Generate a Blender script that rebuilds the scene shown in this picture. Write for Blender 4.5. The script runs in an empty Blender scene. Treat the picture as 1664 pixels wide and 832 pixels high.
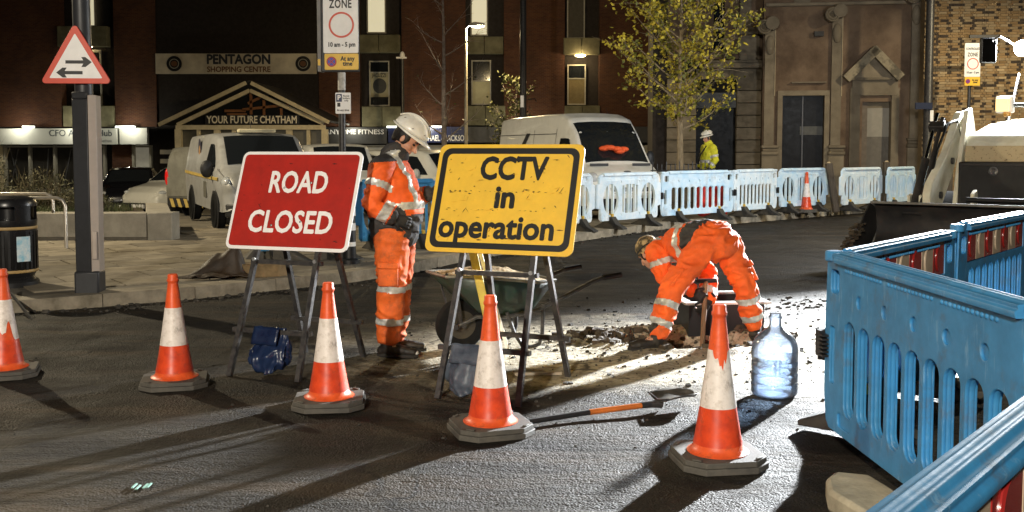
import bpy, bmesh, math, random
import numpy as np
from mathutils import Vector, Matrix, noise

random.seed(7)
R = math.radians
SC = bpy.context.scene
COL = SC.collection

# ------------------------------------------------------------------ camera
CAM_H = 1.55
PITCH = R(3.5)
cam_d = bpy.data.cameras.new('camera')
cam = bpy.data.objects.new('camera', cam_d)
COL.objects.link(cam)
cam.location = (0, 0, CAM_H)
cam.rotation_euler = (R(90) - PITCH, 0, 0)
cam_d.sensor_width = 36
cam_d.lens = 36
cam_d.shift_y = -0.0427
cam_d.clip_start = 0.05
cam_d.clip_end = 2000
SC.camera = cam

# ------------------------------------------------------------------ world and light (night)
w = bpy.data.worlds.new('World')
SC.world = w
w.use_nodes = True
nt = w.node_tree
bg = nt.nodes['Background']
sky = nt.nodes.new('ShaderNodeTexSky')
sky.sky_type = 'NISHITA'
sky.sun_disc = False
sky.sun_elevation = R(-4)
sky.sun_rotation = R(200)
nt.links.new(sky.outputs[0], bg.inputs[0])
bg.inputs[1].default_value = 0.05
moon_d = bpy.data.lights.new('moonlight', 'SUN')
moon_d.energy = 0.01
moon_d.angle = R(0.5)
moon_d.color = (1, .95, .88)
moon = bpy.data.objects.new('moonlight', moon_d)
COL.objects.link(moon)
moon.rotation_euler = (R(50), 0, R(20))
SC.view_settings.view_transform = 'Standard'
SC.view_settings.look = 'None'
SC.view_settings.exposure = 0.0
SC.view_settings.gamma = 1.0

# strengths of the lamps of the place (watts); each is made in its own builder
P_WORK_SPOT = 56000
P_WORK_ALL = 2200
P_LAMP_NEAR = 10000
P_LAMP_LEFT = 4600
P_LAMP_FAR = 1900
P_LAMP_RIGHT = 2500
P_LAMP_SHOP = 60

# ------------------------------------------------------------------ pixel / world helpers (for measuring)
F = 1664.0
def ray(px, py):
    x = (px - 832) / F
    y = (416 - py) / F + cam_d.shift_y
    c, s = math.cos(PITCH), math.sin(PITCH)
    return Vector((x, c + y * s, -s + y * c))
def at(px, py, Y):
    d = ray(px, py)
    t = Y / d.y
    return Vector((d.x * t, Y, CAM_H + d.z * t))
def gnd(px, py, z=0.0):
    d = ray(px, py)
    t = (z - CAM_H) / d.z
    return Vector((d.x * t, d.y * t, z))

def sstep(t):
    t = max(0.0, min(1.0, t))
    return t * t * (3 - 2 * t)
KERB = [(-40, -6), (-12, 6.2), (-6, 8.9), (-4.6, 9.66), (-3.8, 10.2), (-3.1, 10.75), (-1.53, 12.2), (-1.2, 12.9), (-.75, 14.0),
        (1.15, 17.3), (3.2, 20.4), (5.65, 22.8), (7.8, 24.5), (9.0, 25.4), (14, 27.6), (60, 40)]
def kerb_y(x):
    for (a, b), (c, d) in zip(KERB, KERB[1:]):
        if x <= c:
            return b + (d - b) * (x - a) / (c - a)
    return KERB[-1][1]
def fall(x, y):
    return -1.0 * sstep((y - 18) / 26) * (1 - sstep((x - 2) / 7))
PAVE = 0.12
def pave_z(x, y):
    return PAVE + fall(x, y)

# ------------------------------------------------------------------ objects
def tag(o, label=None, cat=None, group=None, kind=None):
    if label: o['label'] = label
    if cat: o['category'] = cat
    if group: o['group'] = group
    if kind: o['kind'] = kind
    return o
def thing(name, label, cat, loc=(0, 0, 0), rz=0, group=None):
    o = bpy.data.objects.new(name, None)
    o.empty_display_size = .2
    COL.objects.link(o)
    o.location = loc
    o.rotation_euler = (0, 0, rz)
    return tag(o, label, cat, group)
def copy_tree(o, parent=None):
    c = o.copy()
    COL.objects.link(c)
    c.parent = parent
    for ch in list(o.children):
        copy_tree(ch, c)
    return c
def link(name, me, mat=None, parent=None):
    if mat is not None and len(me.materials) == 0:
        me.materials.append(mat)
    o = bpy.data.objects.new(name, me)
    COL.objects.link(o)
    o.parent = parent
    return o

class MB:
    def __init__(s):
        s.v = []; s.f = []
    def add(s, vs, fs):
        n = len(s.v)
        s.v += [tuple(v) for v in vs]
        s.f += [tuple(i + n for i in f) for f in fs]
        return s
    def box(s, c, d, rot=None):
        x, y, z = d[0] / 2, d[1] / 2, d[2] / 2
        vs = [Vector(p) for p in ((-x, -y, -z), (x, -y, -z), (x, y, -z), (-x, y, -z), (-x, -y, z), (x, -y, z), (x, y, z), (-x, y, z))]
        if rot is not None:
            vs = [rot @ v for v in vs]
        c = Vector(c)
        return s.add([v + c for v in vs], [(0, 3, 2, 1), (4, 5, 6, 7), (0, 1, 5, 4), (1, 2, 6, 5), (2, 3, 7, 6), (3, 0, 4, 7)])
    def b2(s, a, b):
        return s.box([(p + q) / 2 for p, q in zip(a, b)], [abs(q - p) for p, q in zip(a, b)])
    def frame(s, d, hint=(0, 0, 1)):
        d = Vector(d).normalized(); h = Vector(hint)
        if abs(d.dot(h)) > .97: h = Vector((1, 0, 0)) if abs(d.x) < .9 else Vector((0, 1, 0))
        a = h.cross(d).normalized(); b = d.cross(a)
        return a, b
    def bar(s, p0, p1, wd, ht, hint=(0, 0, 1)):
        p0 = Vector(p0); p1 = Vector(p1)
        a, b = s.frame(p1 - p0, hint)
        vs = [p + a * i * wd / 2 + b * j * ht / 2 for p in (p0, p1) for i, j in ((-1, -1), (1, -1), (1, 1), (-1, 1))]
        return s.add(vs, [(3, 2, 1, 0), (4, 5, 6, 7), (0, 1, 5, 4), (1, 2, 6, 5), (2, 3, 7, 6), (3, 0, 4, 7)])
    def cyl(s, p0, p1, r0, r1=None, n=12):
        return s.tube([p0, p1], [r0, r0 if r1 is None else r1], n)
    def tube(s, pts, r, n=8):
        pts = [Vector(p) for p in pts]
        m = len(pts)
        rs = r if isinstance(r, (list, tuple)) else [r] * m
        vs = []; a = None
        for i, p in enumerate(pts):
            d = (pts[min(i + 1, m - 1)] - pts[max(i - 1, 0)]).normalized()
            if a is None: a, b = s.frame(d)
            else:
                a = (a - d * a.dot(d)).normalized()
            b = d.cross(a)
            for k in range(n):
                t = 2 * math.pi * k / n
                vs.append(p + (a * math.cos(t) + b * math.sin(t)) * rs[i])
        fs = [(i * n + k, i * n + (k + 1) % n, (i + 1) * n + (k + 1) % n, (i + 1) * n + k) for i in range(m - 1) for k in range(n)]
        fs.append(tuple(range(n - 1, -1, -1)))
        fs.append(tuple((m - 1) * n + k for k in range(n)))
        return s.add(vs, fs)
    def lathe(s, prof, n=24, c=(0, 0, 0), sx=1, sy=1):
        vs = []; m = len(prof)
        for r, z in prof:
            for k in range(n):
                t = 2 * math.pi * k / n
                vs.append((c[0] + r * sx * math.cos(t), c[1] + r * sy * math.sin(t), c[2] + z))
        fs = [(i * n + k, i * n + (k + 1) % n, (i + 1) * n + (k + 1) % n, (i + 1) * n + k) for i in range(m - 1) for k in range(n)]
        if prof[0][0] > 1e-5: fs.append(tuple(range(n - 1, -1, -1)))
        if prof[-1][0] > 1e-5: fs.append(tuple((m - 1) * n + k for k in range(n)))
        return s.add(vs, fs)
    def prism(s, poly, a, b, plane='xz'):
        def p3(u, v, t):
            return {'xz': (u, t, v), 'xy': (u, v, t), 'yz': (t, u, v)}[plane]
        n = len(poly)
        vs = [p3(u, v, a) for u, v in poly] + [p3(u, v, b) for u, v in poly]
        fs = [tuple(range(n)), tuple(range(2 * n - 1, n - 1, -1))]
        fs += [(i, n + i, n + (i + 1) % n, (i + 1) % n) for i in range(n)]
        return s.add(vs, fs)
    def ell(s, c, r, nu=14, nv=9, rot=None):
        if not isinstance(r, (tuple, list)): r = (r, r, r)
        c = Vector(c)
        vs = []; 
        for j in range(nv + 1):
            ph = math.pi * j / nv
            for i in range(nu):
                t = 2 * math.pi * i / nu
                v = Vector((r[0] * math.sin(ph) * math.cos(t), r[1] * math.sin(ph) * math.sin(t), -r[2] * math.cos(ph)))
                if rot is not None: v = rot @ v
                vs.append(c + v)
        fs = [(j * nu + i, j * nu + (i + 1) % nu, (j + 1) * nu + (i + 1) % nu, (j + 1) * nu + i) for j in range(nv) for i in range(nu)]
        return s.add(vs, fs)
    def grid(s, rows):
        m = len(rows); n = len(rows[0])
        vs = [p for r in rows for p in r]
        return s.add(vs, [(i * n + j, i * n + j + 1, (i + 1) * n + j + 1, (i + 1) * n + j) for i in range(m - 1) for j in range(n - 1)])
    def loft(s, pts, rad, axis=(1, 0, 0), n=14):
        """closed tapered limb through pts; rad[i]=(side,front) radii, side radius along axis; rounded ends"""
        pts = [Vector(p) for p in pts]; ax = Vector(axis)
        rad = [(r, r) if not isinstance(r, (tuple, list)) else r for r in rad]
        d0 = (pts[0] - pts[1]).normalized(); d1 = (pts[-1] - pts[-2]).normalized()
        P = []; Q = []
        for k in (1.0, .75, .4):
            sc = math.sqrt(1 - min(.985, k * k)); e = min(rad[0])
            P.append(pts[0] + d0 * e * k * .8); Q.append((rad[0][0] * sc, rad[0][1] * sc))
        for p, r in zip(pts, rad): P.append(p); Q.append(r)
        for k in (.4, .75, 1.0):
            sc = math.sqrt(1 - min(.985, k * k)); e = min(rad[-1])
            P.append(pts[-1] + d1 * e * k * .8); Q.append((rad[-1][0] * sc, rad[-1][1] * sc))
        vs = []; m = len(P)
        for i, p in enumerate(P):
            d = (P[min(i + 1, m - 1)] - P[max(i - 1, 0)]).normalized()
            a = (ax - d * ax.dot(d))
            if a.length < .05: a = Vector((0, 1, 0)) - d * d.y
            a.normalize(); b = d.cross(a)
            for k in range(n):
                t = 2 * math.pi * k / n
                vs.append(p + a * math.cos(t) * Q[i][0] + b * math.sin(t) * Q[i][1])
        fs = [(i * n + k, i * n + (k + 1) % n, (i + 1) * n + (k + 1) % n, (i + 1) * n + k) for i in range(m - 1) for k in range(n)]
        fs.append(tuple(range(n - 1, -1, -1)))
        fs.append(tuple((m - 1) * n + k for k in range(n)))
        return s.add(vs, fs)
    def mesh(s, name, smooth=False, ang=38):
        me = bpy.data.meshes.new(name)
        me.from_pydata(s.v, [], s.f)
        me.update()
        if smooth:
            me.polygons.foreach_set('use_smooth', [True] * len(me.polygons))
            me.set_sharp_from_angle(angle=R(ang))
        return me
    def build(s, name, mat, parent=None, smooth=False, bevel=0, seg=2, ang=38):
        me = s.mesh(name, smooth or bevel > 0, ang)
        o = link(name, me, mat, parent)
        if bevel:
            b = o.modifiers.new('bevel', 'BEVEL'); b.width = bevel; b.segments = seg; b.limit_method = 'ANGLE'; b.angle_limit = R(35)
            b.harden_normals = False
        return o

def rrect(x0, y0, x1, y1, r, n=5):
    pts = []
    for cx, cy, a0 in ((x1 - r, y1 - r, 0), (x0 + r, y1 - r, 90), (x0 + r, y0 + r, 180), (x1 - r, y0 + r, 270)):
        for k in range(n + 1):
            a = R(a0 + 90 * k / n)
            pts.append((cx + r * math.cos(a), cy + r * math.sin(a)))
    return pts
def oval(cx, cy, rx, ry, n=24):
    return [(cx + rx * math.cos(2 * math.pi * k / n), cy + ry * math.sin(2 * math.pi * k / n)) for k in range(n)]
def curve_mesh(name, loops, depth, bevel=0, res=1):
    """filled outline with holes, standing in the x-z plane, thickness 2*depth about y=0"""
    cu = bpy.data.curves.new(name, 'CURVE'); cu.dimensions = '2D'; cu.fill_mode = 'BOTH'
    cu.extrude = depth - bevel; cu.bevel_depth = bevel; cu.bevel_resolution = res; cu.offset = -bevel
    for lp in loops:
        sp = cu.splines.new('POLY'); sp.points.add(len(lp) - 1); sp.use_cyclic_u = True
        for p, q in zip(sp.points, lp): p.co = (q[0], q[1], 0, 1)
    o = bpy.data.objects.new(name, cu); COL.objects.link(o)
    me = bpy.data.meshes.new_from_object(o)
    bpy.data.objects.remove(o); bpy.data.curves.remove(cu)
    me.transform(Matrix.Rotation(R(90), 4, 'X'))
    me.materials.clear()
    me.polygons.foreach_set('use_smooth', [True] * len(me.polygons))
    me.set_sharp_from_angle(angle=R(30))
    me.name = name
    return me
def text_mesh(txt, size, bold=0, width=None, depth=.001, spacing=1.0, shear=0, align='CENTER', line=1.0):
    """text standing in the x-z plane facing -y, centred on the origin"""
    cu = bpy.data.curves.new('lettering', 'FONT'); cu.body = txt; cu.size = size; cu.align_x = align; cu.align_y = 'CENTER'
    cu.extrude = depth; cu.space_character = spacing; cu.shear = shear; cu.resolution_u = 3; cu.space_line = line
    o = bpy.data.objects.new('lettering', cu); COL.objects.link(o)
    me = bpy.data.meshes.new_from_object(o)
    bpy.data.objects.remove(o); bpy.data.curves.remove(cu)
    me.materials.clear()
    if bold:                       # heavier strokes: the outline repeated a hair to each side, each copy on its own level
        vs = [v.co.copy() for v in me.vertices]; fs = [tuple(p.vertices) for p in me.polygons]; V2 = []; F2 = []
        for i in range(9):
            a = i * math.pi / 4; dx, dy = (0, 0) if i == 8 else (bold * math.cos(a), bold * math.sin(a)); n0 = len(V2)
            V2 += [(v.x + dx, v.y + dy, v.z + i * .00012) for v in vs]; F2 += [tuple(k + n0 for k in f) for f in fs]
        bpy.data.meshes.remove(me); me = bpy.data.meshes.new('lettering'); me.from_pydata(V2, [], F2); me.update()
    if width:
        xs = [v.co.x for v in me.vertices]
        me.transform(Matrix.Scale(width / (max(xs) - min(xs)), 4, (1, 0, 0)))
    me.transform(Matrix.Rotation(R(90), 4, 'X'))
    return me
def text(parent, txt, loc, size, mat, bold=0, width=None, name='lettering', rz=0, **k):
    o = link(name, text_mesh(txt, size, bold, width, **k), mat, parent)
    o.location = loc; o.rotation_euler = (0, 0, rz)
    return o

# ------------------------------------------------------------------ materials
MATS = {}
def M(name, col, rough=.6, metal=0, var=.25, vs=6, col2=None, bump=0, bs=60, bdist=.01, spec=.5, emit=None, estr=0, trans=0, ior=1.45, coat=0, stretch=None, detail=4, lo=.35, hi=.65):
    if name in MATS: return MATS[name]
    m = bpy.data.materials.new(name); m.use_nodes = True
    n = m.node_tree.nodes; l = m.node_tree.links; b = n['Principled BSDF']
    tc = n.new('ShaderNodeTexCoord'); src = tc.outputs['Object']
    if stretch:
        mp = n.new('ShaderNodeMapping'); mp.inputs['Scale'].default_value = stretch
        l.new(src, mp.inputs[0]); src = mp.outputs[0]
    c1 = (*col, 1)
    c2 = (*(col2 if col2 else [c * (1 - var) for c in col]), 1)
    if var or col2:
        nz = n.new('ShaderNodeTexNoise'); nz.inputs['Scale'].default_value = vs; nz.inputs['Detail'].default_value = detail
        nz.inputs['Roughness'].default_value = .65
        l.new(src, nz.inputs['Vector'])
        rp = n.new('ShaderNodeValToRGB'); rp.color_ramp.elements[0].position = lo; rp.color_ramp.elements[1].position = hi
        rp.color_ramp.elements[0].color = c2; rp.color_ramp.elements[1].color = c1
        l.new(nz.outputs[0], rp.inputs[0]); l.new(rp.outputs[0], b.inputs['Base Color'])
        rr = n.new('ShaderNodeMapRange'); rr.inputs['To Min'].default_value = min(1, rough + .12); rr.inputs['To Max'].default_value = max(0.02, rough - .12)
        l.new(nz.outputs[0], rr.inputs[0]); l.new(rr.outputs[0], b.inputs['Roughness'])
    else:
        b.inputs['Base Color'].default_value = c1; b.inputs['Roughness'].default_value = rough
    b.inputs['Metallic'].default_value = metal
    b.inputs['Specular IOR Level'].default_value = spec
    b.inputs['IOR'].default_value = ior
    b.inputs['Transmission Weight'].default_value = trans
    b.inputs['Coat Weight'].default_value = coat
    if emit:
        b.inputs['Emission Color'].default_value = (*emit, 1); b.inputs['Emission Strength'].default_value = estr
    if bump:
        n2 = n.new('ShaderNodeTexNoise'); n2.inputs['Scale'].default_value = bs; n2.inputs['Detail'].default_value = 5
        l.new(src, n2.inputs['Vector'])
        bp = n.new('ShaderNodeBump'); bp.inputs['Strength'].default_value = bump; bp.inputs['Distance'].default_value = bdist
        l.new(n2.outputs[0], bp.inputs['Height']); l.new(bp.outputs[0], b.inputs['Normal'])
    MATS[name] = m
    return m

ORANGE = M('cone orange plastic', (.84, .115, .026), .42, var=.3, vs=9, col2=(.62, .075, .02), bump=.15, bs=30)
CONERED = M('cone red sleeve', (.76, .075, .02), .35, var=.3, vs=12, col2=(.54, .045, .015))
SLEEVE = M('reflective white sleeve', (.80, .72, .66), .4, var=.3, vs=16, col2=(.58, .50, .43), bump=.3, bs=55, bdist=.006, lo=.30, hi=.52)
RUBBER = M('dusty black rubber', (.05, .047, .042), .75, var=.4, vs=12, col2=(.095, .085, .07), bump=.3, bs=80, bdist=.004, lo=.4, hi=.75)
FOOTRUB = M('black rubber foot', (.016, .015, .014), .7, var=.4, vs=10, col2=(.045, .04, .032))
def add_random(m, amount):
    """each piece a little lighter or darker than its neighbours"""
    n = m.node_tree.nodes; l = m.node_tree.links; b = n['Principled BSDF']; src = b.inputs['Base Color'].links[0].from_socket
    oi = n.new('ShaderNodeObjectInfo'); mr = n.new('ShaderNodeMapRange'); mr.inputs[3].default_value = 1 - amount; mr.inputs[4].default_value = 1 + amount * .5
    l.new(oi.outputs['Random'], mr.inputs[0]); mx = n.new('ShaderNodeMix'); mx.data_type = 'RGBA'; mx.blend_type = 'MULTIPLY'; mx.inputs[0].default_value = 1
    l.new(src, mx.inputs[6]); l.new(mr.outputs[0], mx.inputs[7]); l.new(mx.outputs[2], b.inputs['Base Color'])
    for t in [q for q in n if q.type == 'TEX_NOISE']:
        t.noise_dimensions = '4D'; m2 = n.new('ShaderNodeMath'); m2.operation = 'MULTIPLY'; m2.inputs[1].default_value = 37; l.new(oi.outputs['Random'], m2.inputs[0]); l.new(m2.outputs[0], t.inputs['W'])
def add_dirt(m, col, sc, lo, hi, amt, stretch=(1, 1, 1)):
    """blotches of dried mud and scuffing over a finished colour"""
    n = m.node_tree.nodes; l = m.node_tree.links; b = n['Principled BSDF']; ip = b.inputs['Base Color']
    tc = n.new('ShaderNodeTexCoord'); mp = n.new('ShaderNodeMapping'); mp.inputs['Scale'].default_value = stretch; l.new(tc.outputs['Object'], mp.inputs[0])
    nz = n.new('ShaderNodeTexNoise'); nz.inputs['Scale'].default_value = sc; nz.inputs['Detail'].default_value = 10; nz.inputs['Roughness'].default_value = .72; l.new(mp.outputs[0], nz.inputs['Vector'])
    mr = n.new('ShaderNodeMapRange'); mr.inputs[1].default_value = lo; mr.inputs[2].default_value = hi; mr.inputs[3].default_value = 0; mr.inputs[4].default_value = amt; l.new(nz.outputs[0], mr.inputs[0])
    mx = n.new('ShaderNodeMix'); mx.data_type = 'RGBA'; l.new(mr.outputs[0], mx.inputs[0]); mx.inputs[7].default_value = (*col, 1)
    if ip.links: l.new(ip.links[0].from_socket, mx.inputs[6])
    else: mx.inputs[6].default_value = ip.default_value
    l.new(mx.outputs[2], ip)
BLACK = M('black plastic', (.015, .015, .016), .45, var=.3, vs=10)
BLACKPAINT = M('black painted steel', (.02, .02, .022), .4, var=.4, vs=25, col2=(.06, .055, .05), bump=.15, bs=90, bdist=.003)
STEEL = M('worn steel', (.34, .34, .35), .4, metal=.8, var=.4, vs=20)
GALV = M('galvanised steel', (.45, .46, .46), .42, metal=.7, var=.25, vs=15)
SIGNRED = M('sign red sheeting', (.45, .026, .018), .4, var=.22, vs=7, bump=.05, bs=60)
SIGNWHITE = M('sign white sheeting', (.90, .88, .86), .4, var=.08, vs=9)
SIGNYELLOW = M('sign yellow sheeting', (.88, .545, .055), .42, var=.12, vs=6, bump=.05, bs=60)
SIGNBLACK = M('sign black print', (.012, .012, .012), .5, var=0)
WHITE = M('white paint', (.78, .77, .74), .45, var=.12, vs=8)
GLASSDARK = M('dark glass', (.012, .014, .016), .08, var=0, spec=.6)
CHROME = M('chrome', (.75, .75, .75), .18, metal=1, var=.1)
BLUE = M('blue barrier plastic', (.045, .245, .50), .48, var=.3, vs=7, col2=(.035, .185, .38), bump=.2, bs=25, bdist=.006)
BLUE_OLD = M('faded blue barrier plastic', (.42, .62, .78), .5, var=.2, vs=4, col2=(.64, .74, .81))
BLUE_PALE = M('pale sun bleached barrier plastic', (.74, .80, .83), .5, var=.2, vs=4, col2=(.52, .68, .80))
YELLOW = M('yellow plastic', (.72, .46, .05), .5, var=.3, vs=10)
CONCRETE = M('concrete', (.36, .33, .27), .85, var=.35, vs=3, bump=.4, bs=35, detail=8)
add_dirt(BLUE, (.10, .085, .065), 5, .53, .72, .75); add_dirt(BLUE, (.22, .40, .58), 9, .58, .66, .5, (3, 3, .5))
add_dirt(BLUE_OLD, (.22, .19, .15), 3, .54, .75, .7); add_dirt(BLUE_PALE, (.25, .22, .17), 3, .54, .75, .7)
add_dirt(ORANGE, (.16, .07, .04), 14, .56, .72, .7); add_dirt(CONERED, (.14, .06, .04), 14, .56, .72, .7); add_dirt(SLEEVE, (.22, .17, .13), 16, .55, .68, .75, (1, 1, .5))
WOOD = M('weathered dark wood', (.10, .075, .05), .8, var=.5, vs=5, stretch=(6, 6, .6), bump=.5, bs=20)
REFLRED = M('reflective red panel', (.32, .022, .02), .22, var=.3, vs=6, coat=.5)
REFLWHITE = M('reflective cream panel', (.55, .44, .32), .3, var=.3, vs=6, coat=.3)
# ================================================================== GROUND
PIT = (1.42, 8.3, .72, .42, .2)
def nz3(x, y, z=0): return noise.noise(Vector((x, y, z)))
def axis_pts(segs):
    out = []
    for a, b, st in segs:
        k = max(1, int(round((b - a) / st)))
        out += [a + (b - a) * i / k for i in range(k)]
    out.append(segs[-1][1])
    return out
def road_z(x, y):
    z = fall(x, y)
    if y < 16 and -8 < x < 8:
        z += .012 * nz3(x * .7, y * .7) + .006 * nz3(x * 3, y * 3, 4)
        # wheel-worn ripples running beside the kerb
        u = x * -.55 + y * .83
        z += .004 * math.sin(u * 9 + 2.5 * nz3(x * .4, y * .4, 9)) * sstep((9.5 - y) / 4)
        d = math.hypot((x - PIT[0]) / PIT[2], (y - PIT[1]) / PIT[3]) + .25 * nz3(x * 4, y * 4, 2)
        z -= PIT[4] * (1 - sstep((d - .55) / .5)) * (1 + .4 * nz3(x * 9, y * 9))
        ring = math.exp(-((d - 1.25) / .25) ** 2)
        z += .035 * ring * (.6 + nz3(x * 6, y * 6, 7))
    return z
def asphalt():
    m = bpy.data.materials.new('dusty asphalt'); m.use_nodes = True
    n = m.node_tree.nodes; l = m.node_tree.links; b = n['Principled BSDF']
    tc = n.new('ShaderNodeTexCoord')
    def nzn(scale, detail=5, stretch=None, rough=.6):
        t = n.new('ShaderNodeTexNoise'); t.inputs['Scale'].default_value = scale; t.inputs['Detail'].default_value = detail; t.inputs['Roughness'].default_value = rough
        if stretch:
            mp = n.new('ShaderNodeMapping'); mp.inputs['Rotation'].default_value = (0, 0, R(-33)); mp.inputs['Scale'].default_value = stretch
            mp.vector_type = 'POINT'
            l.new(tc.outputs['Object'], mp.inputs[0]); l.new(mp.outputs[0], t.inputs['Vector'])
        else: l.new(tc.outputs['Object'], t.inputs['Vector'])
        return t.outputs[0]
    def ramp(src, stops):
        r = n.new('ShaderNodeValToRGB'); e = r.color_ramp.elements
        e[0].position, e[0].color = stops[0][0], (*stops[0][1], 1)
        e[1].position, e[1].color = stops[-1][0], (*stops[-1][1], 1)
        for p, c in stops[1:-1]:
            x = e.new(p); x.color = (*c, 1)
        l.new(src, r.inputs[0]); return r.outputs[0]
    def mix(a, c, f, mode='MIX'):
        x = n.new('ShaderNodeMix'); x.data_type = 'RGBA'; x.blend_type = mode
        if isinstance(f, float): x.inputs[0].default_value = f
        else: l.new(f, x.inputs[0])
        for k, v in ((6, a), (7, c)):
            if isinstance(v, tuple): x.inputs[k].default_value = (*v, 1)
            else: l.new(v, x.inputs[k])
        return x.outputs[2]
    def math_(op, a, c=None):
        x = n.new('ShaderNodeMath'); x.operation = op
        for k, v in ((0, a), (1, c)):
            if v is None: continue
            if isinstance(v, (int, float)): x.inputs[k].default_value = v
            else: l.new(v, x.inputs[k])
        return x.outputs[0]
    grain = ramp(nzn(140, 3), [(.3, (.012, .011, .010)), (.52, (.026, .023, .019)), (.75, (.085, .075, .06))])
    blot = ramp(nzn(1.1, 6), [(.36, (.45, .42, .38)), (.6, (1, .97, .9))])
    col = mix(grain, blot, 1.0, 'MULTIPLY')
    # brown mud dragged along the road
    mud = math_('MULTIPLY', ramp(nzn(1.6, 6, (.28, 2.0, 1)), [(.50, (0, 0, 0)), (.64, (1, 1, 1))]), .65)
    col = mix(col, (.060, .042, .026), mud)
    # pale dust and slurry round the excavation
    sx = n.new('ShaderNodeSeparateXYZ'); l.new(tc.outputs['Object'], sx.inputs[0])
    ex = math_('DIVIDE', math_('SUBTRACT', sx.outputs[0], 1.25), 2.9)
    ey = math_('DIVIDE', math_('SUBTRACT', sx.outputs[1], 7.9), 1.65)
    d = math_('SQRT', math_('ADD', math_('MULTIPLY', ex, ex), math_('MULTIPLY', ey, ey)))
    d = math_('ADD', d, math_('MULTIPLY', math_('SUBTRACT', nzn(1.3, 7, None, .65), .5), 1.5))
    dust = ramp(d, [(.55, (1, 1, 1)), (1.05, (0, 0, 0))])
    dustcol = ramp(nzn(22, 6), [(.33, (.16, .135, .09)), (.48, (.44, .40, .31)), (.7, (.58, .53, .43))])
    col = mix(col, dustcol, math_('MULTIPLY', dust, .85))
    # dark wet earth spots
    wet = ramp(nzn(3.1, 7), [(.60, (0, 0, 0)), (.68, (1, 1, 1))])
    col = mix(col, (.02, .016, .011), math_('MULTIPLY', wet, .7))
    # cracks, and bands polished by traffic
    vc = n.new('ShaderNodeTexVoronoi'); vc.feature = 'DISTANCE_TO_EDGE'; vc.inputs['Scale'].default_value = .9
    wv = n.new('ShaderNodeVectorMath'); wv.operation = 'MULTIPLY_ADD'; nn = n.new('ShaderNodeTexNoise'); nn.inputs['Scale'].default_value = 4; nn.inputs['Detail'].default_value = 5
    l.new(tc.outputs['Object'], nn.inputs['Vector']); l.new(nn.outputs['Color'], wv.inputs[0]); wv.inputs[1].default_value = (.35, .35, 0); l.new(tc.outputs['Object'], wv.inputs[2]); l.new(wv.outputs[0], vc.inputs['Vector'])
    crack = math_('MULTIPLY', ramp(vc.outputs['Distance'], [(.004, (1, 1, 1)), (.016, (0, 0, 0))]), ramp(nzn(.8, 3), [(.46, (0, 0, 0)), (.56, (1, 1, 1))]))
    col = mix(col, (.006, .005, .004), math_('MULTIPLY', crack, .85))
    worn = ramp(nzn(1.0, 4, (.12, 2.4, 1)), [(.38, (.55, .52, .48)), (.60, (1.1, 1.08, 1.02))])
    col = mix(col, worn, 1.0, 'MULTIPLY')
    l.new(col, b.inputs['Base Color'])
    rgh = ramp(nzn(2.2, 5), [(.4, (.62, .62, .62)), (.65, (.85, .85, .85))])
    l.new(rgh, b.inputs['Roughness'])
    b.inputs['Specular IOR Level'].default_value = .22
    v = n.new('ShaderNodeTexVoronoi'); v.inputs['Scale'].default_value = 85
    l.new(tc.outputs['Object'], v.inputs['Vector'])
    h = math_('ADD', math_('MULTIPLY', v.outputs['Distance'], -.5), math_('ADD', math_('MULTIPLY', nzn(28, 6), 1.2), math_('MULTIPLY', nzn(6, 5, (.5, 2, 1)), 2.2)))
    bp = n.new('ShaderNodeBump'); bp.inputs['Strength'].default_value = .7; bp.inputs['Distance'].default_value = .02
    l.new(h, bp.inputs['Height']); l.new(bp.outputs[0], b.inputs['Normal'])
    return m
xs = axis_pts([(-900, -60, 120), (-60, -8, 4), (-8, -3, .16), (-3, 3.2, .045), (3.2, 8, .2), (8, 60, 4), (60, 900, 120)])
ys = axis_pts([(-300, -20, 40), (-20, 2, 2), (2, 5.5, .09), (5.5, 9.6, .045), (9.6, 16, .2), (16, 70, 2), (70, 1200, 120)])
mb = MB(); mb.grid([[(x, y, road_z(x, y)) for x in xs] for y in ys])
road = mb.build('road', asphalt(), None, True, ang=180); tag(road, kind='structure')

# ---- pavement sheet (paved square that runs back to the shops)
PAVING = M('dusty stone paving', (.30, .26, .19), .8, var=.4, vs=2.2, col2=(.13, .105, .07), bump=.5, bs=45, bdist=.006, detail=8)
PAVING2 = M('paving base', (.17, .15, .115), .85, var=.4, vs=1.5, bump=.4, bs=30, detail=8)
px_ = axis_pts([(-60, -14, 4), (-14, 10, .5), (10, 60, 4)])
vv = [.3, .6, 1, 1.5, 2, 3, 4, 5, 6, 7, 8, 10, 12, 14, 16, 18, 20, 22, 24, 26, 28, 30, 33, 36, 40, 45, 50, 60, 80]
mb = MB(); mb.grid([[(x, kerb_y(x) + v, pave_z(x, kerb_y(x) + v)) for x in px_] for v in vv])
mb.grid([[(x, kerb_y(x) + .3, z) for x in px_] for z in (-.05, PAVE)])
pavement = mb.build('pavement', PAVING2, None, True); tag(pavement, kind='structure')

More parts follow.
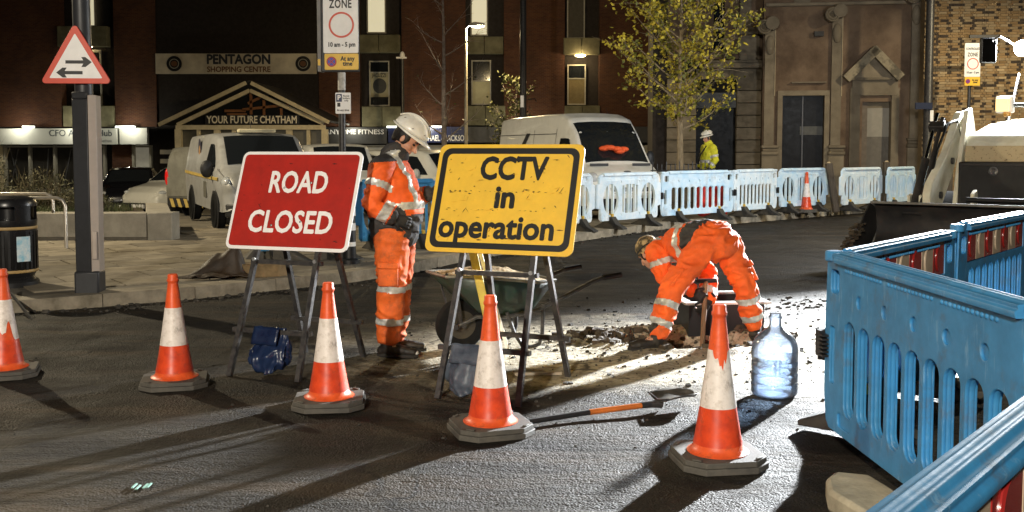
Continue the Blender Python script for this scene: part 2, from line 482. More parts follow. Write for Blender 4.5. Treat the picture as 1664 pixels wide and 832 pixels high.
# ---- kerb stones, each its own piece
KERBMAT = M('granite kerb', (.36, .31, .23), .8, var=.4, vs=5, col2=(.16, .135, .095), bump=.4, bs=50, bdist=.006)
add_random(PAVING, .35); add_random(KERBMAT, .2)
def kerb_pts():
    out = []; x = -9.0
    while x < 11.0:
        out.append(Vector((x, kerb_y(x), 0)))
        x += .02
    return out
kp = kerb_pts(); acc = 0; start = kp[0]
kerb_me = None; stones = []
for a, b in zip(kp, kp[1:]):
    acc += (b - a).length
    if acc >= .915:
        stones.append((start, b)); start = b; acc = 0
mb = MB(); mb.box((0, .15, .03), (.907, .3, .2)); kerb_me = mb.mesh('kerb_stone')
for a, b in stones:
    o = link('kerb_stone', kerb_me, KERBMAT, pavement)
    c = (a + b) / 2; d = b - a
    o.location = (c.x, c.y, random.uniform(-.006, .004)); o.rotation_euler = (0, random.uniform(-.006, .006), math.atan2(d.y, d.x))
    o.scale = (d.length / .915, 1, 1)

# ---- paving slabs, the nearest ones as single pieces
ang = R(36)
ux = Vector((math.cos(ang), math.sin(ang), 0)); uy = Vector((-math.sin(ang), math.cos(ang), 0))
slab_mes = []
for k in range(4):
    mb = MB(); mb.box((0, 0, 0), (.882, .582, .05)); me = mb.mesh('slab'); slab_mes.append(me)
cand = []
for i in range(-14, 26):
    for j in range(-10, 26):
        c = Vector((-4.6, 9.9, 0)) + ux * (i * .9 + (.45 if j % 2 else 0)) + uy * (j * .6)
        if c.y > 20.5 or c.x < -8.6 or c.x > 3: continue
        if min(c.y + s * uy.y * .3 + q * ux.y * .45 - kerb_y(c.x + s * uy.x * .3 + q * ux.x * .45) for s in (-1, 1) for q in (-1, 1)) < .31: continue
        if c.x < -5.4 and c.y > 17.0: continue
        X = 832 + c.x / c.y * 1664
        if X < -40 or X > 1100: continue
        cand.append(c)
cand.sort(key=lambda c: c.y)
for k, c in enumerate(cand[:300]):
    o = link('slab', slab_mes[k % 4], PAVING, pavement)
    o.location = (c.x, c.y, pave_z(c.x, c.y) - .011 + random.uniform(-.003, .003))
    o.rotation_euler = (random.uniform(-.006, .006), random.uniform(-.006, .006), ang)

# ---- loose stones and crumbs of tarmac on the road
DIRT = M('wet dug earth', (.085, .062, .038), .9, var=.6, vs=14, col2=(.022, .016, .010), bump=.8, bs=40)
CRUMB = M('crumbs of broken tarmac', (.07, .062, .05), .9, var=.6, vs=6, bump=.4, bs=60)
def clod(mb, c, r):
    ph = [random.uniform(.65, 1.25) for _ in range(8)]
    q = Matrix.Rotation(random.uniform(0, 6.3), 3, 'Z') @ Matrix.Rotation(random.uniform(-.4, .4), 3, 'X')
    vs = []
    for k in range(8):
        s = ((k & 1) * 2 - 1, (k >> 1 & 1) * 2 - 1, (k >> 2) * 2 - 1)
        vs.append(Vector(c) + q @ Vector((s[0] * r * ph[k] * .62, s[1] * r * ph[(k + 3) % 8] * .55, s[2] * r * ph[(k + 5) % 8] * .4)))
    mb.add(vs, [(0, 2, 3, 1), (4, 5, 7, 6), (0, 1, 5, 4), (1, 3, 7, 5), (3, 2, 6, 7), (2, 0, 4, 6)])
mb = MB(); rr = random.Random(3)
for k in range(900):
    a = rr.gauss(0, 1); b = rr.gauss(0, 1)
    x = 1.5 + a * 1.15; y = 8.0 + b * .95
    if y < 5.2: continue
    clod(mb, (x, y, road_z(x, y) + .004), .006 + .022 * rr.random() ** 4)
for k in range(700):
    x = rr.uniform(-7, 3.2); y = kerb_y(x) - abs(rr.gauss(0, .22)) - .03
    if y < 5: continue
    clod(mb, (x, y, road_z(x, y) + .005), .008 + .04 * rr.random() ** 5)
for k in range(350):
    x = rr.uniform(-4.5, 3); y = rr.uniform(4, 11)
    clod(mb, (x, y, road_z(x, y) + .002), .003 + .012 * rr.random() ** 4)
for k in range(420):
    t = rr.random(); x = 1.9 + t * 3.2 + rr.gauss(0, .3); y = 10.4 - t * .9 + rr.gauss(0, .28)
    clod(mb, (x, y, road_z(x, y) + .004), .008 + .035 * rr.random() ** 4)
o = mb.build('rubble', CRUMB, None); tag(o, 'scattered crumbs of broken tarmac and small stones on the road around the dig', 'rubble', kind='stuff')
# spoil round and in the hole
mb = MB()
for k in range(520):
    t = rr.uniform(0, 6.28); d = abs(rr.gauss(.78, .3))
    x = PIT[0] + math.cos(t) * PIT[2] * d; y = PIT[1] + math.sin(t) * PIT[3] * d
    clod(mb, (x, y, road_z(x, y) + .01), .012 + .06 * rr.random() ** 3)
for k in range(160):
    x = rr.gauss(.72, .14); y = rr.gauss(8.25, .12)
    clod(mb, (x, y, road_z(x, y) + .01 + .07 * max(0, 1 - math.hypot(x - .72, y - 8.25) / .25)), .012 + .04 * rr.random() ** 2)
o = mb.build('spoil', DIRT, None); tag(o, 'dark broken earth dug out of the hole in the road', 'earth', kind='stuff')
# two small pale cyan marks on the tarmac
CYAN = M('pale cyan mark', (.28, .5, .42), .6, var=.3, vs=90)
for k, (px, py) in enumerate(((219, 793), (225, 795), (237, 793), (243, 792))):
    g = gnd(px, py); mb = MB()
    pts = [(g.x - .006, g.y - .03), (g.x + .004, g.y - .028), (g.x + .003, g.y + .03), (g.x - .007, g.y + .032)]
    mb.prism(pts, road_z(g.x, g.y) + .008, road_z(g.x, g.y) + .012, 'xy')
    o = mb.build('cyan_mark', CYAN, road)

# ================================================================== STREET LAMPS (the only general light)
def lamp_light(name, kind, energy, color, loc, size=.15, parent=None):
    d = bpy.data.lights.new(name, kind); d.energy = energy; d.color = color
    d.shadow_soft_size = size
    o = bpy.data.objects.new(name, d); COL.objects.link(o); o.location = loc; o.parent = parent
    return o
SODIUM = (1.0, .76, .40)
COOL = (.93, .97, 1.0)
LAMPGLASS = M('lit lamp glass', (1, .85, .5), .3, var=0, emit=(1, .78, .38), estr=14)
LAMPWHITE = M('lit white lamp glass', (1, 1, 1), .3, var=0, emit=(.92, .96, 1), estr=60)
POSTCREAM = M('cream painted lamp post', (.62, .56, .42), .5, var=.2)
def street_lamp(label, x, y, h, reach, rz, post, power, color, glass=LAMPGLASS, group=None, cut=None):
    z0 = pave_z(x, y) if y > kerb_y(x) else 0
    t = thing('street_lamp', label, 'street lamp', (x, y, z0), rz, group)
    mb = MB(); mb.tube([(0, 0, -.05), (0, 0, h * .25), (0, 0, h)], [.09, .075, .05], 12)
    mb.tube([(0, 0, h - .02), (reach * .4, 0, h + .08), (reach, 0, h + .12)], .03, 8)
    mb.build('post', post, t, True)
    mb = MB(); mb.lathe([(.09, 0), (.09, .9), (.075, .95)], 12, (0, 0, 0)); mb.build('post_base', post, t, True)
    mb = MB(); mb.prism([(reach - .12, h + .08), (reach + .52, h + .10), (reach + .48, h + .2), (reach + .1, h + .25), (reach - .12, h + .17)], -.13, .13)
    mb.build('lantern', post, t, bevel=.02)
    mb = MB(); mb.ell((reach + .22, 0, h + .07), (.26, .11, .05)); mb.build('lamp_glass', glass, t, True)
    lb = lamp_light('lamp_bulb', 'SPOT' if cut else 'POINT', power, color, (reach + .22, 0, h - .08), .12, t)
    if cut:                    # full cut-off lantern: throws its light down and forward, none above the horizon
        lb.data.spot_size = R(cut[0]); lb.data.spot_blend = cut[2] if len(cut) > 2 else .35; lb.rotation_euler = (0, -R(90 - cut[1]), 0)
    return t
p = at(757, 46, 41)
street_lamp('cream street lamp glowing yellow in front of the brick shopping centre', p.x, 41, p.z - pave_z(p.x, 41), .25, 0, POSTCREAM, P_LAMP_FAR, SODIUM)
street_lamp('tall grey street lamp behind the photographer lighting the signs', -3.6, -9.0, 5.6, .6, R(77), GALV, P_LAMP_NEAR, (1, .91, .76), cut=(66, 22))
street_lamp('tall grey street lamp beside the parked vans on the square', -13.0, 17.0, 7.0, .6, R(-20), GALV, P_LAMP_LEFT, (1, .85, .58), cut=(168, 90, .06))
street_lamp('tall grey street lamp on the right pavement beyond the digger', 15.2, 22.5, 7.5, .6, R(170), GALV, P_LAMP_RIGHT, (1, .84, .55), cut=(158, 80))
# ================================================================== SHOPPING CENTRE (brick, far side of the square)
def brick_mat(name, c1, c2, mortar, sc, rough=.85, mort=.018):
    m = bpy.data.materials.new(name); m.use_nodes = True
    n = m.node_tree.nodes; l = m.node_tree.links; b = n['Principled BSDF']
    tc = n.new('ShaderNodeTexCoord'); sp = n.new('ShaderNodeSeparateXYZ'); cb = n.new('ShaderNodeCombineXYZ')
    l.new(tc.outputs['Object'], sp.inputs[0])
    ad = n.new('ShaderNodeMath'); l.new(sp.outputs[0], ad.inputs[0]); l.new(sp.outputs[1], ad.inputs[1])
    l.new(ad.outputs[0], cb.inputs[0]); l.new(sp.outputs[2], cb.inputs[1])
    t = n.new('ShaderNodeTexBrick'); t.inputs['Scale'].default_value = 1; t.inputs['Brick Width'].default_value = .225; t.inputs['Row Height'].default_value = .075
    t.inputs['Mortar Size'].default_value = .006; t.inputs['Color1'].default_value = (*c1, 1); t.inputs['Color2'].default_value = (*c2, 1); t.inputs['Mortar'].default_value = (*mortar, 1)
    l.new(cb.outputs[0], t.inputs['Vector'])
    nz = n.new('ShaderNodeTexNoise'); nz.inputs['Scale'].default_value = .7; nz.inputs['Detail'].default_value = 7; l.new(tc.outputs['Object'], nz.inputs['Vector'])
    rp = n.new('ShaderNodeValToRGB'); rp.color_ramp.elements[0].position = .3; rp.color_ramp.elements[0].color = (.5, .47, .45, 1); rp.color_ramp.elements[1].position = .65
    l.new(nz.outputs[0], rp.inputs[0])
    mx = n.new('ShaderNodeMix'); mx.data_type = 'RGBA'; mx.blend_type = 'MULTIPLY'; mx.inputs[0].default_value = .8
    l.new(t.outputs[0], mx.inputs[6]); l.new(rp.outputs[0], mx.inputs[7]); l.new(mx.outputs[2], b.inputs['Base Color'])
    b.inputs['Roughness'].default_value = rough
    bp = n.new('ShaderNodeBump'); bp.inputs['Strength'].default_value = .5; bp.inputs['Distance'].default_value = .01; bp.invert = True
    l.new(t.outputs['Fac'], bp.inputs['Height']); l.new(bp.outputs[0], b.inputs['Normal'])
    return m
REDBRICK = brick_mat('red brick', (.125, .043, .014), (.08, .024, .010), (.12, .08, .05), 1)
PANEL = M('grimy concrete panel', (.22, .20, .115), .85, var=.45, vs=1.6, bump=.2, bs=20, detail=8)
DARKWALL = M('dark cladding', (.025, .018, .014), .8, var=.3)
BLINDLIT = M('lit window blind', (.7, .66, .5), .8, var=.12, vs=1.2, emit=(1, .90, .60), estr=.55)
BLINDDIM = M('half lit window blind', (.45, .40, .22), .8, var=.2, vs=1.5, emit=(1, .82, .40), estr=.07)
FASCIA = M('pale shop fascia', (.62, .62, .56), .5, var=.12, vs=1)
FASCIADARK = M('dark grey shop fascia', (.06, .06, .06), .5, var=.2)
FASCIABLUE = M('navy blue shop fascia', (.012, .022, .10), .4, var=.2)
WINFRAME = M('pale window frame', (.45, .42, .34), .5, var=.2)
CREAM = M('cream painted timber', (.74, .64, .42), .6, var=.25, vs=3)
SHOPDARK = M('shop interior', (.03, .026, .02), .8, var=.3)
SHOPLIT = M('lit shop interior', (.5, .48, .4), .8, var=.3, vs=1.0, emit=(1, .92, .7), estr=.10)
FY = 57.0
def fx(px): return (px - 832) / 1664 * FY
def fz(py): return at(832, py, FY).z
pc = thing('shopping_centre', 'large dark red brick shopping centre with concrete window panels and shopfronts', 'building', (0, FY, 0))
def rect(mb, px0, py0, px1, py1, y0, y1):
    mb.b2((fx(px0), y0, fz(py1)), (fx(px1), y1, fz(py0)))
zb = -1.2
def brickpier(px0, px1, y0=0.0, top=15):
    mb = MB(); mb.b2((fx(px0), y0, fz(206)), (fx(px1), y0 + .6, top)); mb.build('brick_pier', REDBRICK, pc)
for a, b in ((-260, 104), (190, 257), (520, 586), (654, 757), (819, 917), (973, 1130)):
    brickpier(a, b)
mb = MB(); mb.b2((fx(-260), .62, zb), (fx(1130), 1.0, 15)); mb.build('back_wall', DARKWALL, pc)
mb = MB(); mb.b2((fx(257), .1, fz(206)), (fx(520), .5, 15)); mb.build('dark_cladding', DARKWALL, pc)
mb = MB(); mb.b2((fx(1129), .0, zb), (fx(1131), 12, 15)); mb.build('end_wall', REDBRICK, pc)
def win(px0, py0, px1, py1, mats, blind=None):
    """window with a frame, a pane and where the photo shows one a blind"""
    x0, x1, z0, z1 = fx(px0), fx(px1), fz(py1), fz(py0)
    f = MB(); t = .07
    f.b2((x0, .30, z0), (x0 + t, .42, z1)); f.b2((x1 - t, .30, z0), (x1, .42, z1))
    f.b2((x0 + t, .30, z0), (x1 - t, .42, z0 + t)); f.b2((x0 + t, .30, z1 - t), (x1 - t, .42, z1))
    if blind: 
        zz = fz(blind[0]); f.b2((x0 + t, .31, zz - .03), (x1 - t, .41, zz + .03))
    wf = f.build('window', mats, pc)
    p_ = MB(); p_.b2((x0 + t, .36, z0 + t), (x1 - t, .37, z1 - t)); 
    p_.build('pane', GLASSDARK if blind else BLINDLIT, wf)
    if blind:
        q = MB(); q.b2((x0 + t, .345, fz(blind[1])), (x1 - t, .357, fz(blind[0]) - .035)); q.build('blind', blind[2], wf)
    return wf
win(135, -60, 158, 42, WINFRAME); win(597, -60, 628, 53, WINFRAME); win(765, -60, 793, 57, WINFRAME)
w0 = win(921, -60, 950, 62, WINFRAME, (-30, 60, M('unlit blind', (.10, .09, .07), .8, var=.2)))
PBL = M('poster print on window', (.40, .36, .22), .6, var=.15, vs=2)
win(140, 80, 165, 171, WINFRAME, (82, 84, BLINDDIM))
w1 = win(600, 98, 633, 172, WINFRAME, (117, 157, PBL))
o = link('round_print', curve_mesh('round_print', [oval(0, 0, .38, .42)], .004), M('dark print', (.05, .048, .04), .6, var=.3, vs=4), w1); o.location = (fx(617), .335, fz(139))
text(w1, 'JACUZZI', (fx(616), .338, fz(122)), .3, SIGNBLACK, .006, .8)
win(766, 97, 798, 170, WINFRAME, (131, 168, BLINDDIM)); win(922, 104, 952, 170, WINFRAME, (127, 168, M('dim timber blind', (.22, .17, .08), .8, var=.2)))
mbp = ((102, 43, 182, 76), (583, 57, 652, 86), (757, 60, 818, 88), (915, 62, 973, 89), (108, 172, 189, 206), (590, 173, 655, 206), (757, 172, 821, 204), (917, 172, 974, 200))
for a, b, c, d in mbp:
    mb = MB(); e = (a + c) / 2; rect(mb, a, b, e - .35, d, -.25, .3); rect(mb, e + .35, b, c, d, -.25, .3)
    mb.build('concrete_panel', PANEL, pc, bevel=.03)
for px, py in ((942, 92), (149, 77)):
    mb = MB(); mb.ell((fx(px), -.1, fz(py) + .05), (.30, .16, .09)); mb.build('bulkhead_light', LAMPGLASS, pc, True)
    if px > 900: lamp_light('bulkhead_bulb', 'POINT', 90, SODIUM, (fx(px), -.35, fz(py) - .1), .08, pc)
# shopfronts: fascia boards, stall risers, glazed fronts
def fascia(px0, px1, py0, py1, mat, name='fascia'):
    mb = MB(); rect(mb, px0, py0, px1, py1, -.5, -.2); return mb.build(name, mat, pc, bevel=.02)
fa = fascia(3, 197, 209, 235, FASCIA)
LETT = M('grey sign lettering', (.06, .07, .08), .5, var=0)
text(fa, 'CFO Activity Hub', (fx(139), -.512, fz(217)), .50, LETT, .004, fx(189) - fx(88))
text(fa, 'Chatham', (fx(178), -.512, fz(229)), .22, M('pale sign lettering', (.3, .3, .3), .5, var=0), 0, .75)
fascia(201, 246, 208, 235, FASCIA)
fb = fascia(529, 631, 207, 234, FASCIADARK)
text(fb, 'ANYTIME FITNESS', (fx(579), -.512, fz(215)), .36, SIGNWHITE, .006, fx(628) - fx(533))
fc = fascia(633, 757, 206, 232, FASCIABLUE)
text(fc, 'MICHAEL & JACKSON', (fx(722), -.512, fz(225)), .45, SIGNWHITE, .012, fx(766) - fx(687))
fascia(759, 1060, 206, 232, FASCIADARK)
for px in (205, 56, 218, 640, 712):
    mb = MB(); mb.b2((fx(px) - .3, -.62, fz(208)), (fx(px) + .3, -.42, fz(205))); mb.build('downlight', M('lit downlight', (1, 1, 1), .4, var=0, emit=(.95, 1, .85), estr=3), pc)
for px in (40, 130, 222, 575, 700, 850):
    lamp_light('downlight_bulb', 'POINT', P_LAMP_SHOP, (1, .96, .78), (fx(px), -1.2, fz(209)), .1, pc)
def shopfront(px0, px1, glass, pillar=CREAM, step=36):
    x0, x1 = fx(px0), fx(px1); z1 = fz(236); z0 = -1.0
    mb = MB(); mb.b2((x0, .3, z0), (x1, .34, z1)); sf = mb.build('shopfront', glass, pc)
    k = max(1, int((px1 - px0) / step)); fr = MB()
    for i in range(k + 1):
        x = x0 + (x1 - x0) * i / k; fr.b2((x - .06, .0, z0), (x + .06, .28, z1))
    fr.b2((x0, .05, z0), (x1, .25, z0 + .35)); fr.b2((x0, .08, z1 - .12), (x1, .24, z1 - .02))
    fr.build('glazing_frame', WINFRAME, sf)
    return sf
shopfront(8, 170, SHOPDARK); shopfront(217, 245, SHOPLIT, step=60); shopfront(530, 632, SHOPLIT); shopfront(640, 757, SHOPLIT); shopfront(760, 1050, SHOPDARK)
mb = MB(); rect(mb, 182, 236, 217, 340, .1, .5); mb.build('brick_pier', REDBRICK, pc)
mb = MB(); rect(mb, -12, 236, 7, 340, .0, .5); mb.build('pillar', CREAM, pc)
for px, hh in ((14, 1), (30, -1), (100, 1), (72, .4)):
    mb = MB(); mb.bar((fx(px), .2, -.7), (fx(px) + .5 * hh, .2, 1.6), .05, .05); mb.build('shop_display_pole', STEEL, pc)
# banner on the dark front
bn = thing('banner', 'long pale banner with two round emblems on the dark front above the gable', 'banner', (fx(388), FY - .12, fz(104)))
W_ = fx(518) - fx(259); H_ = fz(88) - fz(121)
mb = MB(); mb.b2((-W_ / 2, -.06, -H_ / 2), (W_ / 2, .0, H_ / 2))
bnm = mb.build('banner_cloth', M('pale banner cloth', (.78, .70, .54), .7, var=.4, vs=.5, col2=(.45, .39, .30)), bn)
text(bn, 'PENTAGON', (.15, -.075, .22), .72, M('navy lettering', (.03, .035, .05), .6, var=0), .03, 3.5)
text(bn, 'SHOPPING CENTRE', (.15, -.075, -.32), .42, M('brown lettering', (.16, .07, .03), .6, var=0), .012, 3.5)
for s in (-1, 1):
    e = link('emblem', curve_mesh('emblem', [oval(0, 0, .42, .42, 32)], .01), SIGNBLACK, bn); e.location = (s * 3.55 + .15, -.075, 0)
    f = link('emblem_ring', curve_mesh('emblem_ring', [oval(0, 0, .27, .27, 32), oval(0, 0, .23, .23, 32)], .01), WINFRAME, e); f.location = (0, -.012, 0)
    f = link('emblem_centre', curve_mesh('emblem_centre', [oval(0, 0, .17, .15, 16)], .01), M('brown lettering', (.16, .07, .03)), e); f.location = (0, -.012, 0)
# gabled entrance canopy
GY = 50.0
def gx(px): return (px - 832) / 1664 * GY
def gz_(py): return at(832, py, GY).z
gc = thing('entrance_canopy', 'cream timber gabled entrance canopy standing in front of the shopping centre', 'canopy', (gx(408), GY, 0))
cx = gx(408)
def gp(px, py, y=0): return Vector((gx(px) - cx, y, gz_(py)))
for (a, b, nm, y) in (((404, 135), (262, 203), 'roof_edge', -.2), ((412, 135), (537, 199), 'roof_edge', -.2), ((408, 147), (290, 203), 'rafter', 0), ((409, 147), (527, 201), 'rafter', 0)):
    mb = MB(); mb.bar(gp(*a, y), gp(*b, y), .18, .14, (0, 1, 0)); mb.build(nm, CREAM, gc)
mb = MB(); mb.bar(gp(384, 136, 2.5), gp(262, 200, 2.5), .25, .2, (0, 1, 0)); mb.build('roof_edge', PANEL, gc)
for s0, s1 in (((408, 134), (262, 203)), ((408, 134), (537, 199))):
    mb = MB(); a = gp(*s0, -.1); b = gp(*s1, -.1); a2 = a + Vector((0, 6.5, 0)); b2 = b + Vector((0, 6.5, 0)); up = Vector((0, 0, .1))
    mb.add([a, b, b2, a2, a + up, b + up, b2 + up, a2 + up], [(0, 1, 2, 3), (7, 6, 5, 4), (0, 4, 5, 1), (1, 5, 6, 2), (2, 6, 7, 3), (3, 7, 4, 0)])
    mb.build('roof_slope', M('dark roof sheet', (.05, .045, .04), .6, var=.3), gc)
mb = MB(); mb.bar(gp(288, 207), gp(530, 207), .2, .22); mb.build('tie_beam', CREAM, gc)
tri = [(gp(408, 147).x, gp(408, 147).z - .1), (gp(300, 203).x, gp(300, 204).z), (gp(520, 203).x, gp(520, 204).z)]
mb = MB(); mb.prism(tri, .12, .16); gg = mb.build('gable_glass', GLASSDARK, gc)
TIMBER = M('orange brown timber', (.26, .105, .035), .7, var=.3)
for a, b in (((409, 150), (409, 186)), ((430, 162), (430, 188)), ((458, 176), (458, 190)), ((395, 178), (470, 170)), ((425, 158), (404, 168)), ((366, 180), (400, 180)), ((370, 186), (402, 186))):
    mb = MB(); mb.bar(gp(*a, .09), gp(*b, .09), .12, .05, (0, 1, 0)); mb.build('mural_timber', TIMBER, gg)
bd = MB(); bd.b2((gp(335, 0).x, .02, gp(0, 202).z), (gp(487, 0).x, .10, gp(0, 187).z)); bdo = bd.build('name_board', SIGNBLACK, gc)
text(bdo, 'YOUR FUTURE CHATHAM', (gp(411, 0).x, -.0, gp(0, 195).z), .50, M('cream lettering', (.88, .80, .62), .5, var=0), .012, gx(484) - gx(338))
for px in (292, 529):
    mb = MB(); mb.b2((gp(px, 0).x - .15, -.15, -1.0), (gp(px, 0).x + .15, .15, gp(0, 207).z - .1)); mb.build('post', CREAM, gc)
for px in (324, 354, 381, 413, 442, 471, 502):
    w_ = .16 if px in (354, 413, 471) else .09
    mb = MB(); mb.b2((gp(px, 0).x - w_, .0, -1.0), (gp(px, 0).x + w_, .12, gp(0, 209).z)); mb.build('mullion', CREAM, gc)
mb = MB(); mb.b2((gp(292, 0).x, .2, -1.0), (gp(529, 0).x, .24, gp(0, 209).z)); mb.build('glazing', M('dim glazed screen', (.06, .055, .04), .3, var=.4, vs=.6, col2=(.14, .13, .10)), gc)
for px0, px1, py in ((258, 292, 247), (258, 292, 262), (258, 292, 280)):
    mb = MB(); mb.bar(gp(px0, py, .3), gp(px1, py, .3), .1, .22); mb.build('bay_rail', WINFRAME, gc)
# ================================================================== OLD STUCCO BUILDING on the right
STUCCO = M('dirty brown stucco', (.185, .126, .08), .85, var=.35, vs=1.1, col2=(.085, .054, .034), bump=.3, bs=25, detail=9)
TRIM = M('grey stone trim', (.215, .175, .12), .8, var=.35, vs=2.5, bump=.3, bs=30, detail=8)
SY = 31.5
sb = thing('stucco_building', 'old brown stucco building with scroll topped pilasters and a pedimented window', 'building', at(1240, 243, SY) * 1, R(-9))
sb.location.z = 0
ca, sa = math.cos(R(9)), math.sin(R(9))
def sx_(px):                      # local x along the facade for a photo column
    k = (px - 832) / 1664
    # point = O + x*(ca,-sa);  X/Y = k
    ox, oy = sb.location.x, sb.location.y
    return (k * oy - ox) / (ca + k * sa)
def sz_(px, py):
    x = sx_(px); return at(px, py, sb.location.y - x * sa).z
def srect(mb, px0, py0, px1, py1, y0, y1):
    zt = sz_((px0 + px1) / 2, py0); zl = sz_((px0 + px1) / 2, py1) if py1 is not None else -.1
    mb.b2((sx_(px0), y0, zl), (sx_(px1), y1, zt))
def spart(nm, mat, *rects, bevel=0, parent=None):
    mb = MB()
    for r in rects: srect(mb, *r)
    return mb.build(nm, mat, parent or sb, bevel=bevel)
TOP = -160
spart('wall', STUCCO, (1238, TOP, 1270, None, .12, .5), (1338, TOP, 1400, None, .12, .5), (1455, TOP, 1497, None, .12, .5), (1270, TOP, 1338, 155, .12, .5), (1400, TOP, 1455, 165, .12, .5))
spart('interior', SHOPDARK, (1262, 140, 1470, None, 1.2, 1.3))
# big dark window with its stone surround
wn = spart('window', TRIM, (1262, 147, 1346, 155, .04, .3), (1262, 155, 1270, None, .04, .3), (1338, 155, 1346, None, .04, .3))
spart('pane', M('dim shop glass', (.012, .012, .013), .35, var=.3, spec=.08), (1270, 155, 1338, None, .3, .33), parent=wn)
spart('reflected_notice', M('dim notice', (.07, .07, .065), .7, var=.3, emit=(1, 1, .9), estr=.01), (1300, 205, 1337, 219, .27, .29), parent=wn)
spart('glazing_bar', BLACKPAINT, (1303, 156, 1305, None, .25, .29), parent=wn)
# pedimented blocked door
dr = spart('doorcase', TRIM, (1379, 155, 1395, None, -.02, .3), (1446, 155, 1458, None, -.02, .3), (1379, 143, 1458, 155, -.02, .3), (1382, 130, 1456, 143, .02, .3))
spart('architrave', TRIM, (1378, 126, 1458, 130, -.12, .3), parent=dr)
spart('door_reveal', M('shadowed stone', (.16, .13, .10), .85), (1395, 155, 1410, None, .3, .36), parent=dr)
spart('blind', M('grey blind', (.26, .24, .20), .7, var=.12), (1410, 175, 1446, 222, .33, .36), parent=dr)
spart('door_panel', M('grey door panel', (.13, .115, .095), .7, var=.2), (1410, 222, 1446, None, .34, .37), parent=dr)
spart('door_head', TRIM, (1395, 155, 1446, 175, .34, .37), parent=dr)
for a, b in (((1415, 84), (1370, 129)), ((1416, 84), (1458, 127))):
    mb = MB(); A = Vector((sx_(a[0]), -.1, sz_(*a))); B = Vector((sx_(b[0]), -.1, sz_(*b)))
    mb.bar(A + (A - B).normalized() * .1, B, .26, .34, (0, 1, 0)); q = mb.build('pediment_moulding', M('flaking dark stone', (.10, .085, .06), .9, var=.7, vs=3, col2=(.26, .22, .15), lo=.45, hi=.62, bump=.7, bs=14), dr)
mb = MB(); mb.prism([(sx_(1416), sz_(1416, 94)), (sx_(1380), sz_(1380, 127)), (sx_(1452), sz_(1452, 127))], .0, .3); mb.build('tympanum', TRIM, dr)
# pilasters with scroll corbels
for (a, b, top, cap) in ((1240, 1256, 40, 236), (1348, 1364, 20, 236), (1476, 1490, -10, 224)):
    pl = spart('pilaster', TRIM, (a, TOP if a > 1470 else top, b, cap, .0, .2))
    spart('pilaster_highlight', M('painted edge highlight', (.42, .34, .22), .8), (b - .01, top, b + 1.2, cap - 80 if a < 1470 else cap, -.02, .16), parent=pl)  # highlight down the right edge, painted as a strip of paler stone
    spart('base_moulding', TRIM, (a - 4, cap, b + 8, cap + 5, -.12, .2), (a - 2, cap + 5, b + 6, cap + 10, -.06, .2), (a - 4, cap + 10, b + 8, cap + 16, -.12, .2), parent=pl, bevel=.03)
    spart('pedestal', TRIM, (a - 3, cap + 16, b + 6, None, -.05, .2), parent=pl)
    mb = MB(); x = sx_(b) - .12; z = sz_(b, top)
    mb.cyl((x, -.45, z), (x, .1, z), .2, n=16); 
    x2 = sx_(a) - .05; mb.cyl((x2, -.4, z - .1), (x2, .1, z - .1), .2, n=16); mb.b2((x2, -.3, z - .2), (x, .1, z + .08))
    mb.build('scroll_corbel', TRIM, pl, True)
    for r0 in (.17, .1):
        mb = MB(); mb.lathe([(r0, 0), (r0 + .025, .02), (r0 + .05, 0)], 16)
        q = mb.build('scroll', TRIM, pl, True); q.rotation_euler = (R(90), 0, 0); q.location = (x2, -.405, z - .1)
    mb = MB(); mb.ell(((sx_(a) + sx_(b)) / 2, .0, z - .62), (.14, .1, .3)); mb.build('leaf_boss', TRIM, pl, True)
spart('string_course', TRIM, (1240, 2, 1497, 8, .0, .14), bevel=.03)
spart('upper_window', TRIM, (1286, -90, 1312, 4, .02, .14))
mb = MB(); mb.b2((sx_(1319), -.05, sz_(1319, 59)), (sx_(1334), .1, sz_(1319, 51))); mb.build('wall_vent', M('dark iron', (.03, .028, .026), .6), sb)
mb = MB(); mb.b2((sx_(1284), -.02, sz_(1284, 135)), (sx_(1340), .11, sz_(1284, 133))); mb.build('lintel_line', TRIM, sb)
# left wing with rusticated piers
wg = thing('rusticated_wing', 'dim stone wing with banded piers and a dark shopfront left of the stucco building', 'building', at(1160, 243, 32.6), R(-6)); wg.location.z = 0
ox, oy = wg.location.x, wg.location.y
def wx(px):
    k = (px - 832) / 1664; c, s = math.cos(R(6)), math.sin(R(6)); return (k * oy - ox) / (c + k * s)
def wz(py): return at(1160, py, oy).z
def wpart(nm, mat, *rects, bevel=0):
    mb = MB()
    for a, b, c, d, y0, y1 in rects: mb.b2((wx(a), y0, wz(d) if d is not None else -.1), (wx(c), y1, wz(b)))
    return mb.build(nm, mat, wg, bevel=bevel)
wpart('wall', STUCCO, (1068, TOP, 1158, 95, .3, .6), (1176, TOP, 1240, 95, .3, .6), (1158, 80, 1176, 95, .3, .6), (1158, TOP, 1176, -40, .3, .6))
wpart('shop_interior', SHOPDARK, (1070, 95, 1240, None, 1.0, 1.1))
wpart('upper_window', GLASSDARK, (1158, -40, 1176, 80, .5, .54)); wpart('window_rail', STEEL, (1158, 44, 1176, 46, .3, .34))
wpart('pilaster', TRIM, (1200, TOP, 1218, 44, .15, .3), (1200, 58, 1232, 100, .15, .3)); wpart('cornice', TRIM, (1140, 103, 1240, 112, -.25, .3), (1150, 98, 1238, 103, -.12, .3), (1195, 44, 1236, 56, .0, .3), bevel=.04)
wpart('frieze', TRIM, (1130, 112, 1236, 128, .1, .3))
blk = MB(); blk.b2((0, 0, 0), (1, .35, 1)); blk_me = blk.mesh('block')
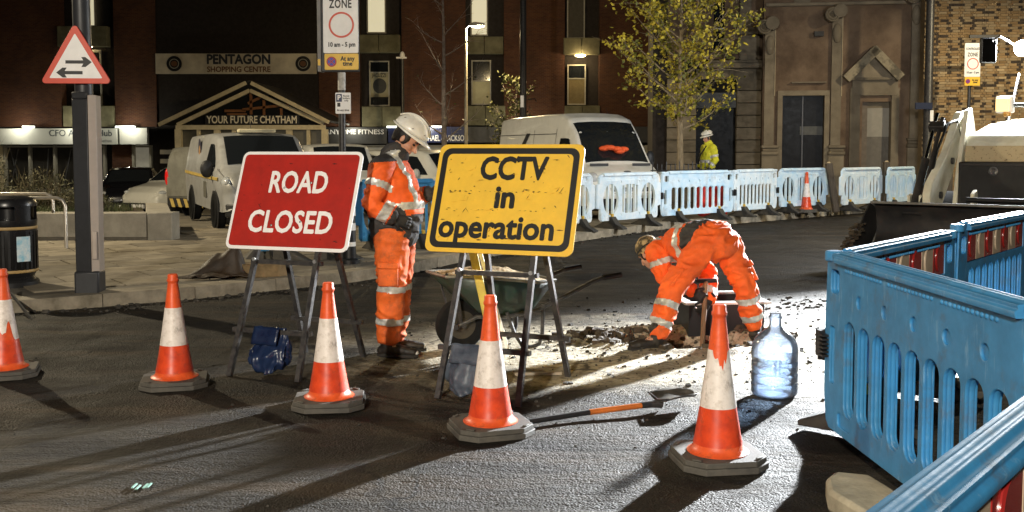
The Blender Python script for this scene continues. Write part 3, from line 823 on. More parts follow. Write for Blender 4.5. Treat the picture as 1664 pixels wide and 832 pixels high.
for a, b in ((1083, 1130), (1196, 1235)):
    k = 0; py = 128
    while py < 345:
        z1 = wz(py); z0 = wz(py + 20) + .025
        o = link('block', blk_me, TRIM, wg); o.location = (wx(a), .0 + random.uniform(0, .02), z0); o.scale = (wx(b) - wx(a), 1, z1 - z0)
        py += 20
wpart('shop_window', M('dim shop glass', (.012, .012, .013)), (1130, 175, 1196, None, .5, .54)); wpart('shop_fascia', M('dark shop board', (.03, .03, .028), .5), (1130, 150, 1196, 175, .2, .5))
wpart('end_return', DARKWALL, (1060, TOP, 1083, None, .3, 6))
# ================================================================== YELLOW STOCK BRICK BUILDING far right
BY = 30.0
bb = thing('yellow_brick_building', 'yellow stock brick building at the right edge with sooty mottled bricks', 'building', (at(1504, 243, BY).x, BY, 0), R(-4))
STOCK = M('yellow stock brick', (.39, .255, .115), .85, var=.3, vs=1.5, col2=(.23, .14, .058), bump=.4, bs=60)
STOCK2 = M('buff stock brick', (.43, .31, .165), .85, var=.3, vs=2, bump=.4, bs=60)
SOOT = M('sooty brick', (.075, .052, .034), .9, var=.4, vs=2, bump=.4, bs=60)
MORTAR = M('lime mortar', (.28, .21, .125), .95, var=.35, vs=1.2, bump=.4, bs=70)
mb = MB(); mb.b2((-.1, .035, -.1), (9, .4, 9)); mb.build('wall', MORTAR, bb)
for m_ in (STOCK, STOCK2, SOOT, TRIM): add_random(m_, .25)
bks = []
for k in range(4):
    mb = MB(); mb.b2((0, 0, 0), (.212, .06, .064)); bks.append(mb.mesh('brick'))
for me, m in zip(bks, (STOCK, STOCK, STOCK2, SOOT)): me.materials.append(m)
hdr = []
for m in (STOCK, STOCK, STOCK2, SOOT):
    mb = MB(); mb.b2((0, 0, 0), (.1, .06, .064)); me = mb.mesh('brick'); me.materials.append(m); hdr.append(me)
pick = random.Random(11); cells = []
row = 0; z = .0
while z < 6.6:
    x = -.1 + (.056 if row % 2 else 0)
    k = 0
    while x < 4.2:
        head = (k + row) % 2 == 0
        t = pick.random(); q = 3 if t < (.34 if head else .06) else (2 if t < .55 else k % 2)
        if noise.noise(Vector((x * .8, z * .8, 3))) > .15 and pick.random() < .10: q = 3
        cells.append((x, z, head, q)); x += .1115 if head else .2235; k += 1
    row += 1; z += .075
vis = sorted([c for c in cells if not c[2] and 1.2 < c[1] < 5.4 and c[0] < 3.4], key=lambda c: abs(c[1] - 3.2))
single = set(vis[:300])
rest = {q: MB() for q in range(4)}
for c in cells:
    x, z, head, q = c; dy = pick.uniform(-.006, .006)
    if c in single:
        o = link('brick', bks[q], None, bb); o.location = (x, dy, z); o.rotation_euler = (0, pick.uniform(-.006, .006), pick.uniform(-.01, .01))
    else:
        rest[q].b2((x, dy, z + pick.uniform(-.002, .002)), (x + (.1 if head else .212), .06 + dy, z + .064))
for q, m in ((0, STOCK), (1, STOCK), (2, STOCK2), (3, SOOT)):
    o = rest[q].build('brickwork', m, bb); tag(o, kind='stuff')
# ================================================================== TRAFFIC CONES
CONE_PROF = [(.150, .058), (.152, .066), (.138, .072), (.122, .09), (.112, .14), (.088, .285), (.058, .50), (.040, .66), (.033, .715), (.033, .725), (.038, .732), (.038, .745), (.033, .752), (.033, .775), (.028, .782), (0, .782)]
def cone_r(z):
    for (r0, z0), (r1, z1) in zip(CONE_PROF[3:], CONE_PROF[4:]):
        if z0 <= z <= z1: return r0 + (r1 - r0) * (z - z0) / (z1 - z0)
    return .033
def make_cone(label, loc, rz, torn=0, h=.78, low=.285, high=.54, tilt=(0, 0), group='traffic cones'):
    t = thing('traffic_cone', label, 'traffic cone', loc, rz, group)
    t.rotation_euler = (tilt[0], tilt[1], rz); t.scale = (1, 1, h / .78)
    mb = MB(); mb.lathe(CONE_PROF, 28); mb.build('cone_body', ORANGE, t, True, ang=50)
    # reflective sleeve, its upper edge torn where the photo shows it
    def sleeve(z0, z1, torn, nm, mat, off):
        mb = MB(); n = 48; rows = []; m = 10
        rnd = random.Random(torn)
        edge = []
        for k in range(n):
            a = (k / n) * 2 * math.pi
            dip = 0
            if torn:
                for c, wdt, dp in ((R(262), .32, .10), (R(286), .26, .06), (R(235), .3, .05)) if torn == 1 else ((R(285), .5, -.05), (R(255), .3, -.09), (R(300), .3, -.12)):
                    q = abs((a - c + math.pi) % (2 * math.pi) - math.pi)
                    if q < wdt: dip = max(dip, abs(dp) * (1 - (q / wdt) ** 2))
                dip *= 1 + .3 * rnd.uniform(-1, 1)
            edge.append(dip)
        for i in range(m + 1):
            row_ = []
            for k in range(n + 1):
                kk = k % n; a = 2 * math.pi * kk / n
                za, zb_ = (z0, z1 - edge[kk]) if torn != 2 else (z0 + edge[kk], z1)
                z = za + (zb_ - za) * i / m
                r = cone_r(z) + off + .0008 * nz3(a * 3, z * 40, torn)
                row_.append((r * math.cos(a), r * math.sin(a), z))
            rows.append(row_)
        mb.grid(rows); return mb.build(nm, mat, t, True, ang=180)
    sleeve(low, high, torn, 'white_sleeve', SLEEVE, .0025)
    sleeve(.105, low + .004, 0, 'lower_sleeve', CONERED, .0015)
    # chamfered two-step rubber base
    def octo(a, c): return [(a, -a + c), (a, a - c), (a - c, a), (-a + c, a), (-a, a - c), (-a, -a + c), (-a + c, -a), (a - c, -a)]
    mb = MB(); mb.prism(octo(.215, .085), .004, .035, 'xy'); mb.prism(octo(.205, .08), .035, .062, 'xy')
    for sx in (-1, 1):
        for sy in (-1, 1): mb.box((sx * .155, sy * .155, .066), (.05, .02, .008), Matrix.Rotation(sx * sy * R(-45), 3, 'Z'))
    mb.build('cone_base', RUBBER, t, bevel=.006)
    return t
def cone_at(px, py, z=0):
    g = gnd(px, py, .06 + z); g.z = z; return g
make_cone('large traffic cone with a torn white sleeve standing left of the blue water barrier', cone_at(1166, 733), R(8), 1, .79, .285, .565)
make_cone('traffic cone with a cracked white sleeve in front of the yellow CCTV sign', cone_at(797, 684), R(18), 0, .755, .27, .53)
make_cone('traffic cone right in front of the red ROAD CLOSED sign legs', cone_at(535, 643), R(6), 0, .75, .29, .56)
make_cone('traffic cone on open road left of the red ROAD CLOSED sign', cone_at(284, 611), R(14), 0, .735, .29, .55)
make_cone('traffic cone at the left edge of the photo with a ragged sleeve', cone_at(8, 596), R(20), 2, .735, .27, .56)
g = gnd(1310, 345, PAVE); make_cone('small far traffic cone on the kerb in front of the pale barriers', g, R(12), 0, .92, .3, .56)

# ================================================================== A-FRAME ROAD SIGNS
def a_frame(name, label, loc, rz, W, H, zlow, face, border, legs=.45, hinge=1.18, half=.27, rr=.05):
    t = thing(name, label, 'road sign', loc, rz)
    lean = math.atan2(legs, hinge)
    def front(x, z): return Vector((x, -legs + legs * z / hinge, z))      # a point on the leaning front plane
    # legs and rails, each its own piece
    for s in (-1, 1):
        mb = MB(); mb.bar(front(s * half, 0.0), front(s * (half - .035), 1.25), .034, .034, (0, 1, 0)); mb.build('leg', BLACKPAINT, t)
        mb = MB(); mb.bar((s * (half - .02) + .03, legs, 0), (s * (half - .075) + .03, -.0, 1.17), .034, .034, (0, 1, 0)); mb.build('leg', BLACKPAINT, t)
    for z, e in ((.30, .06), (.76, .02)):
        mb = MB(); a = front(-half - e, z) + Vector((0, .03, 0)); b = front(half + e * .4, z) + Vector((0, .03, 0)); mb.bar(a, b, .036, .03); mb.build('crossbar', BLACKPAINT, t)
    mb = MB(); y = legs * (1 - .28 / hinge); mb.bar((-half - .0, y, .28), (half + .06, y, .28), .034, .03); mb.build('crossbar', BLACKPAINT, t)
    mb = MB()
    for s in (-1, 1):
        for z in (.78,): mb.cyl(front(s * (half - .025), z) + Vector((0, -.03, 0)), front(s * (half - .025), z) + Vector((0, -.018, 0)), .014, n=8)
    mb.build('bolt', GALV, t)
    # the plate, in its own leaning part
    pl = link('sign_plate', curve_mesh('sign_plate', [rrect(-W / 2, -H / 2, W / 2, H / 2, rr)], .006, .002), border, t)
    ctr = front(0, zlow + H / 2 * math.cos(lean)) + Vector((0, -.034, .012))
    pl.location = ctr; pl.rotation_euler = (-lean, 0, 0)
    for x in (-W * .3, W * .3):
        mb = MB(); mb.b2((x - .02, .007, -H * .42), (x + .02, .016, H * .42)); mb.build('back_channel', GALV, pl)
    return t, pl, front
def scuffs(pl, W, H, n, seed, mat, y=-.0135):
    mb = MB(); q = random.Random(seed)
    for k in range(n):
        x = q.uniform(-W * .44, W * .44); z = q.uniform(-H * .42, H * .42); L = q.uniform(.005, .03); a = q.choice((0, 0, .3, 1.1, 1.4, -.9)); t = q.uniform(.0012, .004)
        pts = [(x + L * math.cos(a) + t, z + L * math.sin(a)), (x + .4 * t, z + t * 1.2), (x - L * math.cos(a) * .6, z - L * math.sin(a) * .5), (x, z - t)]
        mb.prism(pts, y, y + .0006)
    return tag(mb.build('scuff', mat, pl), kind='stuff')
# ROAD CLOSED
RW, RH = .985, .735
t, pl, frontR = a_frame('road_closed_sign', 'red ROAD CLOSED sign on a black folding frame', (-1.53, 7.27, 0), R(-20), RW, RH, .835, SIGNRED, SIGNWHITE)
ROAD_T = t
o = link('sign_face', curve_mesh('sign_face', [rrect(-RW / 2 + .024, -RH / 2 + .024, RW / 2 - .024, RH / 2 - .024, .03)], .001), SIGNRED, pl); o.location = (0, -.0085, 0)
text(pl, 'ROAD', (.015, -.0115, .125), .225, SIGNWHITE, .0055, .47, spacing=1.02); text(pl, 'CLOSED', (.005, -.0115, -.17), .225, SIGNWHITE, .0055, .68, spacing=1.02)
scuffs(pl, RW, RH, 26, 4, SIGNBLACK, -.0125)
mb = MB()
for x, z in ((-.09, .09), (.12, .13), (-.14, -.19), (.09, -.16)): mb.ell((x, -.0135, z), (.009, .004, .009), 8, 6)
mb.build('rivet', GALV, pl, True)
# CCTV
CW, CH = 1.02, .745
t, pl, frontC = a_frame('cctv_sign', 'scratched yellow CCTV in operation sign on a black folding frame', (-.045, 6.62, 0), R(-22), CW, CH, .875, SIGNYELLOW, SIGNYELLOW)
CCTV_T = t
o = link('sign_border', curve_mesh('sign_border', [rrect(-CW / 2 + .028, -CH / 2 + .028, CW / 2 - .028, CH / 2 - .028, .06), rrect(-CW / 2 + .068, -CH / 2 + .068, CW / 2 - .068, CH / 2 - .068, .035)], .001), SIGNBLACK, pl); o.location = (0, -.0085, 0)
text(pl, 'CCTV', (.04, -.0115, .195), .215, SIGNBLACK, .0075, .47); text(pl, 'in', (.01, -.0115, .0), .21, SIGNBLACK, .0075, .14); text(pl, 'operation', (-.025, -.0115, -.205), .215, SIGNBLACK, .0065, .80)
scuffs(pl, CW * .95, CH, 70, 9, SIGNBLACK, -.0125); scuffs(pl, CW * .85, CH * .8, 60, 19, SIGNYELLOW, -.0132)
mb = MB(); q = random.Random(2)
for z in (.045, .04, -.085):
    for k in range(22):
        x = -.40 + k * .037 + q.uniform(-.008, .008)
        if q.random() < .35: continue
        mb.prism([(x, z), (x + q.uniform(.008, .026), z + q.uniform(-.004, .004)), (x + .012, z + .003)], -.0132, -.0126)
tag(mb.build('old_letter_edge', SIGNBLACK, pl), kind='stuff')

# ================================================================== TRIANGULAR TWO-WAY TRAFFIC SIGN
g = gnd(148, 474, PAVE)
t = thing('warning_sign', 'red bordered triangular two way traffic sign on a thick dark post', 'road sign', g, R(5))
POSTDARK = M('dark grey painted post', (.035, .036, .04), .45, var=.3, vs=5)
POSTLIT = M('lit side of dark post', (.50, .42, .36), .5, var=.2, vs=3)  # right side of the dark post, lit from the right; light put into the colour
mb = MB(); mb.prism([(-.115, -.09), (.05, -.13), (.05, .09), (-.115, .09)], 0, 1.93, 'xy')
mb.prism([(-.115, -.09), (.05, -.13), (.0, .05), (-.07, .05)], 1.93, 2.0, 'xy'); mb.build('post_base', POSTDARK, t, bevel=.012)
mb = MB(); mb.prism([(.051, -.13), (.115, -.07), (.115, .09), (.051, .09)], .0, 1.97, 'xy'); mb.build('base_side', POSTLIT, t, bevel=.01)
mb = MB(); mb.cyl((-.02, .0, 1.95), (-.045, 0, 6.2), .086, .078, 20); mb.build('post', POSTDARK, t, True)
mb = MB(); mb.b2((.06, -.128, .34), (.105, -.10, .62)); d_ = mb.build('access_door', POSTLIT, t, bevel=.008); d_.rotation_euler = (0, 0, 0)
mb = MB(); mb.b2((-.12, -.14, -.02), (.12, .1, .22)); mb.build('post_foot', POSTDARK, t, bevel=.02)
def rtri(L, r, cz=0):
    h = L * math.sqrt(3) / 2; P = [(0, h * 2 / 3), (-L / 2, -h / 3), (L / 2, -h / 3)]; out = []
    for k, (x, z) in enumerate(P):
        d = math.hypot(x, z); c = (x * (1 - 2 * r / d), z * (1 - 2 * r / d)); a0 = math.atan2(z, x)
        for j in range(-4, 5):
            a = a0 + j / 4 * R(60); out.append((c[0] + r * math.cos(a), c[1] + r * math.sin(a) + cz))
    return out
p = at(130, 98, g.y - .12)
tp = link('sign_plate', curve_mesh('sign_plate', [rtri(.69, .032)], .008, .003), SIGNRED, t); tp.location = (-.05, -.125, p.z - g.z - .03)
o = link('sign_face', curve_mesh('sign_face', [rtri(.69 * .735, .008)], .001), SIGNWHITE, tp); o.location = (0, -.0105, -.0)
BORD = M('orange red border', (.68, .07, .03), .4, var=.1)
o = link('sign_border', curve_mesh('sign_border', [rtri(.69 - .012, .029), rtri(.69 * .72, .01)], .001), BORD, tp); o.location = (0, -.0095, 0)
def arrow(s): return [(s * a, b) for a, b in ((-.125, .016), (.045, .016), (.026, .048), (.065, .048), (.125, 0), (.065, -.048), (.026, -.048), (.045, -.016), (-.125, -.016))]
for s, z, x in ((1, .022, .03), (-1, -.082, -.06)):
    o = link('arrow', curve_mesh('arrow', [arrow(s)], .001), SIGNBLACK, tp); o.location = (x, -.0135, z - .01)
mb = MB()
for z in (-.1, .16):
    mb.cyl((0, .04, z), (0, .105, z), .012, n=6); mb.b2((-.12, .01, z - .02), (.12, .04, z + .02))
mb.build('sign_clamp', GALV, tp)

# ================================================================== ZONE SIGNS
def no_stop(parent, x, z, r, y):
    o = link('no_waiting_disc', curve_mesh('no_waiting_disc', [oval(0, 0, r, r, 28)], .001), SIGNRED, parent); o.location = (x, y, z)
    f = link('disc_centre', curve_mesh('disc_centre', [oval(0, 0, r * .74, r * .74, 28)], .001), M('sign blue print', (.06, .06, .42), .45, var=0), o); f.location = (0, -.002, 0)
    mb = MB()
    for a in (45, -45):
        d = Vector((math.cos(R(a)), 0, math.sin(R(a)))) * r * .78; mb.bar(-d + Vector((0, -.004, 0)), d + Vector((0, -.004, 0)), .002, r * .2, (0, 1, 0)) if False else mb.box((0, -.0045, 0), (r * 1.5, .002, r * .2), Matrix.Rotation(R(a), 3, 'Y'))
    mb.build('disc_cross', SIGNRED, o)
def zone_sign(label, base, pole_top, plate_c, Wp, Hp, Hy, rz, glow=0, extra=True, full=True):
    t = thing('zone_sign', label, 'road sign', base, rz)
    mb = MB(); mb.cyl((0, 0, -.02), (0, 0, pole_top), .045, n=14); mb.build('post', BLACKPAINT, t, True)
    zc = plate_c
    pl = link('zone_plate', curve_mesh('zone_plate', [rrect(-Wp / 2, -Hp / 2, Wp / 2, Hp / 2, .02)], .006, .002), SIGNWHITE, t); pl.location = (.02, -.11, zc)
    k = Wp / .47
    ring = link('red_ring', curve_mesh('red_ring', [oval(0, 0, .17 * k, .17 * k, 40), oval(0, 0, .145 * k, .145 * k, 40)], .001), BORD, pl); ring.location = (.01, -.0085, -.115 * k)
    text(pl, 'ZONE', (.0, -.0085, .155 * k), .155 * k, SIGNBLACK, .004 * k, .30 * k, spacing=1.1)
    text(pl, 'CONTROLLED', (.0, -.0085, .33 * k), .09 * k, SIGNBLACK, .003 * k, .40 * k)
    text(pl, '10 am - 5 pm', (.01, -.0085, -.375 * k), .082 * k, SIGNBLACK, .003 * k, .36 * k)
    yl = link('yellow_plate', curve_mesh('yellow_plate', [rrect(-Wp / 2 + .015, -Hy / 2, Wp / 2, Hy / 2, .015)], .006, .002), SIGNYELLOW, t); yl.location = (.02, -.113, zc - Hp / 2 - Hy / 2 - .006)
    no_stop(yl, -.125 * k, 0, .068 * k, -.0085)
    text(yl, 'At any\ntime', (.09 * k, -.0085, .005), .082 * k, SIGNBLACK, .003 * k, .19 * k, line=.8)
    if full:
        mb = MB(); mb.b2((-.27, -.085, zc - Hp / 2 - Hy - .03), (.245, -.02, zc + .9)); mb.build('sign_box', M('dark sign back box', (.03, .03, .032), .5, var=.2), t, bevel=.01)
        mb = MB(); mb.b2((-.285, -.12, zc - Hp / 2 - Hy - .03), (-.235, .05, zc + .9)); mb.build('box_side', M('grey sign box side', (.20, .19, .18), .5, var=.2), t, bevel=.006)
        mb = MB(); mb.b2((-.278, -.126, zc - Hp / 2 - Hy + .05), (-.245, -.118, zc - Hp / 2 - Hy + .13)); mb.build('small_yellow_label', SIGNYELLOW, t)
    return t
g = gnd(562, 424, PAVE); g.y += .2; g.x = at(558, 400, g.y).x
zc = at(556, 28, g.y).z - PAVE
t = zone_sign('white ZONE 10 am - 5 pm sign on the black post behind ROAD CLOSED', g, 3.6, zc, .455, .94, .205, R(-4))
pz = at(562, 168, g.y).z - PAVE
p2 = link('permit_plate', curve_mesh('permit_plate', [rrect(-.1, -.135, .1, .135, .012)], .004, .001), SIGNWHITE, t); p2.location = (.03, -.06, pz)
o = link('parking_square', curve_mesh('parking_square', [rrect(-.038, -.05, .038, .05, .005)], .001), M('parking sign navy', (.03, .045, .11), .45, var=0), p2); o.location = (-.052, -.0065, .068)
text(o, 'P', (0, -.002, 0), .085, SIGNWHITE, .003); text(p2, 'Permit\nholders\nonly', (.042, -.0065, .062), .034, SIGNBLACK, .0005, .09, line=.85); text(p2, 'At any time', (0, -.0065, -.09), .034, SIGNBLACK, .001, .16)
o = link('small_square', curve_mesh('small_square', [rrect(-.02, -.025, .02, .025, .004)], .001), SIGNBLACK, p2); o.location = (-.055, -.0065, -.02)
mb = MB(); mb.cyl((0, 0, pz + .17), (0, 0, pz + .5), .05, n=14); mb.build('white_tie_wrap', M('dirty white tape', (.55, .52, .47), .6, var=.4, vs=20), t, True)
mb = MB(); mb.b2((-.09, -.02, pz + .5), (.07, .02, pz + .53)); mb.cyl((.0, 0, pz + .53), (0, 0, pz + .66), .03, n=10); mb.build('bracket', GALV, t)
g2 = at(1571, 300, 28.4); g2.z = PAVE
t = zone_sign('small far ZONE sign on a thin post in front of the yellow brick wall', g2, at(1571, 70, 28.4).z - PAVE, at(1574, 98, 28.4).z - PAVE, .43, .92, .235, R(-2), full=False)
mb = MB(); mb.b2((-.04, -.04, at(1571, 62, 28.4).z - PAVE), (.75, .04, at(1571, 57, 28.4).z - PAVE)); mb.build('top_arm', BLACKPAINT, t)
# banded bollard beside the post
g = gnd(568, 428, PAVE)
t = thing('banded_bollard', 'black bollard with white bands behind the ROAD CLOSED sign', 'bollard', (g.x, g.y, PAVE))
mb = MB(); mb.lathe([(.13, 0), (.13, .05), (.085, .07), (.075, .75), (.06, .79), (0, .80)], 18); mb.build('bollard_body', BLACK, t, True)
for z in (.22, .42, .60):
    mb = MB(); mb.lathe([(.0835, z), (.081, z + .09)], 18); mb.build('white_band', SIGNWHITE, t, True)

# ================================================================== WATER BARRIERS
def shift(lp, dx, dz): return [(x + dx, z + dz) for x, z in lp]
def barrier_meshes(style):
    """core (through openings) and thin skins with larger openings, for a barrier 2 m long centred on x=0"""
    outer = rrect(-.965, .14, .965, .985, .05, 4)
    if style == 'slot':
        outer = [(-1.0, .62), (-1.0, .30), (-.97, .16), (-.93, .13), (-.2, .13), (.2, .13), (.93, .13), (.97, .16), (1.0, .30), (1.0, .62), (.98, .95), (.93, .985), (-.93, .985), (-.98, .95)]
        slots = [rrect(-.72 + k * .166, .25, -.72 + k * .166 + .112, .685, .054, 5) for k in range(9)]
        side = [rrect(s * .885 - .03, .36, s * .885 + .03, .64, .018, 3) for s in (-1, 1)]
        hand = [rrect(s * .86 - .055, .80, s * .86 + .055, .915, .025, 4) for s in (-1, 1)]
        dots = [oval(-.56 + k * .28, .80, .030, .030, 16) for k in range(5)]
        core = [outer] + slots + hand + side
        big = [[(x + (x - sum(q[0] for q in s) / len(s)) * .14, z + (z - sum(q[1] for q in s) / len(s)) * .035) for x, z in s] for s in slots]
        low = [rrect(-.80, .175, -.64, .24, .02, 3), rrect(.64, .175, .80, .24, .02, 3)]
        return core, big, hand, dots + low + side
    ovals = []
    for cx, a, b in ((-.58, .225, .28), (.58, .225, .28), (0, .235, .27)):
        for (u0, u1) in ((-1, -.42), (-.27, .27), (.42, 1)) if cx else ((-1, -.78), (-.62, -.22), (-.08, .08), (.22, .62), (.78, 1)):
            top = []; bot = []
            for k in range(7):
                u = u0 + (u1 - u0) * k / 6; hgt = b * math.sqrt(max(.01, 1 - u * u)) if cx else b * (1 - .12 * u * u)
                top.append((cx + a * u, .53 + hgt)); bot.append((cx + a * u, .53 - hgt))
            ovals.append(top[::-1] + bot)
    outer = [(-.86, .14), (.86, .14), (.90, .18), (.90, .36), (1.0, .38), (1.0, .80), (.93, .82), (.93, .93), (.88, .985), (-.88, .985), (-.93, .93), (-.93, .82), (-1.0, .80), (-1.0, .38), (-.90, .36), (-.90, .18)]
    holes = [oval(x, z, .028, .028, 12) for x, z in ((-.80, .24), (-.29, .24), (.29, .24), (.80, .24), (-.28, .84), (.28, .84), (-.66, .22), (.66, .22))]
    recess = [rrect(-.72, .875, .72, .945, .03, 4)]
    return [outer] + ovals, ovals, [], holes + recess
BM = {}
def barrier(label, p0, p1, style, mat, group, zb=0.0, strip=None, detail=False, feet=True, beads=True, foot_mat=None):
    """barrier between ground points p0 and p1 (left to right as seen); strip: side (-1/1) that carries red and cream panels"""
    a = Vector(p0); b = Vector(p1); d = b - a; L = math.hypot(d.x, d.y)
    t = thing('water_barrier', label, 'barrier', ((a.x + b.x) / 2, (a.y + b.y) / 2, zb), math.atan2(d.y, d.x), group)
    s = L / 2.0
    t.scale = (s, 1, 1)
    key = (style, bool(strip))
    if key not in BM:
        core, big, hand, dots = barrier_meshes(style)
        outer = core[0]
        dp = .011 if style == 'slot' else .013; co = curve_mesh('barrier_panel', core, dp, .007, 2)
        inner = [(x * .985, .5525 + (z - .5525) * .985) for x, z in outer]
        sk = curve_mesh('barrier_skin', [inner] + big + hand + dots, .007, .004, 1)
        skb = sk
        if strip:
            skb = curve_mesh('barrier_skin', [inner] + big + hand + [rrect(-.77, .735, .77, .955, .01, 2)], .007, .004, 1)
        BM[key] = (co, sk, skb)
    co, sk, skb = BM[key]
    def inst(nm, me, y, flip=False):
        me2 = me.copy(); me2.materials.clear(); o = link(nm, me2, mat, t); o.location = (0, y, 0); return o
    inst('barrier_panel', co, 0)
    inst('barrier_skin', skb if strip == -1 else sk, -(.016 if style == 'slot' else .018)); inst('barrier_skin', skb if strip == 1 else sk, .016 if style == 'slot' else .018)
    # ribbed top rail
    mb = MB(); prof = []
    for k in range(25):
        u = math.pi * k / 24; r = .050 + (.0055 * math.cos(u * 10))
        prof.append((-r * math.cos(u), .975 + r * .72 * math.sin(u)))
    prof += [(.050, .955), (-.050, .955)]
    mb.prism(prof, -.80, .80, 'yz'); mb.build('top_rail', mat, t, True, ang=60)
    if style == 'slot':
        for s_ in (-1, 1):
            mb = MB(); mb.cyl((s_ * .935, 0, .95), (s_ * .935, 0, 1.0), .045, n=14); mb.bar((s_ * .79, 0, .985), (s_ * .94, 0, .975), .05, .03); mb.build('hinge_lug', mat, t, bevel=.008)
            mb = MB(); mb.b2((s_ * 1.01 - .03, -.05, .47), (s_ * 1.01 + .03, .05, .60))
            for q in range(6): mb.b2((s_ * .96 - .03, -.054, .478 + q * .02), (s_ * .96 + .03, .054, .488 + q * .02))
            mb.build('hinge_clip', BLACK, t)
    if beads and detail:
        mb = MB()
        for x0 in (-.72, -.24, .24):
            for k in range(13): 
                for sd in (-1, 1): mb.ell((x0 + k * .033, sd * .023, .925), (.010, .008, .010), 8, 5)
        tag(mb.build('bead_row', mat, t, True), kind='stuff')
    if strip:
        for k in range(7):
            x0 = -.765 + k * .2186
            mb = MB(); y = strip * .0145; mb.b2((x0 + .003, y - .004, .74), (x0 + .2155, y + .004, .95))
            q = mb.build('red_panel' if k % 2 == 0 else 'cream_panel', REFLRED if k % 2 == 0 else REFLWHITE, t, bevel=.003)
            mb = MB(); mb.tube([(x0 + .10 - .05 * math.sin(u), y + strip * .003, .845 + .075 * math.cos(u)) for u in [i * math.pi / 8 for i in range(9)]], .009, 6); mb.build('emboss', REFLRED if k % 2 == 0 else REFLWHITE, q, True)
    if feet:
        for x in (-.56, .56):
            mb = MB(); w = .07 / s
            pr = [(-.33, 0), (.33, 0), (.33, .03), (.16, .10), (.07, .22), (-.07, .22), (-.16, .10), (-.33, .03)]
            mb.prism(pr, x - w, x + w, 'yz'); mb.build('barrier_foot', foot_mat or FOOTRUB, t, bevel=.01)
            mb = MB(); mb.b2((x - .022 / s, -.058, .10), (x + .022 / s, .058, .27)); mb.build('foot_peg', YELLOW, t)
    return t
# the near compound on the right
NB = 'blue barriers of the compound in the right foreground'
A0 = Vector((1.565, 5.02, 0)); A1 = Vector((1.655, 3.02, 0))
barrier('nearest full blue slotted barrier right of the big traffic cone, side on to the road', A0, A1, 'slot', BLUE, NB, .06, None, True, False)
C1 = Vector((2.86, 6.62, 0))
barrier('blue barrier with red and cream panels running back from the corner by the cone', A0 + Vector((.03, .06, 0)), C1, 'slot', BLUE, NB, .03, -1, True, True)
D1 = C1 + Vector((1.25, 1.52, 0))
barrier('farther blue barrier with red and cream panels in front of the loader bucket', C1 + Vector((.03, .05, 0)), D1, 'slot', BLUE, NB, .06, -1, True, True)
barrier('closest blue barrier across the bottom right corner with red and cream panels', Vector((.40, 1.28, 0)), Vector((1.75, 2.915, 0)), 'slot', BLUE, NB, .008, -1, False, False)
# its stone-coloured foot block at the corner
g = gnd(1352, 822, .0)
BEIGE = M('beige concrete foot', (.50, .44, .32), .85, var=.35, vs=6, bump=.4, bs=40)
t = thing('barrier_foot_block', 'beige and yellow block carrying the near corner of the blue barrier', 'foot block', (1.50, 4.30, 0), R(4))
mb = MB(); mb.prism([(-.10, -.30), (.12, -.30), (.14, .0), (.12, .20), (-.02, .26), (-.10, .16), (-.15, 0)], 0, .10, 'xy'); mb.build('block_top', BEIGE, t, bevel=.02)
mb = MB(); mb.b2((-.03, -.33, .0), (.16, -.20, .12)); mb.build('yellow_edge', YELLOW, t, bevel=.01)
# pale barriers along the far kerb
PB = 'pale blue barriers along the far kerb'
def B(px, Y): return Vector(((px - 832) / 1664 * Y, Y, 0))
barrier('pale barrier with round windows half hidden by the right edge of the CCTV sign', B(862, 16.9), B(966, 18.2), 'oval', BLUE_PALE, PB, PAVE)
barrier('pale barrier with round windows standing in front of the white van bonnet', B(968, 18.2), B(1073, 19.6), 'oval', BLUE_PALE, PB, PAVE)
barrier('pale blue slotted barrier with red sacks behind it, below the tree', B(1073, 19.9), B(1192, 21.4), 'slot', BLUE_OLD, PB, PAVE)
barrier('narrow pale slotted barrier right of the man in yellow', B(1191, 21.6), B(1262, 22.7), 'slot', BLUE_PALE, PB, PAVE)
barrier('pale barrier with round windows behind the far cone', B(1262, 22.9), B(1346, 24.0), 'oval', BLUE_OLD, PB, PAVE)
barrier('pale barrier just right of the leaning wooden post', B(1364, 23.6), B(1434, 25.0), 'oval', BLUE_PALE, PB, PAVE)
barrier('pale barrier right of the upright wooden post by the black lamp post', B(1440, 24.6), B(1487, 26.0), 'oval', BLUE_OLD, PB, PAVE)
barrier('last bluish barrier at the right of the row beside the loader arm', B(1502, 25.6), B(1546, 27.0), 'oval', BLUE_OLD, PB, PAVE)
# saturated blue ones behind the two signs
MBG = 'blue barriers behind the standing worker'
barrier('blue barrier right behind the standing worker', B(575, 14.3), B(716, 14.9), 'oval', BLUE, MBG, PAVE)
barrier('blue barrier hidden behind the ROAD CLOSED sign, only its foot showing', B(408, 12.9), B(566, 13.5), 'oval', BLUE, MBG, PAVE)
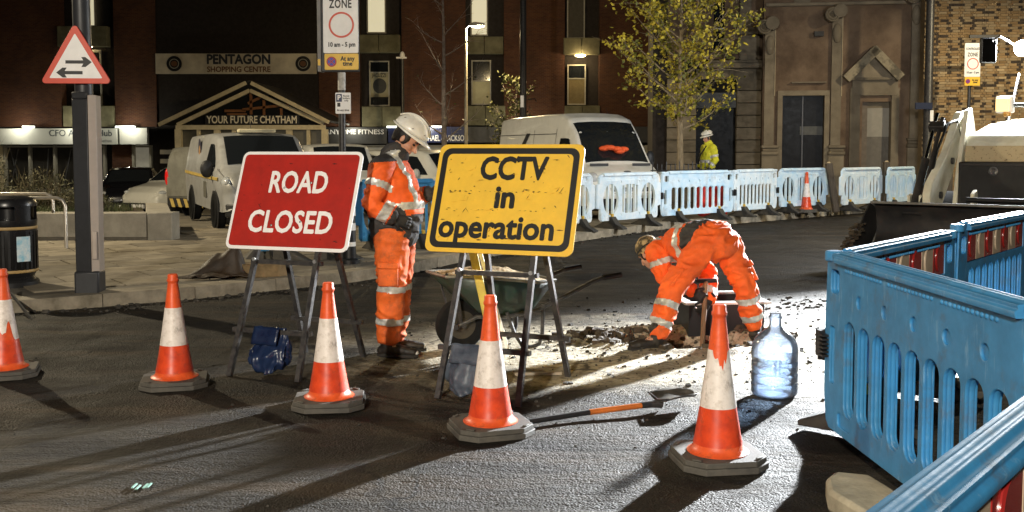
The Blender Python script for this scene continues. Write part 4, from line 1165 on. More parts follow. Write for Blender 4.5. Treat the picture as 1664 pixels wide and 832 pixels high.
# wooden posts
for px, py0, py1, Y, lean, lab in ((1352, 265, 342, 23.8, .10, 'dark wooden post leaning left between two pale barriers'), (1439, 263, 336, 24.9, 0, 'upright dark wooden post between pale barriers'), (1541, 262, 330, 25.6, 0, 'wooden post with a pale side beside the loader arm')):
    p = at(px, py1, Y); top = at(px, py0, Y).z
    t = thing('wooden_post', lab, 'post', (p.x, Y, PAVE), 0, 'wooden posts between the pale barriers')
    mb = MB(); mb.bar((lean, 0, -.02), (-lean, 0, top - PAVE), .15, .15); mb.build('post', WOOD, t, bevel=.02)
    mb = MB(); mb.cyl((-lean, 0, top - PAVE), (-lean - .003, 0, top - PAVE + .03), .05, .03, 8); mb.build('post_cap', M('pale cut wood', (.5, .38, .22), .8), t)
for px, py0, Y, lab in ((1216, 320, 23.5, 'short dark stub post under the narrow pale barrier'),):
    p = at(px, 340, Y); t = thing('stub_post', lab, 'post', (p.x, Y, PAVE)); mb = MB(); mb.cyl((0, 0, 0), (0, 0, .6), .07, n=10); mb.cyl((0, 0, .6), (0, 0, .64), .085, n=10); mb.build('post', BLACK, t)
# tall thin posts
def tall_post(name, label, px, Y, r, top, mat, cat='post'):
    p = at(px, 300, Y); t = thing(name, label, cat, (p.x, Y, pave_z(p.x, Y))); mb = MB(); mb.tube([(0, 0, 0), (0, 0, 1.2), (0, 0, 1.25), (0, 0, top)], [r * 1.25, r * 1.25, r, r * .85], 14); mb.build('post', mat, t, True); return t
t = tall_post('lamp_post', 'tall black lamp post with a navy plate beside the yellow brick wall', 1505, 28.6, .12, 7.5, BLACKPAINT, 'lamp post')
p = at(1492, 172, 28.4); mb = MB(); mb.b2((-.42, -.18, p.z - PAVE - .09), (.05, -.13, p.z - PAVE + .09)); mb.build('navy_plate', M('navy plate', (.02, .028, .06), .4, var=.2), t)
mb = MB(); mb.b2((.0, -.16, p.z - PAVE - .42), (.09, -.13, p.z - PAVE - .12)); mb.build('small_label', SIGNWHITE, t)
t = tall_post('lamp_post', 'tall black lamp post rising behind the white van roof', 850, 35.0, .12, 9.5, BLACKPAINT, 'lamp post')
zt = at(849, 165, 35).z - t.location.z; mb = MB(); mb.b2((-.09, -.14, zt - .2), (.02, -.11, zt + .2)); mb.build('small_label', SIGNWHITE, t)
mb = MB(); mb.tube([(.1, 0, zt + .05), (.4, 0, zt + .1), (.45, -.05, zt)], .02, 6); mb.build('wire', BLACK, t)
t = tall_post('camera_post', 'thin black post with a small white camera in front of the brick piers', 655, 52.0, .10, at(655, 95, 52).z + .85, BLACKPAINT)
zt = at(655, 90, 52).z - t.location.z; mb = MB(); mb.ell((0, 0, zt), (.13, .13, .2)); mb.b2((-.3, -.06, zt - .16), (.22, .06, zt - .08)); mb.build('camera', SIGNWHITE, t, True)

# ================================================================== LITTER BIN, CYCLE HOOPS, PLANTER, TROLLEY
g = gnd(12, 468, PAVE)
t = thing('litter_bin', 'round black litter bin with a tan hoop at the left edge', 'bin', (g.x - .05, g.y + .2, PAVE), R(10))
BINBLK = M('glossy black bin', (.012, .012, .013), .3, var=.3, vs=8)
mb = MB(); mb.lathe([(.24, 0), (.25, .06), (.22, .1), (.25, .16), (.255, .62), (.0, .62)], 40); mb.build('bin_body', BINBLK, t, True)
rib = MB(); rib.b2((-.012, -.262, .18), (.012, -.25, .58)); rib_me = rib.mesh('rib')
for k in range(28):
    o = link('rib', rib_me, BINBLK, t); o.rotation_euler = (0, 0, 2 * math.pi * k / 28)
for z in (.15, .60):
    mb = MB(); mb.lathe([(.258, z), (.264, z + .008), (.264, z + .022), (.258, z + .03)], 40); mb.build('tan_hoop', M('tan hoop', (.45, .30, .12), .5), t, True)
mb = MB(); mb.lathe([(.255, .63), (.262, .66), (.262, .70)], 40); mb.lathe([(.265, .84), (.265, .88), (.24, .92), (.15, .945), (0, .95)], 40)
for k in range(4):
    a = R(45 + 90 * k); pts = [(.262 * math.cos(a + u), .262 * math.sin(a + u)) for u in np.linspace(-.32, .32, 7)] + [(.235 * math.cos(a + u), .235 * math.sin(a + u)) for u in np.linspace(.32, -.32, 7)]
    mb.prism(pts, .69, .85, 'xy')
mb.lathe([(.15, .63), (.15, .9)], 20)
mb.build('bin_hood', BINBLK, t, True)
mb = MB(); n_ = 10; mb.grid([[(.2665 * math.cos(R(-62) + u), .2665 * math.sin(R(-62) + u), z) for u in np.linspace(0, .55, n_)] for z in (.27, .53)]); st = mb.build('sticker', M('pale blue sticker', (.25, .52, .66), .5, var=.3, vs=14, col2=(.70, .74, .74)), t, True)
mb = MB(); mb.lathe([(.27, 0), (.27, .05), (.25, .07)], 30); mb.build('bin_foot', BLACK, t, True)
HOOPMAT = M('brushed steel hoop', (.50, .46, .40), .35, metal=.7, var=.2)
for px, py, lab in ((108, 405, 'nearer steel cycle hoop behind the litter bin'), (88, 391, 'farther steel cycle hoop behind the litter bin')):
    g = gnd(px, py, PAVE); t = thing('cycle_hoop', lab, 'cycle stand', (g.x, g.y, PAVE), 0, 'cycle hoops by the planter'); mb = MB(); h = .74; Lh = 1.5
    pts = [(0, 0, 0), (0, 0, h - .12), (-.035, 0, h - .035), (-.12, 0, h), (-Lh + .12, 0, h), (-Lh + .035, 0, h - .035), (-Lh, 0, h - .12), (-Lh, 0, 0)]
    mb.tube(pts, .026, 10); mb.build('hoop', HOOPMAT, t, True)
    for x in (0, -Lh):
        mb = MB(); mb.cyl((x, 0, 0), (x, 0, .012), .06, n=14); mb.build('floor_plate', HOOPMAT, t)
e = gnd(280, 392, PAVE); PY = e.y; PX = e.x
pln = thing('planter', 'low concrete block planter wall full of grasses and shrubs', 'planter', (PX, PY, PAVE))
x = 0; k = 0
for Lb in (.40, 2.05, 2.05, 2.05, 2.05):
    mb = MB(); mb.b2((x - Lb + .012, 0, .06 if k else 0), (x, .38, .44 if k else .445)); o = mb.build('concrete_block', CONCRETE, pln, bevel=.012)
    if k: 
        mb = MB(); mb.b2((x - Lb, .03, 0), (x, .35, .055)); mb.build('plinth', M('dark concrete plinth', (.16, .14, .11), .9, var=.3), pln)
    x -= Lb; k += 1
for j in range(2):
    mb = MB(); ks = -.36; yy0 = .39 + j * 1.3; yy1 = yy0 + 1.28; mb.prism([(-.40 + ks * yy0, yy0), (ks * yy0, yy0), (ks * yy1, yy1), (-.40 + ks * yy1, yy1)], 0, .445, 'xy'); mb.build('concrete_block', CONCRETE, pln, bevel=.012)
mb = MB(); mb.prism([(x, .36), (-.52, .36), (-1.55, 3.0), (x, 3.0)], .0, .36, 'xy'); mb.build('soil', DIRT, pln)
GRASS = M('muted green grass', (.055, .085, .022), .7, var=.5, vs=3, col2=(.10, .09, .035))  # plain green of the blades, mottled at random
STALK = M('dry stalks', (.14, .11, .055), .8, var=.5, vs=3)
def blades(mb, c, n, h, spread, wd, lean=.35, rnd=random):
    for k in range(n):
        a = rnd.uniform(0, 6.28); r = spread * math.sqrt(rnd.random()); b = Vector((c[0] + r * math.cos(a), c[1] + r * math.sin(a), c[2]))
        hh = h * rnd.uniform(.5, 1.1); dr = Vector((rnd.uniform(-1, 1), rnd.uniform(-1, 1), 0)) * lean * hh; sd = Vector((rnd.uniform(-1, 1), rnd.uniform(-1, 1), 0)).normalized() * wd
        m1 = b + dr * .35 + Vector((0, 0, hh * .6)); tp = b + dr + Vector((0, 0, hh))
        mb.add([b - sd, b + sd, m1 + sd * .8, m1 - sd * .8, tp], [(0, 1, 2, 3), (3, 2, 4)])
rg = random.Random(21)
mb = MB()
for k in range(330): blades(mb, (rg.uniform(-8.3, -1.3), rg.uniform(.45, 2.2), .36), 14, .16, .16, .006, .5, rg)
o = mb.build('planter_grass', GRASS, None); o.location = pln.location; tag(o, 'short green grass along the front of the concrete planter', 'grass', kind='stuff')
SHRUB = M('dark shrub leaves', (.045, .05, .018), .7, var=.5, vs=2, col2=(.085, .072, .03))
SH = 'shrubs in the concrete planter'
for k, (dx, dy, h, wd, lab) in enumerate(((-7.3, 1.6, 1.15, .75, 'leftmost bushy shrub in the planter behind the litter bin'), (-5.6, 1.9, 1.2, .8, 'tall spiky shrub in the planter behind the cycle hoops'), (-4.1, 1.7, 1.25, .75, 'bushy shrub in the planter just left of the sign post'), (-2.7, 1.5, .8, .6, 'low shrub in the planter right of the sign post'), (-1.9, 1.2, .45, .5, 'smallest tuft in the planter by its right end'))):
    t = thing('shrub', lab, 'shrub', (PX + dx, PY + dy, PAVE + .34), 0, SH)
    mb = MB(); blades(mb, (0, 0, 0), 150, h, wd * .7, .008, .35, rg); mb.build('stem', STALK, t)
    mb = MB()
    for q in range(1500):
        a = rg.uniform(0, 6.28); r = wd * math.sqrt(rg.random()); z = h * rg.random() ** 1.1 * (1 - .45 * (r / wd) ** 2)
        c = Vector((r * math.cos(a), r * math.sin(a), z)); u = Vector((rg.gauss(0, 1), rg.gauss(0, 1), rg.gauss(0, 1) + .6)).normalized() * rg.uniform(.04, .10); v = Vector((rg.gauss(0, 1), rg.gauss(0, 1), rg.gauss(0, .6))).normalized() * .014
        mb.add([c - u * .5, c + v, c + u * .5, c - v], [(0, 1, 2, 3)])
    mb.build('foliage', SHRUB, t)
g = at(8, 318, 17.9)
t = thing('shopping_trolley', 'chrome shopping trolley with a red handle behind the litter bin', 'trolley', (g.x - .35, 16.75, PAVE), R(8))
mb = MB()
for i in range(7):
    z = .42 + .09 * i; e = .05 * (6 - i) / 6
    if i in (0, 3, 6): mb.tube([(-.40 + e, -.22, z), (.36 - e, -.25, z), (.36 - e, .25, z), (-.40 + e, .22, z), (-.40 + e, -.22, z)], .006, 6)
for k in range(13):
    x = -.36 + k * .058
    for s in (-1, 1): mb.tube([(x, s * .20, .42), (x * 1.05, s * .24, .96)], .004, 5)
mb.build('basket', CHROME, t, True)
mb = MB()
for s in (-1, 1): mb.tube([(.42, s * .25, 1.02), (.38, s * .25, .9), (.20, s * .22, .35), (-.35, s * .2, .16), (.34, s * .25, .14)], .012, 8)
mb.build('trolley_frame', CHROME, t, True)
mb = MB(); mb.cyl((.43, -.28, 1.02), (.43, .28, 1.02), .016, n=10); mb.build('handle', SIGNRED, t, True)
for sx in (-.33, .33):
    for s in (-1, 1):
        mb = MB(); mb.cyl((sx, s * .22 - .015, .06), (sx, s * .22 + .015, .06), .06, n=14); mb.build('wheel', BLACK, t, True)
# ================================================================== VEHICLES
TYRE = M('tyre rubber', (.010, .010, .010), .85, var=.3, vs=20, spec=.15)
RIM = M('wheel rim', (.32, .32, .32), .4, metal=.7, var=.2)
LAMPCLEAR = M('headlight glass', (.55, .57, .58), .1, var=.3, vs=30, spec=.8, coat=1)
LAMPRED = M('tail lamp', (.55, .012, .012), .15, var=.1, coat=1, emit=(1, .05, .03), estr=.12)
TRIMBLK = M('black bumper plastic', (.022, .022, .023), .55, var=.2)
def interp(tab, x):
    if x <= tab[0][0]: return tab[0][1:]
    for a, b in zip(tab, tab[1:]):
        if x <= b[0]:
            k = (x - a[0]) / (b[0] - a[0] + 1e-9); return tuple(p + (q - p) * k for p, q in zip(a[1:], b[1:]))
    return tab[-1][1:]
def vehicle(name, label, cat, loc, heading, st, paint, side=(), screen=None, rear=None, wheels=(), wr=.33, head=(), tail=(), grille=None, mirrors=None, plate=True, bump=None, rails=(), badge=None, group=None, stripe=None, seams=(), extra=None):
    """st: stations (x, z bottom, z belt, z top, half width bottom, belt, top); +x is forward"""
    t = thing(name, label, cat, loc, math.atan2(heading[1], heading[0]), group)
    def hw(x, z):
        zb, zm, zt, wb, wm, wt = interp(st, x)
        pts = [(zb, wb), (zb + .25 * (zm - zb), wm * .985), (zm, wm), (max(zm + .01, zt - .10), wt), (zt, wt * .86)]
        if z <= pts[0][0]: return pts[0][1]
        for (a, p), (b, q) in zip(pts, pts[1:]):
            if z <= b: return p + (q - p) * (z - a) / (b - a + 1e-9)
        return pts[-1][1]
    xs_ = sorted(set([s[0] for s in st] + list(np.linspace(st[0][0], st[-1][0], 40))))
    rows = []
    for x in xs_:
        zb, zm, zt, wb, wm, wt = interp(st, x)
        half = [(0, zb), (wb * .9, zb), (wb, zb + .02), (wm * .985, zb + .25 * (zm - zb)), (wm, zb + .6 * (zm - zb)), (wm, zm), (wt + (wm - wt) * .5, zm + (zt - zm) * .45), (wt, max(zm + .01, zt - .10)), (wt * .95, zt - .035), (wt * .82, zt - .008), (wt * .4, zt + .012), (0, zt + .016)]
        ring = [(x, y, z) for y, z in half] + [(x, -y, z) for y, z in half[-2:0:-1]]
        rows.append(ring)
    mb = MB(); m = len(rows[0]); vs = [p for r in rows for p in r]
    fs = [(i * m + j, i * m + (j + 1) % m, (i + 1) * m + (j + 1) % m, (i + 1) * m + j) for i in range(len(rows) - 1) for j in range(m)]
    fs += [tuple(range(m - 1, -1, -1)), tuple((len(rows) - 1) * m + j for j in range(m))]
    mb.add(vs, fs); body = mb.build('body', paint, t, True, ang=50)
    def ztop(x): return interp(st, x)[2]
    # side windows: polygons in (x, z)
    for nm, mat_, poly, off in [('side_window', GLASSDARK, p, .022) for p in side] + ([('side_stripe', stripe[1], stripe[0], .02)] if stripe else []) + [('door_seam', TRIMBLK, p, .012) for p in seams]:
        for s in (-1, 1):
            mb = MB(); n = len(poly); 
            # triangulated strip with rows so that it follows the curved side
            x0 = min(p[0] for p in poly); x1 = max(p[0] for p in poly); cols = 9; rws = []
            for i in range(cols):
                x = x0 + (x1 - x0) * i / (cols - 1); zs = []
                for (ax, az), (bx, bz) in zip(poly, poly[1:] + poly[:1]):
                    if abs(ax - bx) < 1e-6:
                        if abs(x - ax) < 1e-6: zs += [az, bz]
                    elif min(ax, bx) - 1e-6 <= x <= max(ax, bx) + 1e-6: zs.append(az + (bz - az) * (x - ax) / (bx - ax))
                a, b = min(zs), max(zs)
                rws.append([(x, s * (hw(x, a + (b - a) * j / 5) + off), a + (b - a) * j / 5) for j in range(6)])
            mb.grid(rws); mb.build(nm, mat_, t, True)
    def screen_patch(nm, x0, x1, wf, zoff, mat_=GLASSDARK):
        mb = MB(); rws = []
        for i in range(9):
            x = x0 + (x1 - x0) * i / 8; zt = ztop(x); wt = interp(st, x)[5]; row_ = []
            for j in range(-6, 7):
                u = j / 6; y = u * wt * wf; q = abs(u * wf); dz = .014 if q < .4 else (.012 - .02 * (q - .4) / .42 if q < .82 else -.008 - .03 * (q - .82) / .13)
                row_.append((x, y, zt + dz + zoff))
            rws.append(row_)
        mb.grid(rws); return mb.build(nm, mat_, t, True)
    if screen: screen_patch('windscreen', screen[0], screen[1], screen[2] if len(screen) > 2 else .86, .012)
    if rear: screen_patch('rear_window', rear[0], rear[1], .80, .012)
    for k, (x, wd) in enumerate([(x, w_) for x in wheels for w_ in (-1, 1)]):
        wm = interp(st, x)[4]
        q = MB(); q.lathe([(wr + .055, -.002), (wr + .055, .012), (wr - .02, .012), (wr - .02, -.002)], 30)
        arch = q.build('wheel_arch', TRIMBLK, t); arch.rotation_euler = (R(90 * -wd), 0, 0); arch.location = (x, wd * wm * .985, wr + .02)
        q = MB(); q.lathe([(0, .0), (wr + .05, .0)], 30); dk = q.build('arch_void', M('wheel well black', (.004, .004, .004), .9, var=0), t); dk.rotation_euler = arch.rotation_euler; dk.location = (x, wd * (wm * .985 + .004), wr + .02)
        q = MB(); q.lathe([(wr * .62, .0), (wr - .03, .0), (wr, -.03), (wr, -.16), (wr - .03, -.19), (0, -.19)], 28); q.lathe([(wr * .62, -.02), (wr * .62, 0)], 28)
        wheel = q.build('wheel', TYRE, t, True); wheel.rotation_euler = arch.rotation_euler; wheel.location = (x, wd * (wm + .025), wr)
        q = MB(); q.lathe([(0, -.02), (wr * .16, -.015), (wr * .2, -.03), (wr * .55, -.035), (wr * .63, -.002)], 24)
        for a in range(6):
            u = a * math.pi / 3; q.box((wr * .38 * math.cos(u), wr * .38 * math.sin(u), -.022), (wr * .34, wr * .14, .02), Matrix.Rotation(u, 3, 'Z'))
        q.build('rim', RIM, wheel, True)
    for nm, lst, mat_ in (('headlight', head, LAMPCLEAR), ('tail_light', tail, LAMPRED)):
        for (x, yf, z, dx, dy, dz) in lst:
            for s in (-1, 1):
                mb = MB(); mb.ell((x, s * hw(x, z) * yf, z), (dx, dy, dz), 14, 9); mb.build(nm, mat_, t, True)
    if grille:
        x, z0, z1, yw = grille; mb = MB(); mb.b2((x - .05, -yw, z0), (x + .012, yw, z1))
        gobj = mb.build('grille', TRIMBLK, t, bevel=.015); mb = MB(); zz = z0 + .04
        while zz < z1 - .03: mb.b2((x + .01, -yw * .93, zz), (x + .02, yw * .93, zz + .012)); zz += .045
        mb.build('grille_bar', STEEL, gobj)
    if bump:
        for x, z0, z1, yw in bump:
            s = 1 if x > 0 else -1
            mb = MB(); mb.prism([(x, -yw * .86), (x - s * .16, -yw), (x - s * .3, -yw), (x - s * .3, yw), (x - s * .16, yw), (x, yw * .86)], z0, z1, 'xy'); mb.build('bumper', TRIMBLK, t, bevel=.03)
    if plate:
        mb = MB(); x = st[-1][0]; zz = (bump[0][1] + bump[0][2]) / 2 if bump else .5; xx = (bump[0][0] if bump else x) + .012; mb.b2((xx - .01, -.26, zz - .055), (xx, .26, zz + .055)); mb.build('number_plate', SIGNWHITE, t)
    if mirrors:
        x, z, sz = mirrors
        for s in (-1, 1):
            y = s * (hw(x, z) + .13); mb = MB(); mb.ell((x, y, z), (.07, .12, .12 * sz)); mb.bar((x, s * hw(x, z - .06), z - .07), (x, y, z - .03), .05, .04); mb.build('mirror', TRIMBLK if sz > 1 else paint, t, True)
    if extra: extra(t, hw)
    return t
SILVER = M('dirty silver van paint', (.40, .40, .39), .35, var=.25, vs=2, coat=.3, metal=.15)
VANWHITE = M('white van paint', (.74, .73, .68), .35, var=.12, vs=1.2, coat=.4)
CARWHITE = M('white car paint', (.66, .64, .56), .3, var=.12, vs=1.5, coat=.5)
CARBLACK = M('black car paint', (.008, .008, .01), .2, var=.2, coat=.7)
CARGREY = M('grey van paint', (.20, .195, .165), .35, var=.3, vs=2.5, coat=.4)
add_dirt(SILVER, (.16, .14, .11), 2.2, .52, .72, .6); add_dirt(CARGREY, (.09, .08, .06), 2.2, .5, .7, .7); add_dirt(VANWHITE, (.38, .34, .27), 1.8, .52, .74, .55)
def midvan(h, L=4.9, wdt=.95):
    f = L / 2
    return [(-f, .42, 1.05, h - .12, wdt - .06, wdt - .02, wdt - .14), (-f + .1, .34, 1.05, h, wdt - .02, wdt, wdt - .12), (0, .32, 1.05, h + .02, wdt - .02, wdt + .01, wdt - .12), (f - 1.85, .32, 1.05, h, wdt - .02, wdt, wdt - .14), (f - 1.55, .32, 1.05, h - .06, wdt - .02, wdt, wdt - .16), (f - .80, .32, 1.02, 1.16, wdt - .02, wdt, wdt - .10), (f - .22, .33, .86, 1.0, wdt - .04, wdt - .05, wdt - .14), (f - .05, .36, .70, .84, wdt - .12, wdt - .16, wdt - .26), (f, .42, .60, .66, wdt - .2, wdt - .24, wdt - .36)]
YSTRIPE = M('faded yellow stripe', (.50, .36, .10), .5, var=.3, vs=8)
def vivaro_extra(t, hw):
    for s in (-1,):
        o = link('round_badge', curve_mesh('round_badge', [oval(0, 0, .2, .25, 24)], .003), M('dark badge', (.03, .03, .05), .5, var=0), t); o.location = (-.62, s * (hw(-.62, 1.45) + .012), 1.42)
        f = link('badge_mark', curve_mesh('badge_mark', [[(-.08, -.12), (.09, -.12), (.10, .03), (.02, .12), (-.09, .04)]], .003), M('dull orange badge mark', (.35, .20, .09), .6, var=0), o); f.location = (0, s * .006, 0)
        for x in (.42, .60):
            mb = MB(); mb.b2((x, s * (hw(x, 1.06) - .01), 1.02), (x + .13, s * (hw(x, 1.06) + .025), 1.06)); mb.build('door_handle', TRIMBLK, t)
        mb = MB(); y = s * (hw(.3, .75) + .006); mb.b2((.25, y - .003, .55), (.62, y + .003, .85)); mb.build('side_lettering_panel', M('faint dark panel', (.13, .125, .10), .6, var=.5, vs=40), t)
    mb = MB(); mb.b2((.55, -.35, 1.78), (.8, .35, 1.85)); mb.build('light_bar', M('amber pale light bar', (.7, .62, .4), .3, var=.2), t, bevel=.02)
    mb = MB(); mb.cyl((.75, -.1, 1.77), (.55, -.12, 2.12), .008, .004, 6); mb.build('aerial', BLACK, t)
def front_details(t, x, zb, zt, hw_):
    for s in (-1, 1):
        mb = MB(); mb.tube([(x - .18, s * .12, zb), (x - .42, s * .52, zb + .22)], .012, 5); mb.build('wiper', BLACK, t)
def gv(px, Y): return Vector(((px - 832) / 1664 * Y, Y, pave_z((px - 832) / 1664 * Y, Y)))
# the van in front at left: wheels seen at px 328 and 376
VIV = vehicle('silver_van', 'dirty silver van with yellow side stripe and dark round badge left of ROAD CLOSED', 'van', gv(407, 20.4), (.42, -.907), midvan(1.76, 4.9, .94), SILVER,
    side=[[(.50, 1.12), (.56, 1.56), (.84, 1.56), (1.42, 1.14)]], screen=(1.62, .83 + .06, .84), wheels=(-1.45, 1.55), wr=.34,
    head=[(2.10, .90, .86, .20, .10, .12)], grille=(2.41, .55, .74, .5), bump=[(2.47, .26, .50, .86), (-2.47, .30, .55, .9)], mirrors=(1.35, 1.10, 1.35), tail=[(-2.44, .93, 1.15, .04, .06, .24)],
    stripe=([(-2.3, .96), (-2.3, 1.02), (1.9, .96), (1.9, .90)], YSTRIPE), seams=[[(.47, .40), (.47, 1.72), (.482, 1.72), (.482, .40)], [(-.75, .40), (-.75, 1.1), (-.738, 1.1), (-.738, .4)]], extra=vivaro_extra)
def grey_extra(t, hw):
    mb = MB(); mb.b2((-2.17, -.78, .55), (-2.16, .78, 1.0)); mb.build('tailgate_panel', CARGREY, t, bevel=.02)
    mb = MB()
    for k in range(6):
        z = .30; y = -.66 + k * .22; mb.prism([(y, z), (y + .1, z), (y + .18, z + .2), (y + .08, z + .2)], -2.27, -2.255, 'yz')
    mb.build('chevron_plate', YSTRIPE, t)
    mb = MB(); mb.b2((-2.14, -.62, 1.12), (-2.10, .62, 1.55)); mb.build('rear_window', GLASSDARK, t, bevel=.02)
vehicle('grey_van', 'small dull grey van with a red tail light parked behind the silver van', 'van', gv(412, 26.2), (.45, .89), midvan(1.72, 4.3, .86), CARGREY,
    side=[[(.25, 1.12), (.3, 1.50), (.55, 1.50), (1.1, 1.14)]], screen=(1.35, .66, .84), wheels=(-1.3, 1.35), wr=.31, tail=[(-2.12, .97, 1.0, .06, .07, .22)], bump=[(2.17, .26, .5, .8), (-2.24, .30, .52, .84)], mirrors=(.95, 1.16, 1.2), extra=grey_extra, plate=False)
def hatch(h=1.45, L=4.1, wd=.86):
    f = L / 2
    return [(-f, .45, .75, .95, wd - .12, wd - .1, wd - .25), (-f + .08, .34, .85, 1.12, wd - .06, wd - .03, wd - .2), (-f + .45, .28, .90, h - .06, wd - .03, wd, wd - .22), (-f + 1.0, .26, .90, h, wd - .02, wd, wd - .22), (.1, .26, .90, h, wd - .02, wd, wd - .22), (.45, .26, .90, h - .06, wd - .02, wd, wd - .2), (f - .98, .26, .88, 1.0, wd - .02, wd, wd - .12), (f - .35, .28, .78, .88, wd - .04, wd - .04, wd - .18), (f - .06, .32, .60, .70, wd - .12, wd - .14, wd - .26), (f, .38, .50, .56, wd - .2, wd - .24, wd - .36)]
HS = [[(-1.5, .96), (-1.25, 1.30), (-.45, 1.36), (-.45, .96)], [(-.38, .96), (-.38, 1.36), (.15, 1.34), (.95, .95)]]
vehicle('white_car', 'white hatchback with a dark windscreen parked left of the grey van', 'car', gv(307, 32.0), (-.45, -.89), hatch(1.48, 4.1, .86), CARWHITE, side=HS, screen=(1.02, .48, .84), rear=(-1.93, -1.6), wheels=(-1.28, 1.28), wr=.32, head=[(1.72, .86, .72, .2, .12, .07)], grille=(2.02, .42, .52, .4), bump=[(2.07, .22, .42, .78)], mirrors=(.62, 1.0, .8), tail=[(-1.98, .9, .85, .08, .1, .1)])
vehicle('black_car', 'glossy black hatchback facing the planter left of the white car', 'car', gv(214, 33.0), (.28, -.96), hatch(1.46, 4.1, .88), CARBLACK, side=HS, screen=(1.02, .48, .84), rear=(-1.93, -1.6), wheels=(-1.28, 1.28), wr=.32, head=[(1.74, .84, .72, .2, .14, .07)], grille=(2.02, .42, .54, .45), bump=[(2.07, .22, .40, .8)], mirrors=(.62, 1.0, .8), tail=[(-1.98, .9, .85, .08, .1, .1)])
vehicle('pale_van', 'pale grey van facing the camera behind the ROAD CLOSED sign', 'van', gv(545, 26.5), (.30, -.954), midvan(1.80, 4.6, .92), VANWHITE, side=[[(.38, 1.12), (.44, 1.58), (.68, 1.58), (1.25, 1.14)]], screen=(1.50, .75, .84), wheels=(-1.35, 1.45), wr=.33, head=[(1.98, .88, .86, .2, .12, .12)], grille=(2.26, .55, .74, .5), bump=[(2.33, .26, .52, .84)], mirrors=(1.1, 1.16, 1.5))
SUV = [(-2.3, .55, .95, 1.1, .78, .80, .66), (-2.2, .45, 1.0, 1.62, .82, .86, .66), (-1.8, .42, 1.02, 1.74, .84, .88, .66), (.2, .42, 1.02, 1.74, .84, .88, .66), (.5, .42, 1.02, 1.66, .84, .88, .66), (1.0, .42, 1.0, 1.14, .84, .88, .74), (2.05, .44, .9, 1.02, .82, .84, .7), (2.25, .5, .78, .86, .74, .76, .6), (2.3, .55, .65, .7, .7, .7, .5)]
vehicle('white_pickup', 'white four wheel drive car with a yellow line behind the standing worker', 'car', gv(697, 28.0), (.78, -.62), SUV, CARWHITE, side=[[(-1.9, 1.1), (-1.8, 1.58), (-.72, 1.6), (-.72, 1.1)], [(-.62, 1.1), (-.62, 1.6), (.22, 1.58), (.75, 1.1)]], screen=(.96, .52, .84), wheels=(-1.4, 1.45), wr=.38, head=[(2.05, .86, .82, .16, .12, .1)], grille=(2.29, .6, .8, .4), bump=[(2.36, .38, .6, .82)], mirrors=(.45, 1.14, 1.0), stripe=([(-2.2, .86), (-2.2, .90), (2.0, .86), (2.0, .82)], YSTRIPE))
def bigvan(h=2.42):
    w_ = 1.0
    return [(-3.1, .45, 1.1, h - .25, w_ - .06, w_ - .02, w_ - .2), (-3.0, .38, 1.1, h - .04, w_ - .02, w_, w_ - .16), (-2.4, .36, 1.1, h, w_ - .02, w_, w_ - .16), (0, .36, 1.1, h + .02, w_ - .02, w_, w_ - .16), (1.0, .36, 1.1, h, w_ - .02, w_, w_ - .18), (1.45, .36, 1.1, h - .12, w_ - .02, w_, w_ - .18), (1.85, .36, 1.1, 2.02, w_ - .02, w_, w_ - .2), (2.45, .36, 1.08, 1.28, w_ - .02, w_, w_ - .14), (2.95, .38, .95, 1.10, w_ - .06, w_ - .06, w_ - .18), (3.08, .42, .75, .90, w_ - .14, w_ - .18, w_ - .3), (3.12, .46, .6, .66, w_ - .2, w_ - .25, w_ - .38)]
def bv_extra(t, hw):
    for s in (-1, 1):
        mb = MB(); y = .52 * s; mb.bar((2.55, y - .22, 1.285), (2.55, y + .22, 1.285), .03, .06); mb.build('scuttle_vent', TRIMBLK, t)
    o = MB(); o.ell((2.90, .0, 1.135), (.04, .09, .025)); o.build('bonnet_emblem', M('bonnet emblem', (.1, .1, .1), .4), t)
    o = MB()
    for k in range(7): o.box((3.0, -.15 + k * .05, 1.095), (.03, .03, .004), Matrix.Rotation(R(30), 3, 'Y'))
    o.build('bonnet_mark', M('bonnet emblem', (.1, .1, .1)), t)
    o = MB(); q = random.Random(5)
    for k in range(9): o.ell((2.20 + q.uniform(-.12, .12), -.25 + k * .07, 1.62 - .0 + q.uniform(-.05, .05)), (.13, .12, .06))
    o.build('orange_jacket', M('orange cloth on dashboard', (.85, .12, .03), .7, var=.3, emit=(1, .1, .02), estr=.05), t, True)  # the cloth is given a faint glow of its own
    for x in (0.35, -1.2):
        mb = MB(); 
    mb = MB(); y = -(hw(-.8, 1.95) + .006); mb.add([(-1.55, -(hw(-1.6, 1.45) + .006), 1.45), (-1.30, -(hw(-1.6, 1.45) + .006), 1.45), (-.72, y, 2.02), (-.97, y, 2.02)], [(0, 1, 2, 3)]); mb.build('dark_slash', M('dark slash mark', (.03, .03, .03), .5, var=0), t)
    mb = MB(); mb.b2((.3, -.18, 2.43), (.55, .18, 2.48)); mb.build('roof_beacon', SIGNWHITE, t, bevel=.01)
    mb = MB(); mb.cyl((.9, .5, 2.40), (.65, .52, 2.62), .008, .005, 6); mb.cyl((-.4, -.3, 2.43), (-.4, -.3, 2.50), .03, .02, 8); mb.build('aerial', BLACK, t)
    mb = MB(); mb.b2((3.13, -.30, .48), (3.14, .25, .60)); mb.build('number_plate', SIGNWHITE, t)
